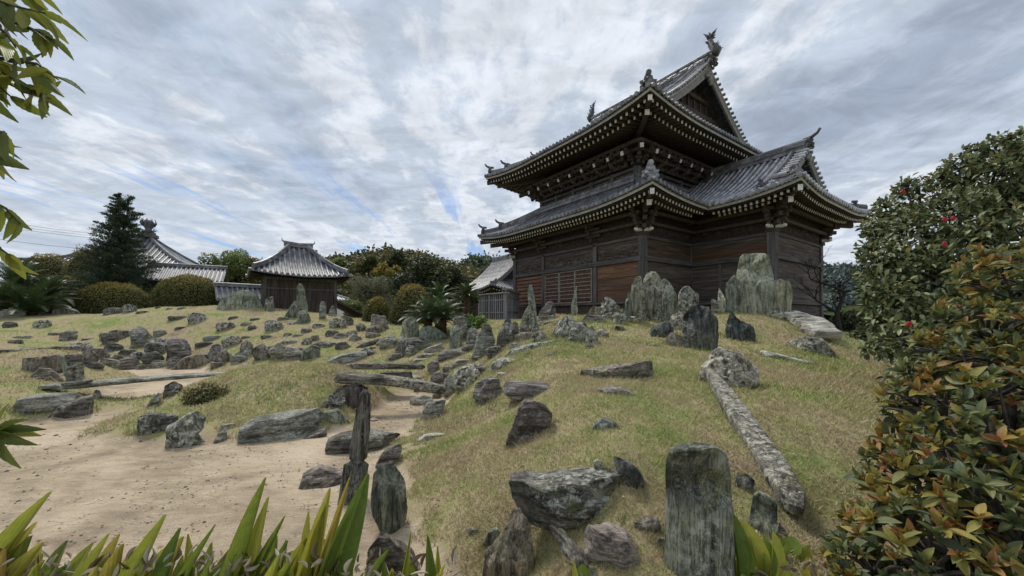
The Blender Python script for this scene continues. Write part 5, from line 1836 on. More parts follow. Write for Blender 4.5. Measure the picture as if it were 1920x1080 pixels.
# turf tufts round the feet of the stones
def tufts():
    rng = np.random.default_rng(12)
    Xs, Ys = [], []
    for (x, y, rx, ry, hw, T) in FEET:
        R = math.hypot(x, y)
        if R > 16:
            continue
        n = int(np.clip(260 * hw * 2 * (6 / R) ** 1.0, 20, 900))
        a = rng.uniform(0, 2 * math.pi, n)
        q = 1.02 + np.abs(rng.normal(0, .12, n))
        u, v = np.cos(a) * hw * q, np.sin(a) * (T * .62) * q + T * .15
        Xs.append(x + rx * u - ry * v)
        Ys.append(y + ry * u + rx * v)
    X, Y = np.concatenate(Xs), np.concatenate(Ys)
    Z = heights(X, Y)
    k = Z > .03
    X, Y, Z = X[k], Y[k], Z[k]
    n = len(X)
    R = np.hypot(X, Y)
    hgt = rng.uniform(.03, .085, n) * np.clip(R / 6, .8, 1.4)
    wd = np.clip(R * .0010, .003, .010)
    a = rng.uniform(0, 6.283, n)
    l = rng.uniform(0, 6.283, n)
    t = rng.uniform(.1, .9, n)
    V = np.empty((n, 3, 3))
    V[:, 0] = np.stack([X - np.cos(a) * wd, Y - np.sin(a) * wd, Z - .01], 1)
    V[:, 1] = np.stack([X + np.cos(a) * wd, Y + np.sin(a) * wd, Z - .01], 1)
    V[:, 2] = np.stack([X + np.cos(l) * hgt * t, Y + np.sin(l) * hgt * t, Z + hgt], 1)
    o = npmesh('grass_tufts', V.reshape(-1, 3), np.arange(n * 3).reshape(-1, 3), bpy.data.materials['turf_blades'], np.clip(rng.normal(.55, .28, n), 0, 1), smooth=False)
    tag(o, 'longer uncut turf standing round the feet of the stones', 'grass', kind='stuff')


tufts()


def scatter_bits():
    rng = np.random.default_rng(33)
    # grit and pebbles on the sand
    n = 26000
    lr = rng.uniform(math.log(2.2), math.log(15), n)
    ph = rng.uniform(-.95, .2, n)
    X, Y = np.exp(lr) * np.sin(ph), np.exp(lr) * np.cos(ph)
    Z = heights(X, Y)
    cl = _val(X, Y, 1.7, 3) * .6 + _val(X, Y, 6, 1) * .4
    k = (Z < .06) & (rng.random(n) < np.clip((cl - .3) * 2.2, .08, 1))
    X, Y, Z = X[k], Y[k], Z[k]
    n = len(X)
    R = np.hypot(X, Y)
    s = rng.lognormal(0, .5, n) * .0042 * np.clip(R / 4, 1, 2.2)
    O8 = np.array([(1, 0, 0), (0, 1, 0), (-1, 0, 0), (0, -1, 0), (0, 0, 1), (0, 0, -1)], float)
    F8 = np.array([(0, 1, 4), (1, 2, 4), (2, 3, 4), (3, 0, 4), (1, 0, 5), (2, 1, 5), (3, 2, 5), (0, 3, 5)])
    J = O8[None] * rng.uniform(.6, 1.3, (n, 6, 1)) * s[:, None, None] * np.array([1.2, 1.2, .55])
    V = J + np.stack([X, Y, Z + s * .25], 1)[:, None]
    FF = (np.arange(n)[:, None, None] * 6 + F8[None]).reshape(-1, 3)
    m = leaf_mat('sand_grit', [(0, (.10, .085, .07)), (.5, (.30, .245, .18)), (1, (.60, .55, .47))], .9, 0.001, .2)
    o = npmesh('gravel', V.reshape(-1, 3), FF, m, np.repeat(rng.random(n), 8), smooth=False)
    tag(o, 'fine grit and small pebbles scattered over the raked-out sand', 'gravel', kind='stuff')
    # fallen leaves
    n = 5200
    lr = rng.uniform(math.log(2.1), math.log(13), n)
    ph = rng.uniform(-.9, .95, n)
    X, Y = np.exp(lr) * np.sin(ph), np.exp(lr) * np.cos(ph)
    pr = np.clip(.10 + .9 * np.clip((X / Y - .35) * 1.4, 0, 1) + .5 * (_val(X, Y, 1.4, 7) > .68), 0, 1)
    k = rng.random(n) < pr * .45
    X, Y = X[k], Y[k]
    n = len(X)
    Z = heights(X, Y) + .012
    L = rng.uniform(.018, .05, n)
    a = rng.uniform(0, 6.283, n)
    A = np.stack([np.cos(a), np.sin(a), rng.uniform(-.2, .4, n)], 1)
    Nn = np.stack([rng.normal(0, .4, n), rng.normal(0, .4, n), np.ones(n)], 1)
    A /= np.linalg.norm(A, axis=1, keepdims=True)
    B = np.cross(Nn, A)
    B /= np.linalg.norm(B, axis=1, keepdims=True)
    C = np.cross(A, B)
    T_ = np.array([(0, 0, 0), (.5, -.22, .10), (1, 0, -.03), (.5, .22, .10)], float)
    P = np.stack([X, Y, Z], 1)
    V = P[:, None] + (A[:, None] * T_[None, :, 0:1] + B[:, None] * T_[None, :, 1:2] + C[:, None] * T_[None, :, 2:3]) * L[:, None, None]
    m = leaf_mat('fallen_leaves', [(0, (.07, .04, .025)), (.4, (.20, .11, .05)), (.7, (.36, .27, .15)), (1, (.55, .48, .33))], .8, .1, .2)
    o = npmesh('leaf_litter', V.reshape(-1, 3), np.arange(n * 4).reshape(-1, 4), m, rng.random(n), smooth=False)
    tag(o, 'dry brown fallen leaves scattered over the turf and sand', 'fallen leaves', kind='stuff')


scatter_bits()


# ------------------------------------------------------------------ leaves
def leaf_template(rows, fold=.18, droop=.25, width=None, serr=0.0):
    """leaf of unit length along +x, unit width, normal +z"""
    width = width or (lambda t: math.sin(math.pi * min(1, t * .96 + .02)) ** .8)
    V, Fc = [], []
    for i in range(rows + 1):
        t = i / rows
        w_ = width(t) * .5
        if serr and 0 < i < rows:
            w_ *= 1 + serr * (1 if i % 2 else -1)
        z = -droop * t * t
        V += [(t, -w_, z + fold * w_), (t, 0, z), (t, w_, z + fold * w_)]
    for i in range(rows):
        a = 3 * i
        Fc += [(a, a + 3, a + 4, a + 1), (a + 1, a + 4, a + 5, a + 2)]
    return np.array(V, float), np.array(Fc, int)


QUADLEAF = (np.array([(0, 0, 0), (.5, -.5, .06), (1, 0, -.05), (.5, .5, .06)], float), np.array([(0, 1, 2, 3)]))


def leaves(name, mat, P, A, Nn, length, width, tmpl=QUADLEAF, rnd=None, parent=None, loc=None, smooth=False, seed=0, uv=False):
    """P points, A axis directions, Nn normals -> one mesh of leaves"""
    rng = np.random.default_rng(seed)
    n = len(P)
    A = A / (np.linalg.norm(A, axis=1, keepdims=True) + 1e-9)
    B = np.cross(Nn, A)
    B /= np.linalg.norm(B, axis=1, keepdims=True) + 1e-9
    C = np.cross(A, B)
    T, Fc = tmpl
    length = np.broadcast_to(length, n)[:, None, None]
    width = np.broadcast_to(width, n)[:, None, None]
    V = P[:, None] + A[:, None] * (T[None, :, 0:1] * length) + B[:, None] * (T[None, :, 1:2] * width) + C[:, None] * (T[None, :, 2:3] * length)
    FF = (np.arange(n)[:, None, None] * len(T) + Fc[None]).reshape(-1, Fc.shape[1])
    if rnd is None:
        rnd = rng.random(n)
    return npmesh(name, V.reshape(-1, 3), FF, mat, np.repeat(rnd, len(Fc)), smooth, parent, loc, {'along': np.tile(T[:, 0], n), 'across': np.tile(T[:, 1], n)} if uv else None)


def unit(rng, n):
    v = rng.normal(size=(n, 3))
    return v / np.linalg.norm(v, axis=1, keepdims=True)


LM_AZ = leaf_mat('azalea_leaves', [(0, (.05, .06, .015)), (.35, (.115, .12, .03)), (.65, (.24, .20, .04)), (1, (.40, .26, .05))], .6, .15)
LM_CON = leaf_mat('conifer_needles', [(0, (.025, .045, .028)), (.6, (.06, .09, .05)), (1, (.11, .145, .075))], .6, .1)
LM_DK = leaf_mat('evergreen_leaves', [(0, (.025, .036, .017)), (.6, (.06, .08, .03)), (1, (.12, .145, .055))], .5, .15)
LM_MID = leaf_mat('woodland_leaves', [(0, (.035, .045, .016)), (.5, (.09, .10, .03)), (.8, (.15, .125, .04)), (1, (.19, .17, .06))], .6, .2)
LM_LT = leaf_mat('spring_leaves', [(0, (.08, .11, .03)), (.5, (.16, .21, .06)), (1, (.28, .33, .11))], .55, .3)
LM_PALE = leaf_mat('sparse_buds', [(0, (.10, .11, .07)), (.5, (.18, .185, .11)), (1, (.26, .25, .15))], .7, .2)
LM_SAGO = leaf_mat('cycad_leaflets', [(0, (.018, .035, .014)), (.6, (.045, .08, .028)), (1, (.10, .14, .05))], .4, .12, .5)


def dome(name, px0, px1, pytop, pybot, D, label, n=9000, depth=1.0, group='clipped azalea domes at the back of the garden'):
    """clipped azalea: added solid dark core and a skin of small leaves"""
    a, b = at(px0, pybot, D), at(px1, pybot, D)
    top = at((px0 + px1) / 2, pytop, D)
    rx, cx = (b.x - a.x) / 2, (a.x + b.x) / 2
    z0 = min(a.z, b.z) - .15
    rz = top.z - z0
    o = empty(name, (cx, D + rx * depth * .5, z0), 0, label, 'azalea', group)
    rng = np.random.default_rng(int(px0))
    u = unit(rng, n)
    u[:, 2] = np.abs(u[:, 2])
    ex = np.sign(u) * np.abs(u) ** .93
    lump = 1 + .035 * np.sin(u[:, 0] * 9 + px0) * np.sin(u[:, 1] * 8) + rng.normal(0, .018, n)
    P = ex * np.array([rx, rx * depth, rz]) * lump[:, None]
    Nn = u + rng.normal(0, .5, (n, 3))
    A = rng.normal(0, 1, (n, 3)) + np.array([0, 0, .6])
    r_ = np.clip(.14 + .62 * u[:, 2] ** 2 + rng.normal(0, .17, n), 0, 1)  # light from above put into the leaf tone, brighter towards the top
    s = max(.05, D * .0024)
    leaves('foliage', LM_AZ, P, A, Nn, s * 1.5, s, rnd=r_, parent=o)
    c = MB()
    rows = []
    for i in range(9):
        ph = math.pi / 2 * i / 8
        rows.append([(rx * .95 * math.cos(t) * math.cos(ph), rx * depth * .95 * math.sin(t) * math.cos(ph), rz * .95 * math.sin(ph)) for t in np.linspace(0, 2 * math.pi, 25)])
    c.grid(rows, 0)
    c.build('solid_fill', plain('azalea_solid_fill_%d' % px0, (.03, .03, .014), .95, .1), o)  # added solid dark fill, blocks the view through the leaves
    return o


def tree(name, label, cat, base, clumps, mat, n, ls, trunk=(.15, .05), bark=BARK, seed=0, group=None, asp=1.6, shell=.5, up=.0, limbs=True, core=True):
    """base point; clumps = [(dx, dy, dz, r)] relative to the base; leaf quads through every clump"""
    base = Vector(base)
    o = empty(name, base, 0, label, cat, group)
    rng = np.random.default_rng(seed)
    tot = sum(c[3] ** 2 for c in clumps)
    Ps, Ns, Rs = [], [], []
    for k, (x, y, z, r) in enumerate(clumps):
        m = int(n * r * r / tot)
        u = unit(rng, m)
        q = shell + (1 - shell) * rng.random(m) ** .5
        wob = 1 + .22 * np.sin(u[:, 0] * 5 + k * 1.7) * np.sin(u[:, 2] * 4.3 + k) + .12 * np.sin(u[:, 1] * 11 + k)
        P = u * (q * wob * r)[:, None] * np.array([1, 1, .82]) + np.array([x, y, z])
        Ps.append(P)
        Ns.append(u + rng.normal(0, .6, (m, 3)) + np.array([0, 0, .5]))
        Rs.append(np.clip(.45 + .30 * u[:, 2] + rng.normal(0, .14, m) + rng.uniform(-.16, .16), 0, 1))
    P, Nn = np.concatenate(Ps), np.concatenate(Ns)
    A = rng.normal(0, 1, P.shape) + np.array([0, 0, up])
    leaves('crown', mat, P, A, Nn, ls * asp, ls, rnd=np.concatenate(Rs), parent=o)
    t = MB()
    ztop = max(c[2] for c in clumps)
    zlow = min(c[2] - c[3] for c in clumps)
    wob = [Vector((random.Random(seed + i).uniform(-.1, .1) * ztop * .2, random.Random(seed + i + 9).uniform(-.1, .1) * ztop * .2, 0)) for i in range(6)]
    pts = [Vector((0, 0, -.2))] + [Vector((0, 0, ztop * .9 * i / 5)) + wob[i] * (i / 5) for i in range(1, 6)]
    t.tube(pts, [trunk[0] + (trunk[1] - trunk[0]) * i / 5 for i in range(6)], 7, 0)
    if limbs:
        for i, (x, y, z, r) in enumerate(clumps):
            zz_ = max(ztop * .15, min(z * .7, ztop * .75))
            k = zz_ / (ztop * .9) * 5
            j = min(4, int(k))
            s = pts[j].lerp(pts[j + 1], k - j)
            e = Vector((x, y, z))
            t.tube([s, s.lerp(e, .5) + Vector((0, 0, -.05 * r)), e], [trunk[1] * 1.1, trunk[1] * .7, trunk[1] * .3], 5, 0)
    t.build('trunk', bark, o)
    return o


def crown(w_, h_, k, seed, zc, rmin=.28, rmax=.42, depth=.8):
    """random clumps filling an ellipse w_ x h_ centred zc above the base"""
    r = random.Random(seed)
    out = []
    for i in range(k):
        a, q = r.uniform(0, 6.283), math.sqrt(r.random()) * .72
        b = r.uniform(0, 6.283)
        out.append((math.cos(a) * q * w_ / 2, math.sin(b) * q * w_ / 2 * depth, zc + math.sin(a) * q * h_ / 2, r.uniform(rmin, rmax) * min(w_, h_) / 2 * 1.25))
    return out


def tree_px(name, label, cat, pxc, pytop, pybot, wpx, D, mat, n, ls, k=14, seed=0, zbase=None, trunk=(.2, .06), group=None, bark=BARK, lowfrac=0.0, **kw):
    c = at(pxc, (pytop + pybot) / 2, D)
    w_, h_ = wpx / F * D, (pybot - pytop) / F * D
    zb = height(c.x, c.y) if zbase is None else zbase
    return tree(name, label, cat, (c.x, c.y, zb), crown(w_, h_, k, seed, c.z - zb), mat, n, ls, trunk, bark, seed, group, **kw)


# azalea domes
dome('azalea_bush', 112, 270, 530, 592, 25.5, 'broad low clipped azalea, leftmost of the pair by the conifer', 11000, .5)
dome('azalea_bush', 268, 404, 515, 580, 26, 'rounded dark clipped azalea right of the broad low one', 11000, .6)
dome('azalea_bush', 724, 812, 533, 618, 19.5, 'tall clipped azalea dome beside the cycads', 8000)
dome('azalea_bush', 676, 730, 558, 613, 20.5, 'smaller clipped azalea left of the tall dome', 6000)
dome('azalea_bush', 108, 180, 466, 560, 31, 'high clipped azalea half hidden behind the conifer', 5000)
dome('azalea_bush', 20, 108, 474, 560, 32, 'high clipped azalea at far left above the cycads', 5000)
dome('azalea_bush', 95, 150, 517, 580, 28.5, 'small clipped azalea between the cycads and the broad low one', 4000)


# conifer with layered, upswept boughs
def conifer(px, pytop, pybot, wpx, D, seed, label, n_b=150):
    c = at(px, pybot, D)
    H_3 = at(px, pytop, D).z - c.z + .4
    W_ = wpx / F * D
    o = empty('conifer_tree', (c.x, c.y, c.z - .4), 0, label, 'conifer')
    rng = np.random.default_rng(seed)
    t = MB()
    t.tube([(0, 0, 0), (.1, 0, H_3 * .5), (.0, 0, H_3 * .82), (-.06, 0, H_3)], [.22, .13, .06, .015], 7)
    t.tube([(.1, 0, H_3 * .62), (.5, .1, H_3 * .8), (.62, .1, H_3 * .975)], [.08, .05, .01], 6)
    Ps, As, Rs = [], [], []
    for i in range(n_b):
        f = (i + rng.random()) / n_b
        z = H_3 * (.08 + .90 * f)
        reach = W_ / 2 * (1 - f) ** .75 * rng.uniform(.72, 1.08) + .14
        a = i * 2.39996 + rng.uniform(-.3, .3)
        lead = np.array([.55, .1, 0]) if (f > .6 and i % 3 == 0) else np.array([0, 0, 0])
        d = np.array([math.cos(a), math.sin(a), 0])
        segs = 9
        prev = lead + np.array([0, 0, z])
        pts = [Vector(prev)]
        for s in range(1, segs + 1):
            q = s / segs
            p = lead + d * reach * q + np.array([0, 0, z - reach * .28 * q + reach * .34 * q * q])
            pts.append(Vector(p))
            m = int(46 * reach / 1.6 * (1 - .3 * q)) + 6
            off = rng.normal(0, 1, (m, 3)) * np.array([.13, .13, .06]) * (1.25 - q * .7) * (reach / 1.3 + .35)
            side = np.cross(d, [0, 0, 1.])
            off += side[None] * rng.uniform(-1, 1, (m, 1)) * reach * .24 * (1 - q * .75)
            Ps.append(p + off)
            As.append(d * .8 + rng.normal(0, .45, (m, 3)) + np.array([0, 0, .45]))
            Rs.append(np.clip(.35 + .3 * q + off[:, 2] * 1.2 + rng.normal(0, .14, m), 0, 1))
        t.tube(pts, [.035 * (1 - k / (segs + 1)) + .006 for k in range(segs + 1)], 4)
    P, A = np.concatenate(Ps), np.concatenate(As)
    t.build('trunk', BARK_DARK, o)
    leaves('needles', LM_CON, P, A, rng.normal(0, 1, P.shape) + np.array([0, 0, 1]), .15, .05, rnd=np.concatenate(Rs), parent=o)


conifer(220, 360, 592, 150, 29, 3, 'dark green conifer with a twin pointed top, standing behind the azaleas')


# cycads
def cycad(px, pytop, pybase, wpx, D, seed, label, nf=34, stem=None):
    b = at(px, pybase, D)
    zb = height(b.x, b.y) - .05
    o = empty('cycad', (b.x, b.y, zb), 0, label, 'cycad', 'cycads in the beds at the back')
    crz = (b.z - zb) + .05
    R_ = wpx / 2 / F * D
    rng = np.random.default_rng(seed)
    lw = .0008 * D if D < 20 else .0014 * D
    t = MB()
    pts = [(0, 0, -.05), (.03, 0, crz * .5), (0, 0, crz)]
    t.tube(pts, [.17, .15, .17], 9)
    for i in range(40):
        a, z = i * 2.4, crz * (i + .5) / 40
        t.tube([(math.cos(a) * .13, math.sin(a) * .13, z), (math.cos(a) * .22, math.sin(a) * .22, z + .05)], [.035, .012], 4, 0, False)
    t.build('stem', plain('cycad_stem_%d' % seed, (.07, .045, .03), .9, .1), o)
    V, Fc, Rn = [], [], []
    ra = MB()
    topz = at(px, pytop, D).z - b.z
    for k in range(nf):
        a = k * 2.39996
        f = k / nf
        el = math.radians(84 - 74 * f + rng.uniform(-8, 8))
        L = R_ * rng.uniform(1.0, 1.25)
        d = np.array([math.cos(a), math.sin(a)])
        pts = []
        for s in range(15):
            q = s / 14
            e2 = el - math.radians(58) * q ** 1.5
            if s == 0:
                p = np.array([0., 0., crz])
            else:
                p = p + np.array([d[0] * math.cos(e2), d[1] * math.cos(e2), math.sin(e2)]) * L / 14
            pts.append((p.copy(), e2))
        ra.tube([Vector(p) for p, _ in pts[::2]], [.014, .012, .011, .009, .008, .006, .004, .003][:len(pts[::2])], 3)
        side = np.array([-d[1], d[0], 0])
        for s in range(1, 15):
            for h in (0, .5):
                if s == 14 and h:
                    continue
                p = pts[s][0] if h == 0 else (pts[s][0] + pts[min(14, s + 1)][0]) / 2
                e2 = pts[s][1]
                fw = np.array([d[0] * math.cos(e2), d[1] * math.cos(e2), math.sin(e2)])
                upv = np.array([-d[0] * math.sin(e2), -d[1] * math.sin(e2), math.cos(e2)])
                ll = L * .17 * math.sin(math.pi * min(1, .12 + s / 15 * .9)) + .02
                for sg in (-1, 1):
                    v = side * sg * .85 + fw * .55 + upv * .32
                    v /= np.linalg.norm(v)
                    i0 = len(V)
                    V += [p - fw * lw, p + fw * lw, p + v * ll * .6 + fw * .02, p + v * ll]
                    Fc.append((i0, i0 + 1, i0 + 2, i0 + 3))
                    Rn.append(np.clip(.45 + .35 * math.sin(el) * (1 - f) + rng.normal(0, .14), 0, 1))
    ra.build('frond_stalks', plain('frond_stalk_%d' % seed, (.07, .09, .03), .6), o)
    npmesh('fronds', np.array(V), np.array(Fc), LM_SAGO, np.array(Rn), False, o)
    return o


cycad(822, 535, 568, 76, 17.2, 1, 'tall cycad behind the two low ones, right of the tall azalea dome', 40)
cycad(829, 570, 603, 96, 15.4, 2, 'low cycad behind the dark green sloping slab, right of its pair', 40)
cycad(876, 532, 558, 56, 18.5, 3, 'cycad near the left corner of the lattice fence', 30)
cycad(802, 572, 603, 96, 15.8, 4, 'low cycad left of its pair, fronds reaching over the azalea dome', 36)
cycad(32, 500, 545, 120, 24, 5, 'large dark cycad on a stem at the far left', 44)
cycad(92, 515, 560, 95, 24.5, 6, 'dark cycad between the large one and the small azalea', 36)
cycad(5, 540, 580, 120, 22.5, 7, 'dark cycad cut by the left edge of the photo', 30)
cycad(60, 555, 588, 130, 23, 8, 'low dark cycad spreading behind the left skyline rocks', 34)

# trees behind the garden
LM_BUSH = leaf_mat('bright_shrub_leaves', [(0, (.04, .08, .015)), (.6, (.11, .19, .03)), (1, (.2, .3, .06))], .45, .25)
tree_px('leafy_shrub', 'small bright green shrub in front of the lattice fence', 'shrub', 888, 585, 622, 46, 14.3, LM_BUSH, 900, .07, 6, 41, trunk=(.03, .015))
tree_px('evergreen_tree', 'large dark evergreen tree behind the cycads', 'tree', 790, 482, 590, 130, 27, LM_DK, 16000, .12, 22, 21, trunk=(.25, .08), group='trees behind the garden')
tree_px('evergreen_tree', 'dark evergreen tree joined to the right of the largest one', 'tree', 838, 492, 580, 76, 28, LM_DK, 9000, .12, 14, 22, trunk=(.2, .06), group='trees behind the garden')
tree_px('spring_tree', 'fresh light green tree behind the left of the shed', 'tree', 430, 458, 530, 90, 44, LM_LT, 6500, .15, 13, 23, trunk=(.22, .07), group='trees behind the garden', shell=.75)
tree_px('evergreen_tree', 'dark green tree right behind the left eave of the shed', 'tree', 462, 480, 560, 80, 46, LM_MID, 6000, .18, 12, 24, trunk=(.22, .07), group='trees behind the garden')
tree_px('bare_tree', 'pale twiggy tree just coming into leaf right of the shed', 'tree', 700, 510, 590, 100, 32, LM_PALE, 8000, .07, 16, 25, trunk=(.2, .08), group='trees behind the garden', asp=2.2)
tree_px('spring_tree', 'yellow-green shrub beside the lean-to of the shed', 'shrub', 662, 560, 600, 44, 30, LM_LT, 1800, .1, 7, 26, trunk=(.06, .03), shell=.6)
tree_px('evergreen_tree', 'dark bush standing left of the lattice fence', 'tree', 872, 535, 600, 46, 20.5, LM_DK, 4000, .1, 8, 27, trunk=(.1, .05), group='trees behind the garden')

# the wooded hill: trees one can tell apart are things, the ridge behind is a wood
def hill(name, pts, D, depth, label=None):
    """ridge line given by skyline points at distance D"""
    rows = []
    top = [at(x, y, D) for x, y in pts]
    for f, dz in ((-1, 0), (-.7, .25), (-.4, .62), (-.15, .9), (0, 1), (.4, .8), (1, .0)):
        rows.append([(p.x, D + f * depth, 1.0 + (p.z - 1.0) * dz) for p in top])
    b = MB()
    b.grid(rows, 0)
    o = b.build(name, HILLM)
    tag(o, kind='structure')
    return rows


HILLM = plain('wooded_slope', (.05, .06, .025), .95, .05)


def wood(name, label, rows, n_tr, r, mat, seed, per=420, ls=.5):
    rng = np.random.default_rng(seed)
    R_ = np.array(rows)
    Ps, Ns, Rs = [], [], []
    for i in range(n_tr):
        u, v = rng.random() * (R_.shape[1] - 1.001), rng.uniform(1.2, R_.shape[0] - 2.6)
        a, b = int(v), int(u)
        fu, fv = u - b, v - a
        c = (R_[a, b] * (1 - fu) + R_[a, b + 1] * fu) * (1 - fv) + (R_[a + 1, b] * (1 - fu) + R_[a + 1, b + 1] * fu) * fv
        rr = r * rng.uniform(.6, 1.25)
        q = unit(rng, per)
        q[:, 2] = np.abs(q[:, 2]) * 1.0 - .2
        wob = 1 + .2 * np.sin(q[:, 0] * 6 + i) * np.sin(q[:, 1] * 5 + i * 2)
        Ps.append(c + np.array([0, 0, -rr * .35]) + q * (wob * rr)[:, None] * (.8 + .2 * rng.random((per, 1))))
        Ns.append(q + rng.normal(0, .5, (per, 3)) + np.array([0, 0, .4]))
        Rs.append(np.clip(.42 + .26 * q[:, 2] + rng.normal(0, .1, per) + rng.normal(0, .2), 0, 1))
    P = np.concatenate(Ps)
    o = leaves(name, mat, P, rng.normal(0, 1, P.shape), np.concatenate(Ns), ls * 1.4, ls, rnd=np.concatenate(Rs))
    tag(o, label, 'wood', kind='stuff')


rw = hill('hill', [(520, 560), (570, 512), (600, 500), (650, 492), (700, 487), (760, 486), (810, 494), (860, 512), (905, 545), (930, 580)], 95, 40)
wood('hillside_wood', 'mixed green and russet wood covering the near hill', rw, 150, 5.2, LM_MID, 5, 430, .62)
rw = hill('hill', [(780, 560), (830, 520), (870, 495), (905, 490), (940, 500), (990, 530), (1040, 570)], 170, 60)
LM_FAR_HAZE = leaf_mat('far_leaves_haze_tint', [(0, (.05, .07, .045)), (.5, (.085, .115, .06)), (1, (.14, .17, .08))], .8, .1)  # distance haze put into the leaf colour as a bluer green
wood('hillside_wood', 'haze-tinted bluer wood on the farther hill behind the hall', rw, 120, 8, LM_FAR_HAZE, 6, 260, 1.1)
rw = hill('hill', [(1380, 560), (1450, 530), (1520, 512), (1570, 508), (1620, 520), (1700, 505), (1800, 520), (1950, 540)], 420, 160)
LM_FAR2_HAZE = leaf_mat('haze_tinted_wood', [(0, (.08, .11, .11)), (.5, (.12, .155, .145)), (1, (.17, .205, .175))], .9, .05)  # blue-grey leaf colour stands in for haze over the far hills
wood('haze_tinted_wood', 'haze-tinted blue-green wooded hills far off at the right', rw, 200, 16, LM_FAR2_HAZE, 7, 150, 3.2)
rw = hill('hill', [(-400, 588), (-200, 570), (0, 556), (150, 548), (300, 545), (420, 540), (520, 548), (640, 560)], 140, 40)
wood('hillside_wood', 'low dark wood behind the far roofs at the left', rw, 90, 6, LM_MID, 8, 260, .9)
tree_px('evergreen_tree', 'round russet-green tree on the hill just right of the shed roof', 'tree', 690, 478, 520, 60, 70, LM_MID, 3500, .35, 9, 31, zbase=3, group='trees on the near hill')
tree_px('spring_tree', 'bright green tree on the hill behind the shed roof', 'tree', 628, 478, 512, 44, 72, LM_LT, 2200, .35, 8, 32, zbase=3, group='trees on the near hill')
tree_px('evergreen_tree', 'yellow-brown tree on the hill left of the dark evergreens', 'tree', 722, 490, 530, 50, 66, LM_AZ, 3000, .35, 8, 33, zbase=3, group='trees on the near hill')
tree_px('evergreen_tree', 'dark round tree at the top of the near hill', 'tree', 752, 474, 510, 46, 75, LM_DK, 2500, .4, 8, 34, zbase=4, group='trees on the near hill')

# right-hand side behind the hall: shadowy shrubs and a bare black tree
tree_px('evergreen_shrub', 'dark shrub behind the right corner of the hall', 'shrub', 1600, 585, 650, 130, 17, LM_DK, 12000, .10, 16, 51, trunk=(.08, .03))
tree_px('evergreen_shrub', 'olive shrub below the bare black tree', 'shrub', 1560, 590, 630, 70, 21, LM_MID, 5000, .10, 10, 52, trunk=(.08, .03))
tree_px('evergreen_shrub', 'dark shrub at the foot of the camellia', 'shrub', 1660, 600, 690, 110, 10.5, LM_DK, 9000, .07, 12, 53, trunk=(.05, .03))


def bare_tree(px, pybase, pytop, D, seed, label):
    b = at(px, pybase, D)
    H_3 = at(px, pytop, D).z - b.z
    o = empty('bare_tree', (b.x, b.y, b.z - .2), 0, label, 'tree')
    r = random.Random(seed)
    t = MB()

    def grow(p, d, L, rad, lv):
        pts = [p]
        for i in range(4):
            d = (d + Vector((r.uniform(-.35, .35), r.uniform(-.3, .3), r.uniform(-.1, .25)))).normalized()
            pts.append(pts[-1] + d * L / 4)
        t.tube(pts, [rad * (1 - .13 * i) for i in range(5)], 6 if lv < 2 else 4)
        if lv < 5:
            for k in range(3 if lv else 5):
                q = pts[r.choice((2, 3, 4))] if lv else pts[min(4, 1 + k)]
                a = r.uniform(0, 6.28)
                nd_ = (d * .55 + Vector((math.cos(a), math.sin(a) * .6, r.uniform(-.05, .5)))).normalized()
                grow(q, nd_, L * r.uniform(.5, .72), rad * .52, lv + 1)
    grow(Vector((0, 0, 0)), Vector((.05, 0, 1)), H_3 * .62, .11, 0)
    t.build('branches', BARK_DARK, o)


bare_tree(1578, 618, 485, 16, 8, 'leafless black tree with twisting boughs right of the hall')


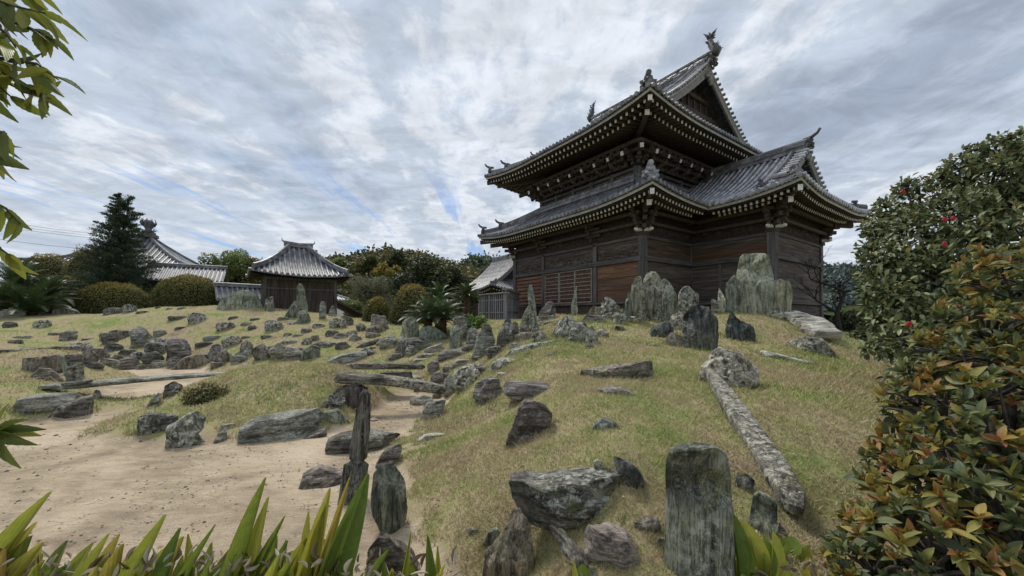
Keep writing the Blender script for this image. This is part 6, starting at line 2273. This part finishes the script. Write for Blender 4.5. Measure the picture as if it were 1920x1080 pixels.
# ------------------------------------------------------------------ camellia, foreground shrub, cherry, aspidistra
def volume_bush(name, label, cat, o_xyz, balls, n, ls, mat, seed, tmpl, asp=.45, whorl=0, topcol=0.0, shell=.78, trunkpts=None, asp_w=None, group=None):
    o = empty(name, o_xyz, 0, label, cat, group)
    base = np.array(o_xyz)
    rng = np.random.default_rng(seed)
    B = np.array(balls)
    area = B[:, 3] ** 2
    idx = rng.choice(len(B), n, p=area / area.sum())
    u = unit(rng, n)
    q = shell + (1.04 - shell) * rng.random(n)
    P = B[idx, :3] + u * (B[idx, 3] * q)[:, None]
    # drop what lies deep inside another ball
    d = np.linalg.norm(P[:, None] - B[None, :, :3], axis=2) / B[None, :, 3]
    k = (d < shell * .9).sum(1) == 0
    P, u, idx = P[k], u[k], idx[k]
    kz = P[:, 2] > heights(P[:, 0], P[:, 1]) + .01
    P, u, idx = P[kz], u[kz], idx[kz]
    if not whorl:
        gm = _val(P[:, 0] + P[:, 1] * .3, P[:, 2] + P[:, 1] * .2, 3.1, 5) * .6 + _val(P[:, 0], P[:, 2], 7.5, 8) * .4 > .36
        P, u, idx = P[gm], u[gm], idx[gm]
    if whorl:
        P = np.repeat(P, whorl, 0)
        u = np.repeat(u, whorl, 0)
        ang = np.tile(np.arange(whorl) * 2.39996, len(P) // whorl) + np.repeat(rng.random(len(P) // whorl) * 6.28, whorl)
        ax = u + np.array([0, 0, .75]) + np.repeat(rng.normal(0, .25, (len(P) // whorl, 3)), whorl, 0)
        ax /= np.linalg.norm(ax, axis=1, keepdims=True)
        s1 = np.cross(ax, np.array([.31, .95, .02]))
        s1 /= np.linalg.norm(s1, axis=1, keepdims=True)
        s2 = np.cross(ax, s1)
        rad = s1 * np.cos(ang)[:, None] + s2 * np.sin(ang)[:, None]
        tier = np.tile(np.linspace(.15, 1.15, whorl), len(P) // whorl)
        A = rad * np.sin(tier)[:, None] + ax * np.cos(tier)[:, None]
        Nn = ax * np.sin(tier)[:, None] - rad * np.cos(tier)[:, None] + rng.normal(0, .18, P.shape)
        P = P - ax * (ls * .25 * tier)[:, None]
        tone = np.repeat(rng.random(len(P) // whorl), whorl)
        r_ = np.clip(tone * .60 + .08 * u[:, 2] + .18 * (1.15 - tier) + rng.normal(0, .13, len(P)), 0, 1)
        L = ls * rng.uniform(.55, 1.25, len(P)) * (.75 + .4 * tier) * np.repeat(rng.uniform(.6, 1.25, len(P) // whorl), whorl)
        A = A + rng.normal(0, .28, P.shape)
        Nn = Nn + rng.normal(0, .3, P.shape)
        kk = rng.random(len(P)) < .8
        P, A, Nn, r_, L = P[kk], A[kk], Nn[kk], r_[kk], L[kk]
    else:
        A = rng.normal(0, .7, P.shape) + u * .6 + np.array([0, 0, -.15])
        Nn = u * .5 + rng.normal(0, .45, P.shape) + np.array([0, 0, .9])
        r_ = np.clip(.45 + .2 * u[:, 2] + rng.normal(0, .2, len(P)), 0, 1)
        L = ls * rng.uniform(.7, 1.2, len(P))
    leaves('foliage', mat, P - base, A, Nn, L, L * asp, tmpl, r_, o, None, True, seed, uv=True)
    t = MB()
    for i, (x, y, z, r) in enumerate(balls):
        e = Vector((x, y, z)) - Vector(o_xyz)
        t.tube([Vector((0, 0, -.1)) + Vector((math.sin(i) * .1, math.cos(i) * .1, 0)), e * .5 + Vector((0, 0, .1)), e], [.05, .035, .015], 5)
        for j in range(9):
            v = Vector(unit(rng, 1)[0])
            v.z = abs(v.z)
            t.tube([e, e + v * r * .55 + Vector((0, 0, .02)), e + v * r * .95], [.014, .009, .004], 4)
    t.build('branches', BARK, o)
    return o


LEAF5 = leaf_template(5, .25, .18)
LEAF4 = leaf_template(4, .22, .15)
LM_CAM = leaf_mat('camellia_leaves', [(0, (.04, .055, .024)), (.35, (.10, .13, .055)), (.65, (.19, .225, .10)), (.88, (.28, .29, .13)), (1, (.38, .27, .09))], .5, .15, .35)
# camellia: balls given in pixels and distance
cam_b = []
for px, py, D, r in [(1700, 450, 6.6, .62), (1780, 400, 6.6, .66), (1860, 350, 6.6, .62), (1930, 330, 6.4, .7), (1665, 500, 6.4, .5), (1740, 520, 6.2, .7), (1830, 470, 6.2, .75), (1920, 450, 6.0, .8),
                     (1680, 570, 6.0, .5), (1760, 600, 5.8, .62), (1850, 560, 5.8, .7), (1690, 640, 5.6, .42), (1760, 680, 5.4, .5), (1660, 420, 7, .38), (1725, 375, 7, .36), (1800, 320, 6.8, .34), (1870, 285, 6.7, .33), (1930, 275, 6.6, .38),
                     (1650, 545, 6.2, .34), (1655, 610, 6.0, .3), (1690, 700, 5.0, .26), (1640, 655, 5.6, .2), (1990, 380, 6.4, .9), (2000, 560, 6, .9), (1640, 470, 6.7, .3), (1765, 335, 6.9, .2), (1830, 285, 6.8, .2), (1895, 262, 6.7, .16), (1700, 350, 7, .2), (1660, 390, 7, .2), (1640, 430, 7, .18), (1905, 300, 6.9, .3), (1625, 520, 6.5, .16)]:
    p = at(px, py, D)
    cam_b.append((p.x, p.y, p.z, r * D / 6.6 * .86))
bx_ = at(1800, 760, 6.2)
cam_o = volume_bush('camellia_tree', 'tall glossy camellia with a few red blooms at the right behind the bronze shrub', 'camellia', (bx_.x, bx_.y, height(bx_.x, bx_.y)), cam_b, 21000, .10, LM_CAM, 61, LEAF4, .5, shell=.5)
fl_rng = random.Random(4)
REDF = plain('camellia_petals', (.35, .02, .025), .5, .3, .3)
for px, py, D in [(1692, 360, 6.5), (1786, 410, 5.95), (1770, 412, 5.95), (1703, 608, 5.35), (1829, 478, 5.5), (1846, 484, 5.5), (1770, 458, 5.6)]:
    p = at(px, py, D)
    f_ = MB()
    for j in range(7):
        a = j * 2.4
        f_.tube([(0, 0, 0), (math.cos(a) * .022, -.012, math.sin(a) * .022), (math.cos(a) * .04, -.004, math.sin(a) * .04)], [.014, .02, .006], 5)
    fo = f_.build('flower', REDF, cam_o, p - Vector(cam_o.location))

LM_PH = strap_mat('bronze_shrub_leaves', [(0, (.05, .07, .03)), (.28, (.12, .155, .065)), (.46, (.21, .22, .065)), (.60, (.35, .29, .055)), (.76, (.34, .165, .05)), (1, (.24, .075, .045))], 1.0, .28, 14.)
ph_b = []
for px, py, D, r in [(1900, 560, 3.0, .42), (1850, 640, 2.9, .38), (1790, 680, 2.8, .28), (1940, 700, 2.7, .5), (1840, 760, 2.6, .42), (1770, 800, 2.5, .32), (1900, 860, 2.3, .5), (1760, 900, 2.35, .33), (1690, 900, 2.45, .22),
                     (1820, 980, 2.15, .42), (1700, 1000, 2.25, .28), (1640, 990, 2.35, .17), (1920, 1030, 2.0, .5), (1740, 1080, 2.0, .36), (1640, 1080, 2.15, .22), (1720, 760, 2.6, .2), (1745, 720, 2.75, .18), (1980, 560, 3, .5), (2050, 760, 2.6, .6), (2050, 980, 2.2, .6), (1850, 1150, 2.0, .45), (1700, 1150, 2.0, .3)]:
    p = at(px, py, D)
    ph_b.append((p.x, p.y, p.z, r))
bx_ = at(1880, 1000, 2.35)
volume_bush('bronze_shrub', 'dense shrub with bronze, olive and green leaf whorls in the right foreground', 'shrub', (bx_.x, bx_.y, height(bx_.x, bx_.y)), ph_b, 3000, .078, LM_PH, 62, leaf_template(5, .28, .22), .42, whorl=9, shell=.7)

# cherry tree whose leafy branch tips hang into the left edge
LM_CH = strap_mat('cherry_leaves', [(0, (.07, .10, .025)), (.5, (.18, .215, .04)), (1, (.34, .34, .06))], 1.05, .42, 20.)
CHL = leaf_template(13, .25, .22, lambda t: math.sin(math.pi * min(1, t * .93 + .03) ** .8) ** .85 * (1 - .35 * t), .05)
ch = empty('cherry_tree', (-3.1, 1.5, height(-3.1, 1.5)), 0, 'cherry tree just outside the frame whose serrated leaves hang in at the left edge', 'tree')
tb = MB()
hz_ = ch.location
tb.tube([(0, 0, -.1), (.05, 0, 1.0), (.15, -.02, 2.2), (.2, .05, 3.4), (.1, .1, 4.4)], [.16, .13, .10, .07, .03], 9)
tb.build('trunk', BARK, ch)
rng_ = np.random.default_rng(8)
tips = []
brn = MB()
LP, LA, LN, LR = [], [], [], []
paths = [[(-330, -40, 1.6), (-100, 10, 1.45), (20, 40, 1.4), (75, 60, 1.38), (100, 75, 1.38)], [(-330, 60, 1.6), (-100, 90, 1.4), (0, 130, 1.32), (60, 175, 1.3), (95, 185, 1.3)], [(-330, 170, 1.55), (-120, 200, 1.35), (-20, 235, 1.28), (5, 250, 1.26)],
         [(-330, 300, 1.55), (-120, 340, 1.4), (-20, 375, 1.32), (10, 390, 1.3), (38, 420, 1.3)], [(-330, 240, 1.6), (-100, 270, 1.5), (-10, 285, 1.45), (5, 300, 1.42)], [(-300, -160, 1.5), (-60, -60, 1.4), (20, -30, 1.35), (70, -20, 1.35)], [(-300, 0, 1.4), (-60, 20, 1.25), (10, 60, 1.2), (30, 90, 1.2)],
         [(-300, 110, 1.5), (-80, 110, 1.3), (10, 110, 1.25), (70, 120, 1.25), (110, 150, 1.25)], [(-300, -60, 1.5), (-80, -20, 1.3), (20, 10, 1.3), (85, 25, 1.3)], [(-300, 130, 1.5), (-80, 150, 1.35), (-5, 160, 1.3), (25, 185, 1.3)], [(-300, 370, 1.6), (-100, 420, 1.45), (-15, 455, 1.4), (20, 480, 1.4)], [(-300, 60, 1.3), (-60, 60, 1.15), (0, 75, 1.1)]]
for pp in paths:
    W3 = [at(*q) - hz_ for q in pp]
    W3 = [Vector((0.15, 0, min(4.0, max(1.8, W3[0].z))))] + W3
    brn.tube(W3, [.03, .014] + [.006] * (len(W3) - 4) + [.004, .002], 5)
    for i in range(1, len(W3) - 1):
        a, b = W3[i], W3[i + 1]
        m = max(3, int((b - a).length / .023))
        for k in range(m):
            p = a.lerp(b, (k + .5) / m)
            d = (b - a).normalized()
            sd_ = rng_.normal(0, .75, 3)
            A_ = np.array(d) * .5 + sd_ + np.array([0, 0, -.75])
            LP.append(np.array(p)); LA.append(A_)
            LN.append(rng_.normal(0, .8, 3) + np.array([0, -.5, .6])); LR.append(rng_.random())
LP = np.array(LP)
LL = rng_.uniform(.07, .13, len(LP))
brn.build('branches', BARK, ch)
leaves('foliage', LM_CH, LP, np.array(LA), np.array(LN), LL, LL * .40, CHL, np.array(LR), ch, None, True, uv=True)
# low spray of young leaves at the left edge
yg = empty('young_shrub', (at(-30, 900, 2.1).x, 2.1, height(at(-30, 900, 2.1).x, 2.1)), 0, 'young shrub with a spray of fresh green leaves at the left edge over the sand', 'shrub')
c0 = at(-8, 812, 1.9) - yg.location
tb = MB()
tb.tube([(0, 0, -.05), (-.02, 0, c0.z * .5), c0], [.012, .009, .005], 5)
tb.build('stem', BARK, yg)
P_, A_, N_ = [], [], []
for k, (ax, az) in enumerate([(1, .15), (.9, -.25), (.55, -.8), (.3, -.95), (.8, .5), (-.3, -.8), (-.7, .3), (.1, .8), (.95, -.05)]):
    P_.append(np.array(c0)); A_.append(np.array([ax, rng_.normal(0, .3), az])); N_.append(np.array([-.2, -.8, .5]) + rng_.normal(0, .15, 3))
leaves('foliage', LM_CH, np.array(P_), np.array(A_), np.array(N_), np.array([.19, .19, .2, .17, .16, .15, .15, .14, .16]), .062, CHL, np.linspace(.1, .9, 9), yg, None, True, uv=True)

# aspidistra clumps along the bottom edge
LM_AS = strap_mat('aspidistra_leaves', [(0, (.12, .19, .035)), (.3, (.22, .30, .05)), (.55, (.42, .44, .07)), (.8, (.58, .53, .10)), (1, (.52, .38, .10))], .93)
LM_DRY = leaf_mat('dry_leaf_tips', [(0, (.16, .11, .07)), (.5, (.36, .30, .23)), (1, (.55, .50, .43))], .8, .2)
BLADE = leaf_template(11, .35, .13, lambda t: math.sin(math.pi * min(1, (t * .97 + .02) ** 1.1)) ** .62)


def aspidistra(px0, px1, D, n, pyt, seed, label, hand=()):
    a, b = at(px0, 1080, D), at(px1, 1080, D)
    cx, cz = (a.x + b.x) / 2, height((a.x + b.x) / 2, D)
    o = empty('aspidistra', (cx, D, cz), 0, label, 'aspidistra', 'aspidistra clumps along the bottom edge')
    rng = np.random.default_rng(seed)
    n = int(n * 2.1)
    P, A, N3, L, W_, R3 = [], [], [], [], [], []
    for i in range(n):
        x, y = rng.uniform(a.x, b.x), D + rng.uniform(-.22, .22)
        z = height(x, y)
        tx = rng.normal(.05, .3)
        ty = rng.normal(-.05, .22)
        top = at(960 + x / y * F, rng.uniform(pyt[0], pyt[1]), y).z
        L.append(max(.12, (top - z) * 1.0)); P.append((x - cx, y - D, z - cz - .02)); A.append((tx, ty, 1)); N3.append((rng.normal(0, .8), -1, rng.normal(.1, .2)))
        W_.append(rng.uniform(.065, .12)); R3.append(rng.random())
    for px, pyt_, tx, w_, r_ in hand:
        y = D - .05
        w_ *= 2.0
        tip = at(px, pyt_, y)
        zb_ = height(tip.x, y)
        x = tip.x - tx * (tip.z - zb_)
        L.append((tip.z - zb_) * math.sqrt(1 + tx * tx) * 1.0); P.append((x - cx, y - D, zb_ - cz)); A.append((tx, 0, 1)); N3.append((0.25, -1, 0)); W_.append(w_); R3.append(r_)
    leaves('blades', LM_AS, np.array(P), np.array(A), np.array(N3), np.array(L), np.array(W_), BLADE, np.array(R3), o, None, True, uv=True)
    m = int(n * 1.6)
    P = np.stack([rng.uniform(a.x, b.x, m) - cx, rng.uniform(-.2, .2, m), np.zeros(m)], 1)
    for j in range(m):
        X_ = P[j, 0] + cx
        Y_ = P[j, 1] + D
        tz = at(960 + X_ / Y_ * F, rng.uniform(min(1060, pyt[0] + 30), 1110), Y_).z
        P[j, 2] = tz - cz
    A = rng.normal(0, .5, (m, 3)) + np.array([0, 0, .5])
    leaves('withered_leaves', LM_DRY, P, A, rng.normal(0, 1, (m, 3)), rng.uniform(.04, .11, m), rng.uniform(.008, .02, m), leaf_template(4, .5, .12), None, o, None, True)


aspidistra(-60, 330, 2.30, 37, (1013, 1115), 71, 'yellow-green aspidistra clump at the bottom left', [(55, 945, .55, .05, .5), (35, 1000, .5, .05, .75)])
aspidistra(250, 560, 2.25, 21, (1013, 1110), 72, 'aspidistra clump with dark pointed blades left of the bottom centre', [(288, 985, .35, .055, .45), (320, 1008, .18, .055, .02), (385, 1005, .5, .03, .3), (180, 1020, .35, .045, .5)])
aspidistra(440, 700, 2.25, 28, (1013, 1105), 73, 'tallest aspidistra clump with withered tips below the stone post', [(482, 915, .22, .05, .35), (490, 950, .12, .045, .6), (520, 990, .5, .035, .3), (610, 935, .2, .055, .66), (648, 915, .28, .028, .9), (684, 910, .33, .085, .08), (600, 960, .1, .04, .62), (570, 975, -.1, .04, .7)])
aspidistra(690, 860, 2.25, 12, (1058, 1115), 74, 'low straggling aspidistra clump right of the tallest one', [(770, 1015, .2, .02, .55), (803, 1020, -.1, .04, .1), (822, 1040, .02, .03, .6)])
aspidistra(960, 1110, 2.25, 5, (1088, 1125), 75, 'a few yellow aspidistra tips at the bottom below the purple-grey block', [(1079, 1055, .1, .02, .75)])
aspidistra(1350, 1570, 2.37, 14, (1068, 1120), 76, 'aspidistra clump at the foot of the massive standing stone', [(1378, 962, -.05, .045, .1), (1400, 980, -.25, .055, .6), (1415, 1005, -.1, .05, .3), (1459, 1003, .25, .05, .55), (1440, 1010, .1, .045, .2), (1475, 1050, .4, .04, .5)])

# little bush in the planted bed, tufts of arching grass
p = at(362, 772, 7.9)
tree('garden_bush', 'small dark bush with grey twigs in the planted bed of the centre mound', 'bush', (p.x, p.y + .3, height(p.x, p.y + .3)), [(-.25, 0, .15, .2), (0, .05, .25, .22), (.25, 0, .2, .22), (.42, .05, .12, .18), (-.1, -.15, .12, .18), (.18, -.15, .1, .2)], LM_MID, 3500, .03, (.03, .012), seed=77)
for (px, py, tx, lab) in ((96, 712, -1, 'arching dry grass stem on the left bank'), (92, 705, 1, 'second arching grass stem on the left bank')):
    p = at(px - 25 * tx, py + 20, 8.2)
    b = MB()
    b.tube([(0, 0, 0), (.1 * tx, 0, .28), (.3 * tx, 0, .36), (.52 * tx, 0, .2), (.6 * tx, 0, -.02)], [.006, .006, .005, .004, .002], 4)
    tag(b.build('grass_stem', plain('straw_%d' % px, (.35, .33, .22), .7), None, (p.x, p.y, height(p.x, p.y))), lab, 'grass stem')


# ------------------------------------------------------------------ the other roofs and fences
def slopes_for(x0, x1, y0, y1, z0, prof, sg, lc, dl, recess):
    hw_ = (x1 - x0) / 2
    se = min(hw_, sg + recess) if sg < 50 else hw_
    if sg > 50:
        hw_ = se = min(hw_, (y1 - y0) / 2)
    a = Slope((x0, y0, 0), EY, EX, y1 - y0, z0, prof, hw_, sg, sg, lc, dl)
    b = Slope((x1, y1, 0), -EY, -EX, y1 - y0, z0, prof, hw_, sg, sg, lc, dl)
    c = Slope((x0, y0, 0), EX, EY, x1 - x0, z0, prof, se, 99, 99, lc, dl)
    d = Slope((x1, y1, 0), -EX, -EY, x1 - x0, z0, prof, se, 99, 99, lc, dl)
    return [a, b, c, d]


def small_hall(name, label, cat, loc, yaw, W_, L, o, zE, prof, sg, lc, wallmat, sp=.3, r=.085, tile=None, tdk=None, rwhite=True, zlow=-1.0, group=None, wall_h=None, ridge_h=.35, red=False):
    root = empty(name, loc, yaw, label, cat, group)
    tile = tile or TILE_LT
    sl = slopes_for(-o, W_ + o, -o, L + o, zE, prof, sg, lc, 3.0, .5)
    b = MB()
    for s in sl:
        s.surface(b, 1, 24, 12)
        s.ribs(b, sp, r, 0, seg=.5, n=5)
    rf = b.build('roof', [tile, TILE_DK], root)
    hw_ = (W_ + 2 * o) / 2
    zr_ = zE + prof(hw_)
    b = MB()
    e = sg if sg < 50 else hw_
    y0, y1 = -o + e, L + o - e
    if y1 - y0 > .3:
        ridge(b, [(W_ / 2, y0 + .1, zr_ - .05), (W_ / 2, y1 - .1, zr_ - .05)], .3, ridge_h, 0, 3, .1)
    for x, sx in ((-o, 1), (W_ + o, -1)):
        for y, sy in ((-o, 1), (L + o, -1)):
            ridge(b, [(x + sx * s, y + sy * s, sl[0].z(s, s) + .03) for s in np.linspace(.15, e if sg < 50 else min(hw_, (L + 2 * o) / 2) - .05, 7)], .24, .17, 0, 2, .09)
    b.build('roof_ridge', [tile, TILE], rf)
    b = MB()
    for s in sl:
        s.strip(b, .03, .12, -.03, -.12, 0)
        s.soffit(b, o + .1, -.2, 0)
    b.build('eave_boards', DARKWOOD, root)
    if rwhite:
        for s in sl[0], sl[2]:
            b = MB()
            s.rafters(b, .2, o, -.27, .3, .1, .12, 0, 1)
            b.build('rafter_row', [TIMBER if not red else RUST_X, WHITE if not red else RED], root)
    if sg < 50:
        for yb_, sg_ in ((-o + sg, 1), (L + o - sg, -1)):
            b = MB()
            for sx, x in ((1, -o), (-1, W_ + o)):
                ss = list(np.linspace(sg - .2, hw_, 8))
                b.grid([[(x + sx * s, yb_ - sg_ * .04, zE + prof(s) - .04) for s in ss], [(x + sx * s, yb_ - sg_ * .04, zE + prof(s) - .34) for s in ss], [(x + sx * s, yb_ + sg_ * .06, zE + prof(s) - .34) for s in ss]], 0, False)
            b.build('bargeboard', BARGE, root)
            b = MB()
            x0, x1 = -o + sg + .6, W_ + o - sg - .6
            b.grid([[(x0 + (x1 - x0) * i / 12, yb_ + sg_ * .4, zE + prof(min(x0 + (x1 - x0) * i / 12 + o, W_ + o - x0 - (x1 - x0) * i / 12)) - .1) for i in range(13)], [(x0 + (x1 - x0) * i / 12, yb_ + sg_ * .4, zE + prof(sg)) for i in range(13)]], 0, False)
            b.build('gable_wall', DARKWOOD, root)
    b = MB()
    b.box(0, W_, 0, L, zlow, zE + .1, 0)
    b.build('wall', wallmat, root)
    return root, sl, zr_


# board-walled shed with a hipped, silvery roof (runs back to the right)
A_ = at(469, 509, 22.0)
yaw_s, Ls = math.radians(36), 5.35
zs_ = height(-12, 24)
shed, sl_, zr_ = small_hall('board_shed', 'dark board-walled shed under a silvery hipped tile roof left of centre', 'shed', (A_.x + .75 * (math.cos(yaw_s) - math.sin(yaw_s)), A_.y + .75 * (math.cos(yaw_s) + math.sin(yaw_s)), 1.7), yaw_s, Ls - 1.5, 2.9, .75, 2.80, quad_prof(.55, .165), 99, .22, SHED_Z, .29, .075, TILE, None, False, -.6)
b = MB()
Wd = Ls - 1.5
for x in (0, Wd):
    b.box(x - .09, x + .09, -.09, .09, -.6, 2.7, 0)
b.box(-.02, Wd + .02, -.07, -.001, 1.98, 2.08, 0)
b.box(-.1, Wd + .1, -.12, -.071, 2.55, 2.72, 0)
for k in range(1, 22):
    x = Wd * k / 22
    b.box(x - .012, x + .012, -.03, -.001, -.6, 1.97, 0)
b.build('framing', WOOD_Z, shed)
# upturned horns on the short ridge
b = MB()
zt = 1.7 + 0
o = .75
hw_ = (Wd + 2 * o) / 2
hl_ = (2.9 + 2 * o) / 2
zz1 = 2.80 + quad_prof(.55, .165)(hl_)
ridge(b, [(Wd / 2 - (hw_ - hl_) - .35, 1.45, zz1 + .05), (Wd / 2, 1.45, zz1 - .02), (Wd / 2 + (hw_ - hl_) + .35, 1.45, zz1 + .05)], .26, .22, 0, 3, .08)
for sx in (-1, 1):
    x = Wd / 2 + sx * ((hw_ - hl_) + .35)
    b.tube([(x - sx * .1, 1.45, zz1 + .25), (x + sx * .08, 1.45, zz1 + .34), (x + sx * .12, 1.45, zz1 + .52)], [.06, .045, .015], 6)
b.build('ridge_horns', [TILE], shed)
# lean-to on the right end
b = MB()
b.add([(Wd + .0, -.3, 1.45), (Wd + .0, 2.8, 1.45), (Wd + 2.0, 2.8, .45), (Wd + 2.0, -.3, .45), (Wd, -.3, 1.32), (Wd, 2.8, 1.32), (Wd + 2.0, 2.8, .32), (Wd + 2.0, -.3, .32)], [(0, 3, 2, 1), (4, 5, 6, 7), (0, 4, 7, 3), (3, 7, 6, 2), (1, 2, 6, 5)], 0)
b.box(Wd + 1.6, Wd + 1.7, -.1, .0, -.9, .5, 0)
b.box(Wd + .02, Wd + 1.65, .2, 2.7, -.9, .2, 0)
b.build('lean_to', SHED_Z, shed)

# hall with pyramid roof and flaming jewel, far left
c_ = at(330, 492, 37)
ph = small_hall('pyramid_hall', 'temple hall with a pyramid tile roof topped by a round jewel finial, behind the conifer', 'temple hall', (at(287, 500, 40).x - 3.0, 34.0, 1.6), .35, 9.0, 9.0, 1.7, 4.55, quad_prof(.36, .045), 99, .35, DARKWOOD, .42, .11, TILE, None, True, -.5, red=True)
root, sl_, zr_ = ph
b = MB()
cx_, cz_ = 4.5, zr_ - .1
b.box(cx_ - .62, cx_ + .62, cx_ - .62, cx_ + .62, cz_, cz_ + .32, 0)
b.box(cx_ - .45, cx_ + .45, cx_ - .45, cx_ + .45, cz_ + .32, cz_ + .55, 0)
b.tube([(cx_, cx_, cz_ + .55), (cx_, cx_, cz_ + .8), (cx_, cx_, cz_ + .95), (cx_, cx_, cz_ + 1.2), (cx_, cx_, cz_ + 1.5), (cx_, cx_, cz_ + 1.75), (cx_, cx_, cz_ + 1.95)], [.5, .25, .3, .48, .5, .3, .04], 12)
for k in range(9):
    a = k * math.pi * 2 / 9
    b.tube([(cx_ + math.cos(a) * .45, cx_ + math.sin(a) * .45, cz_ + 1.15), (cx_ + math.cos(a) * .62, cx_ + math.sin(a) * .62, cz_ + 1.5), (cx_ + math.cos(a) * .5, cx_ + math.sin(a) * .5, cz_ + 1.95)], [.07, .07, .01], 5)
b.build('jewel_finial', TILE_DK, root)


def wall_roof(name, label, px0, py0, px1, py1, D0, D1, depth, zr_px, group=None, sp=.3):
    """tiled coping of a low corridor or wall seen from the front"""
    a, c = at(px0, py0, D0), at(px1, py1, D1)
    yaw = math.atan2(c.y - a.y, c.x - a.x)
    L = math.hypot(c.x - a.x, c.y - a.y)
    zt = at(px0, zr_px, D0 + depth).z - a.z
    root = empty(name, (a.x, a.y, a.z), yaw, label, 'tiled wall', group)
    pf = quad_prof(zt / depth, .0)
    s1 = Slope((0, 0, 0), EX, EY, L, 0, pf, depth, None, None, 0)
    s2 = Slope((L, 2 * depth, 0), -EX, -EY, L, 0, pf, depth, None, None, 0)
    b = MB()
    for s in (s1, s2):
        s.surface(b, 1, 8, 3)
        s.ribs(b, sp, .08, 0, seg=.5, n=5)
    ridge(b, [(-.05, depth, zt), (L + .05, depth, zt)], .26, .16, 0, 2, .09)
    b.build('roof', [TILE, TILE_DK], root)
    b = MB()
    b.box(.15, L - .15, .3, 2 * depth - .3, -(a.z - 1.2), -.05, 0)
    b.build('wall', DARKWOOD, root)


wall_roof('corridor', 'long low tiled roof between the conifer and the shed', 262, 523, 418, 542, 30, 32.5, 2.0, 498)
wall_roof('garden_wall', 'short tiled garden wall joining the shed at the left', 405, 561, 500, 566, 25.5, 27.5, .9, 537)

# second gabled hall beyond the left end of the temple
root, sl_, zr_ = small_hall('rear_hall', 'smaller tiled temple hall with a gable glimpsed between the wood and the big hall', 'temple hall', (at(905, 541, 33).x + .95, 34.3, 1.6), YAW, 6.2, 5.6, 1.15, 2.85, quad_prof(.40, .09), 1.5, .38, DARKWOOD, .32, .085, TILE, None, True, -.5)
b = MB()
onigawara(b, (3.1, -1.15 + 1.5 - .1, zr_ + .2), (0, -1, 0), 1.0, 0, 'perch')
spiky(b, (3.1, -1.15 + 1.6, zr_ + .55), (0, -1, 0), .75, 0, 3)
b.build('ridge_end_ornament', TILE_DK, root)

# lattice fence between the cycads and the hall
p0_, p1_ = at(900, 556, 21.0), at(958, 550, 20.0)
for (a, c, lab, tone) in ((at(898, 560, 22.2), at(948, 550, 20.2), 'silvery lattice fence panel facing the garden', 0), (at(948, 550, 20.2), at(972, 552, 24.0), 'dark return of the lattice fence beside the hall', 1)):
    yaw = math.atan2(c.y - a.y, c.x - a.x)
    L = math.hypot(c.x - a.x, c.y - a.y)
    zt, zb_ = c.z, 1.55
    H_4 = zt - zb_
    root = empty('lattice_fence', (a.x, a.y, zb_), yaw, lab, 'fence', 'lattice fence beside the hall')
    b = MB()
    b.box(-.12, L + .12, -.16, .16, H_4, H_4 + .06, 0)
    b.build('coping', GREY_Z, root)
    for x in (0, L * .42, L - .07):
        b = MB()
        b.box(x, x + .09, -.05, .05, -.2, H_4, 0)
        b.build('post', GREY_Z, root)
    b = MB()
    k = int(L / .17)
    for i in range(k):
        x = .03 + (L - .06) * i / k
        b.box(x, x + .075, -.015, .015, 0, H_4 - .001, 0)
    for z in (.25, H_4 * .42, H_4 - .35):
        b.box(0, L, -.045, -.016, z, z + .06, 0)
    b.box(0, L, .05, .07, 0, H_4 - .002, 1)
    b.build('slats', [GREY_Z, DARKWOOD], root)

# distant roof right of the lean-to
root, sl_, zr_ = small_hall('far_house', 'pale grey tiled roof of a far house glimpsed right of the lean-to', 'house', (at(660, 556, 52).x - 5.5, 50, 1.3), 1.0, 6.0, 8.0, .6, 3.1, quad_prof(.42, .0), 99, .0, WHITE, .4, .1, TILE_LT, None, False, -.5)

# overhead wires at the far left
for k, (y0, y1) in enumerate(((415, 447), (420, 451), (425, 455), (452, 474))):
    a, c = at(-120, y0 - 20, 45), at(300, y1, 60)
    b = MB()
    pts = [a.lerp(c, i / 12) - Vector((0, 0, .5 * math.sin(math.pi * i / 12))) for i in range(13)]
    b.tube([q - a for q in pts], .018, 4)
    tag(b.build('overhead_wire', DARKWOOD, None, a), ['topmost', 'second', 'third', 'lowest, separate'][k] + ' of the thin black wires crossing the sky at the left', 'wire', 'overhead wires at the left')
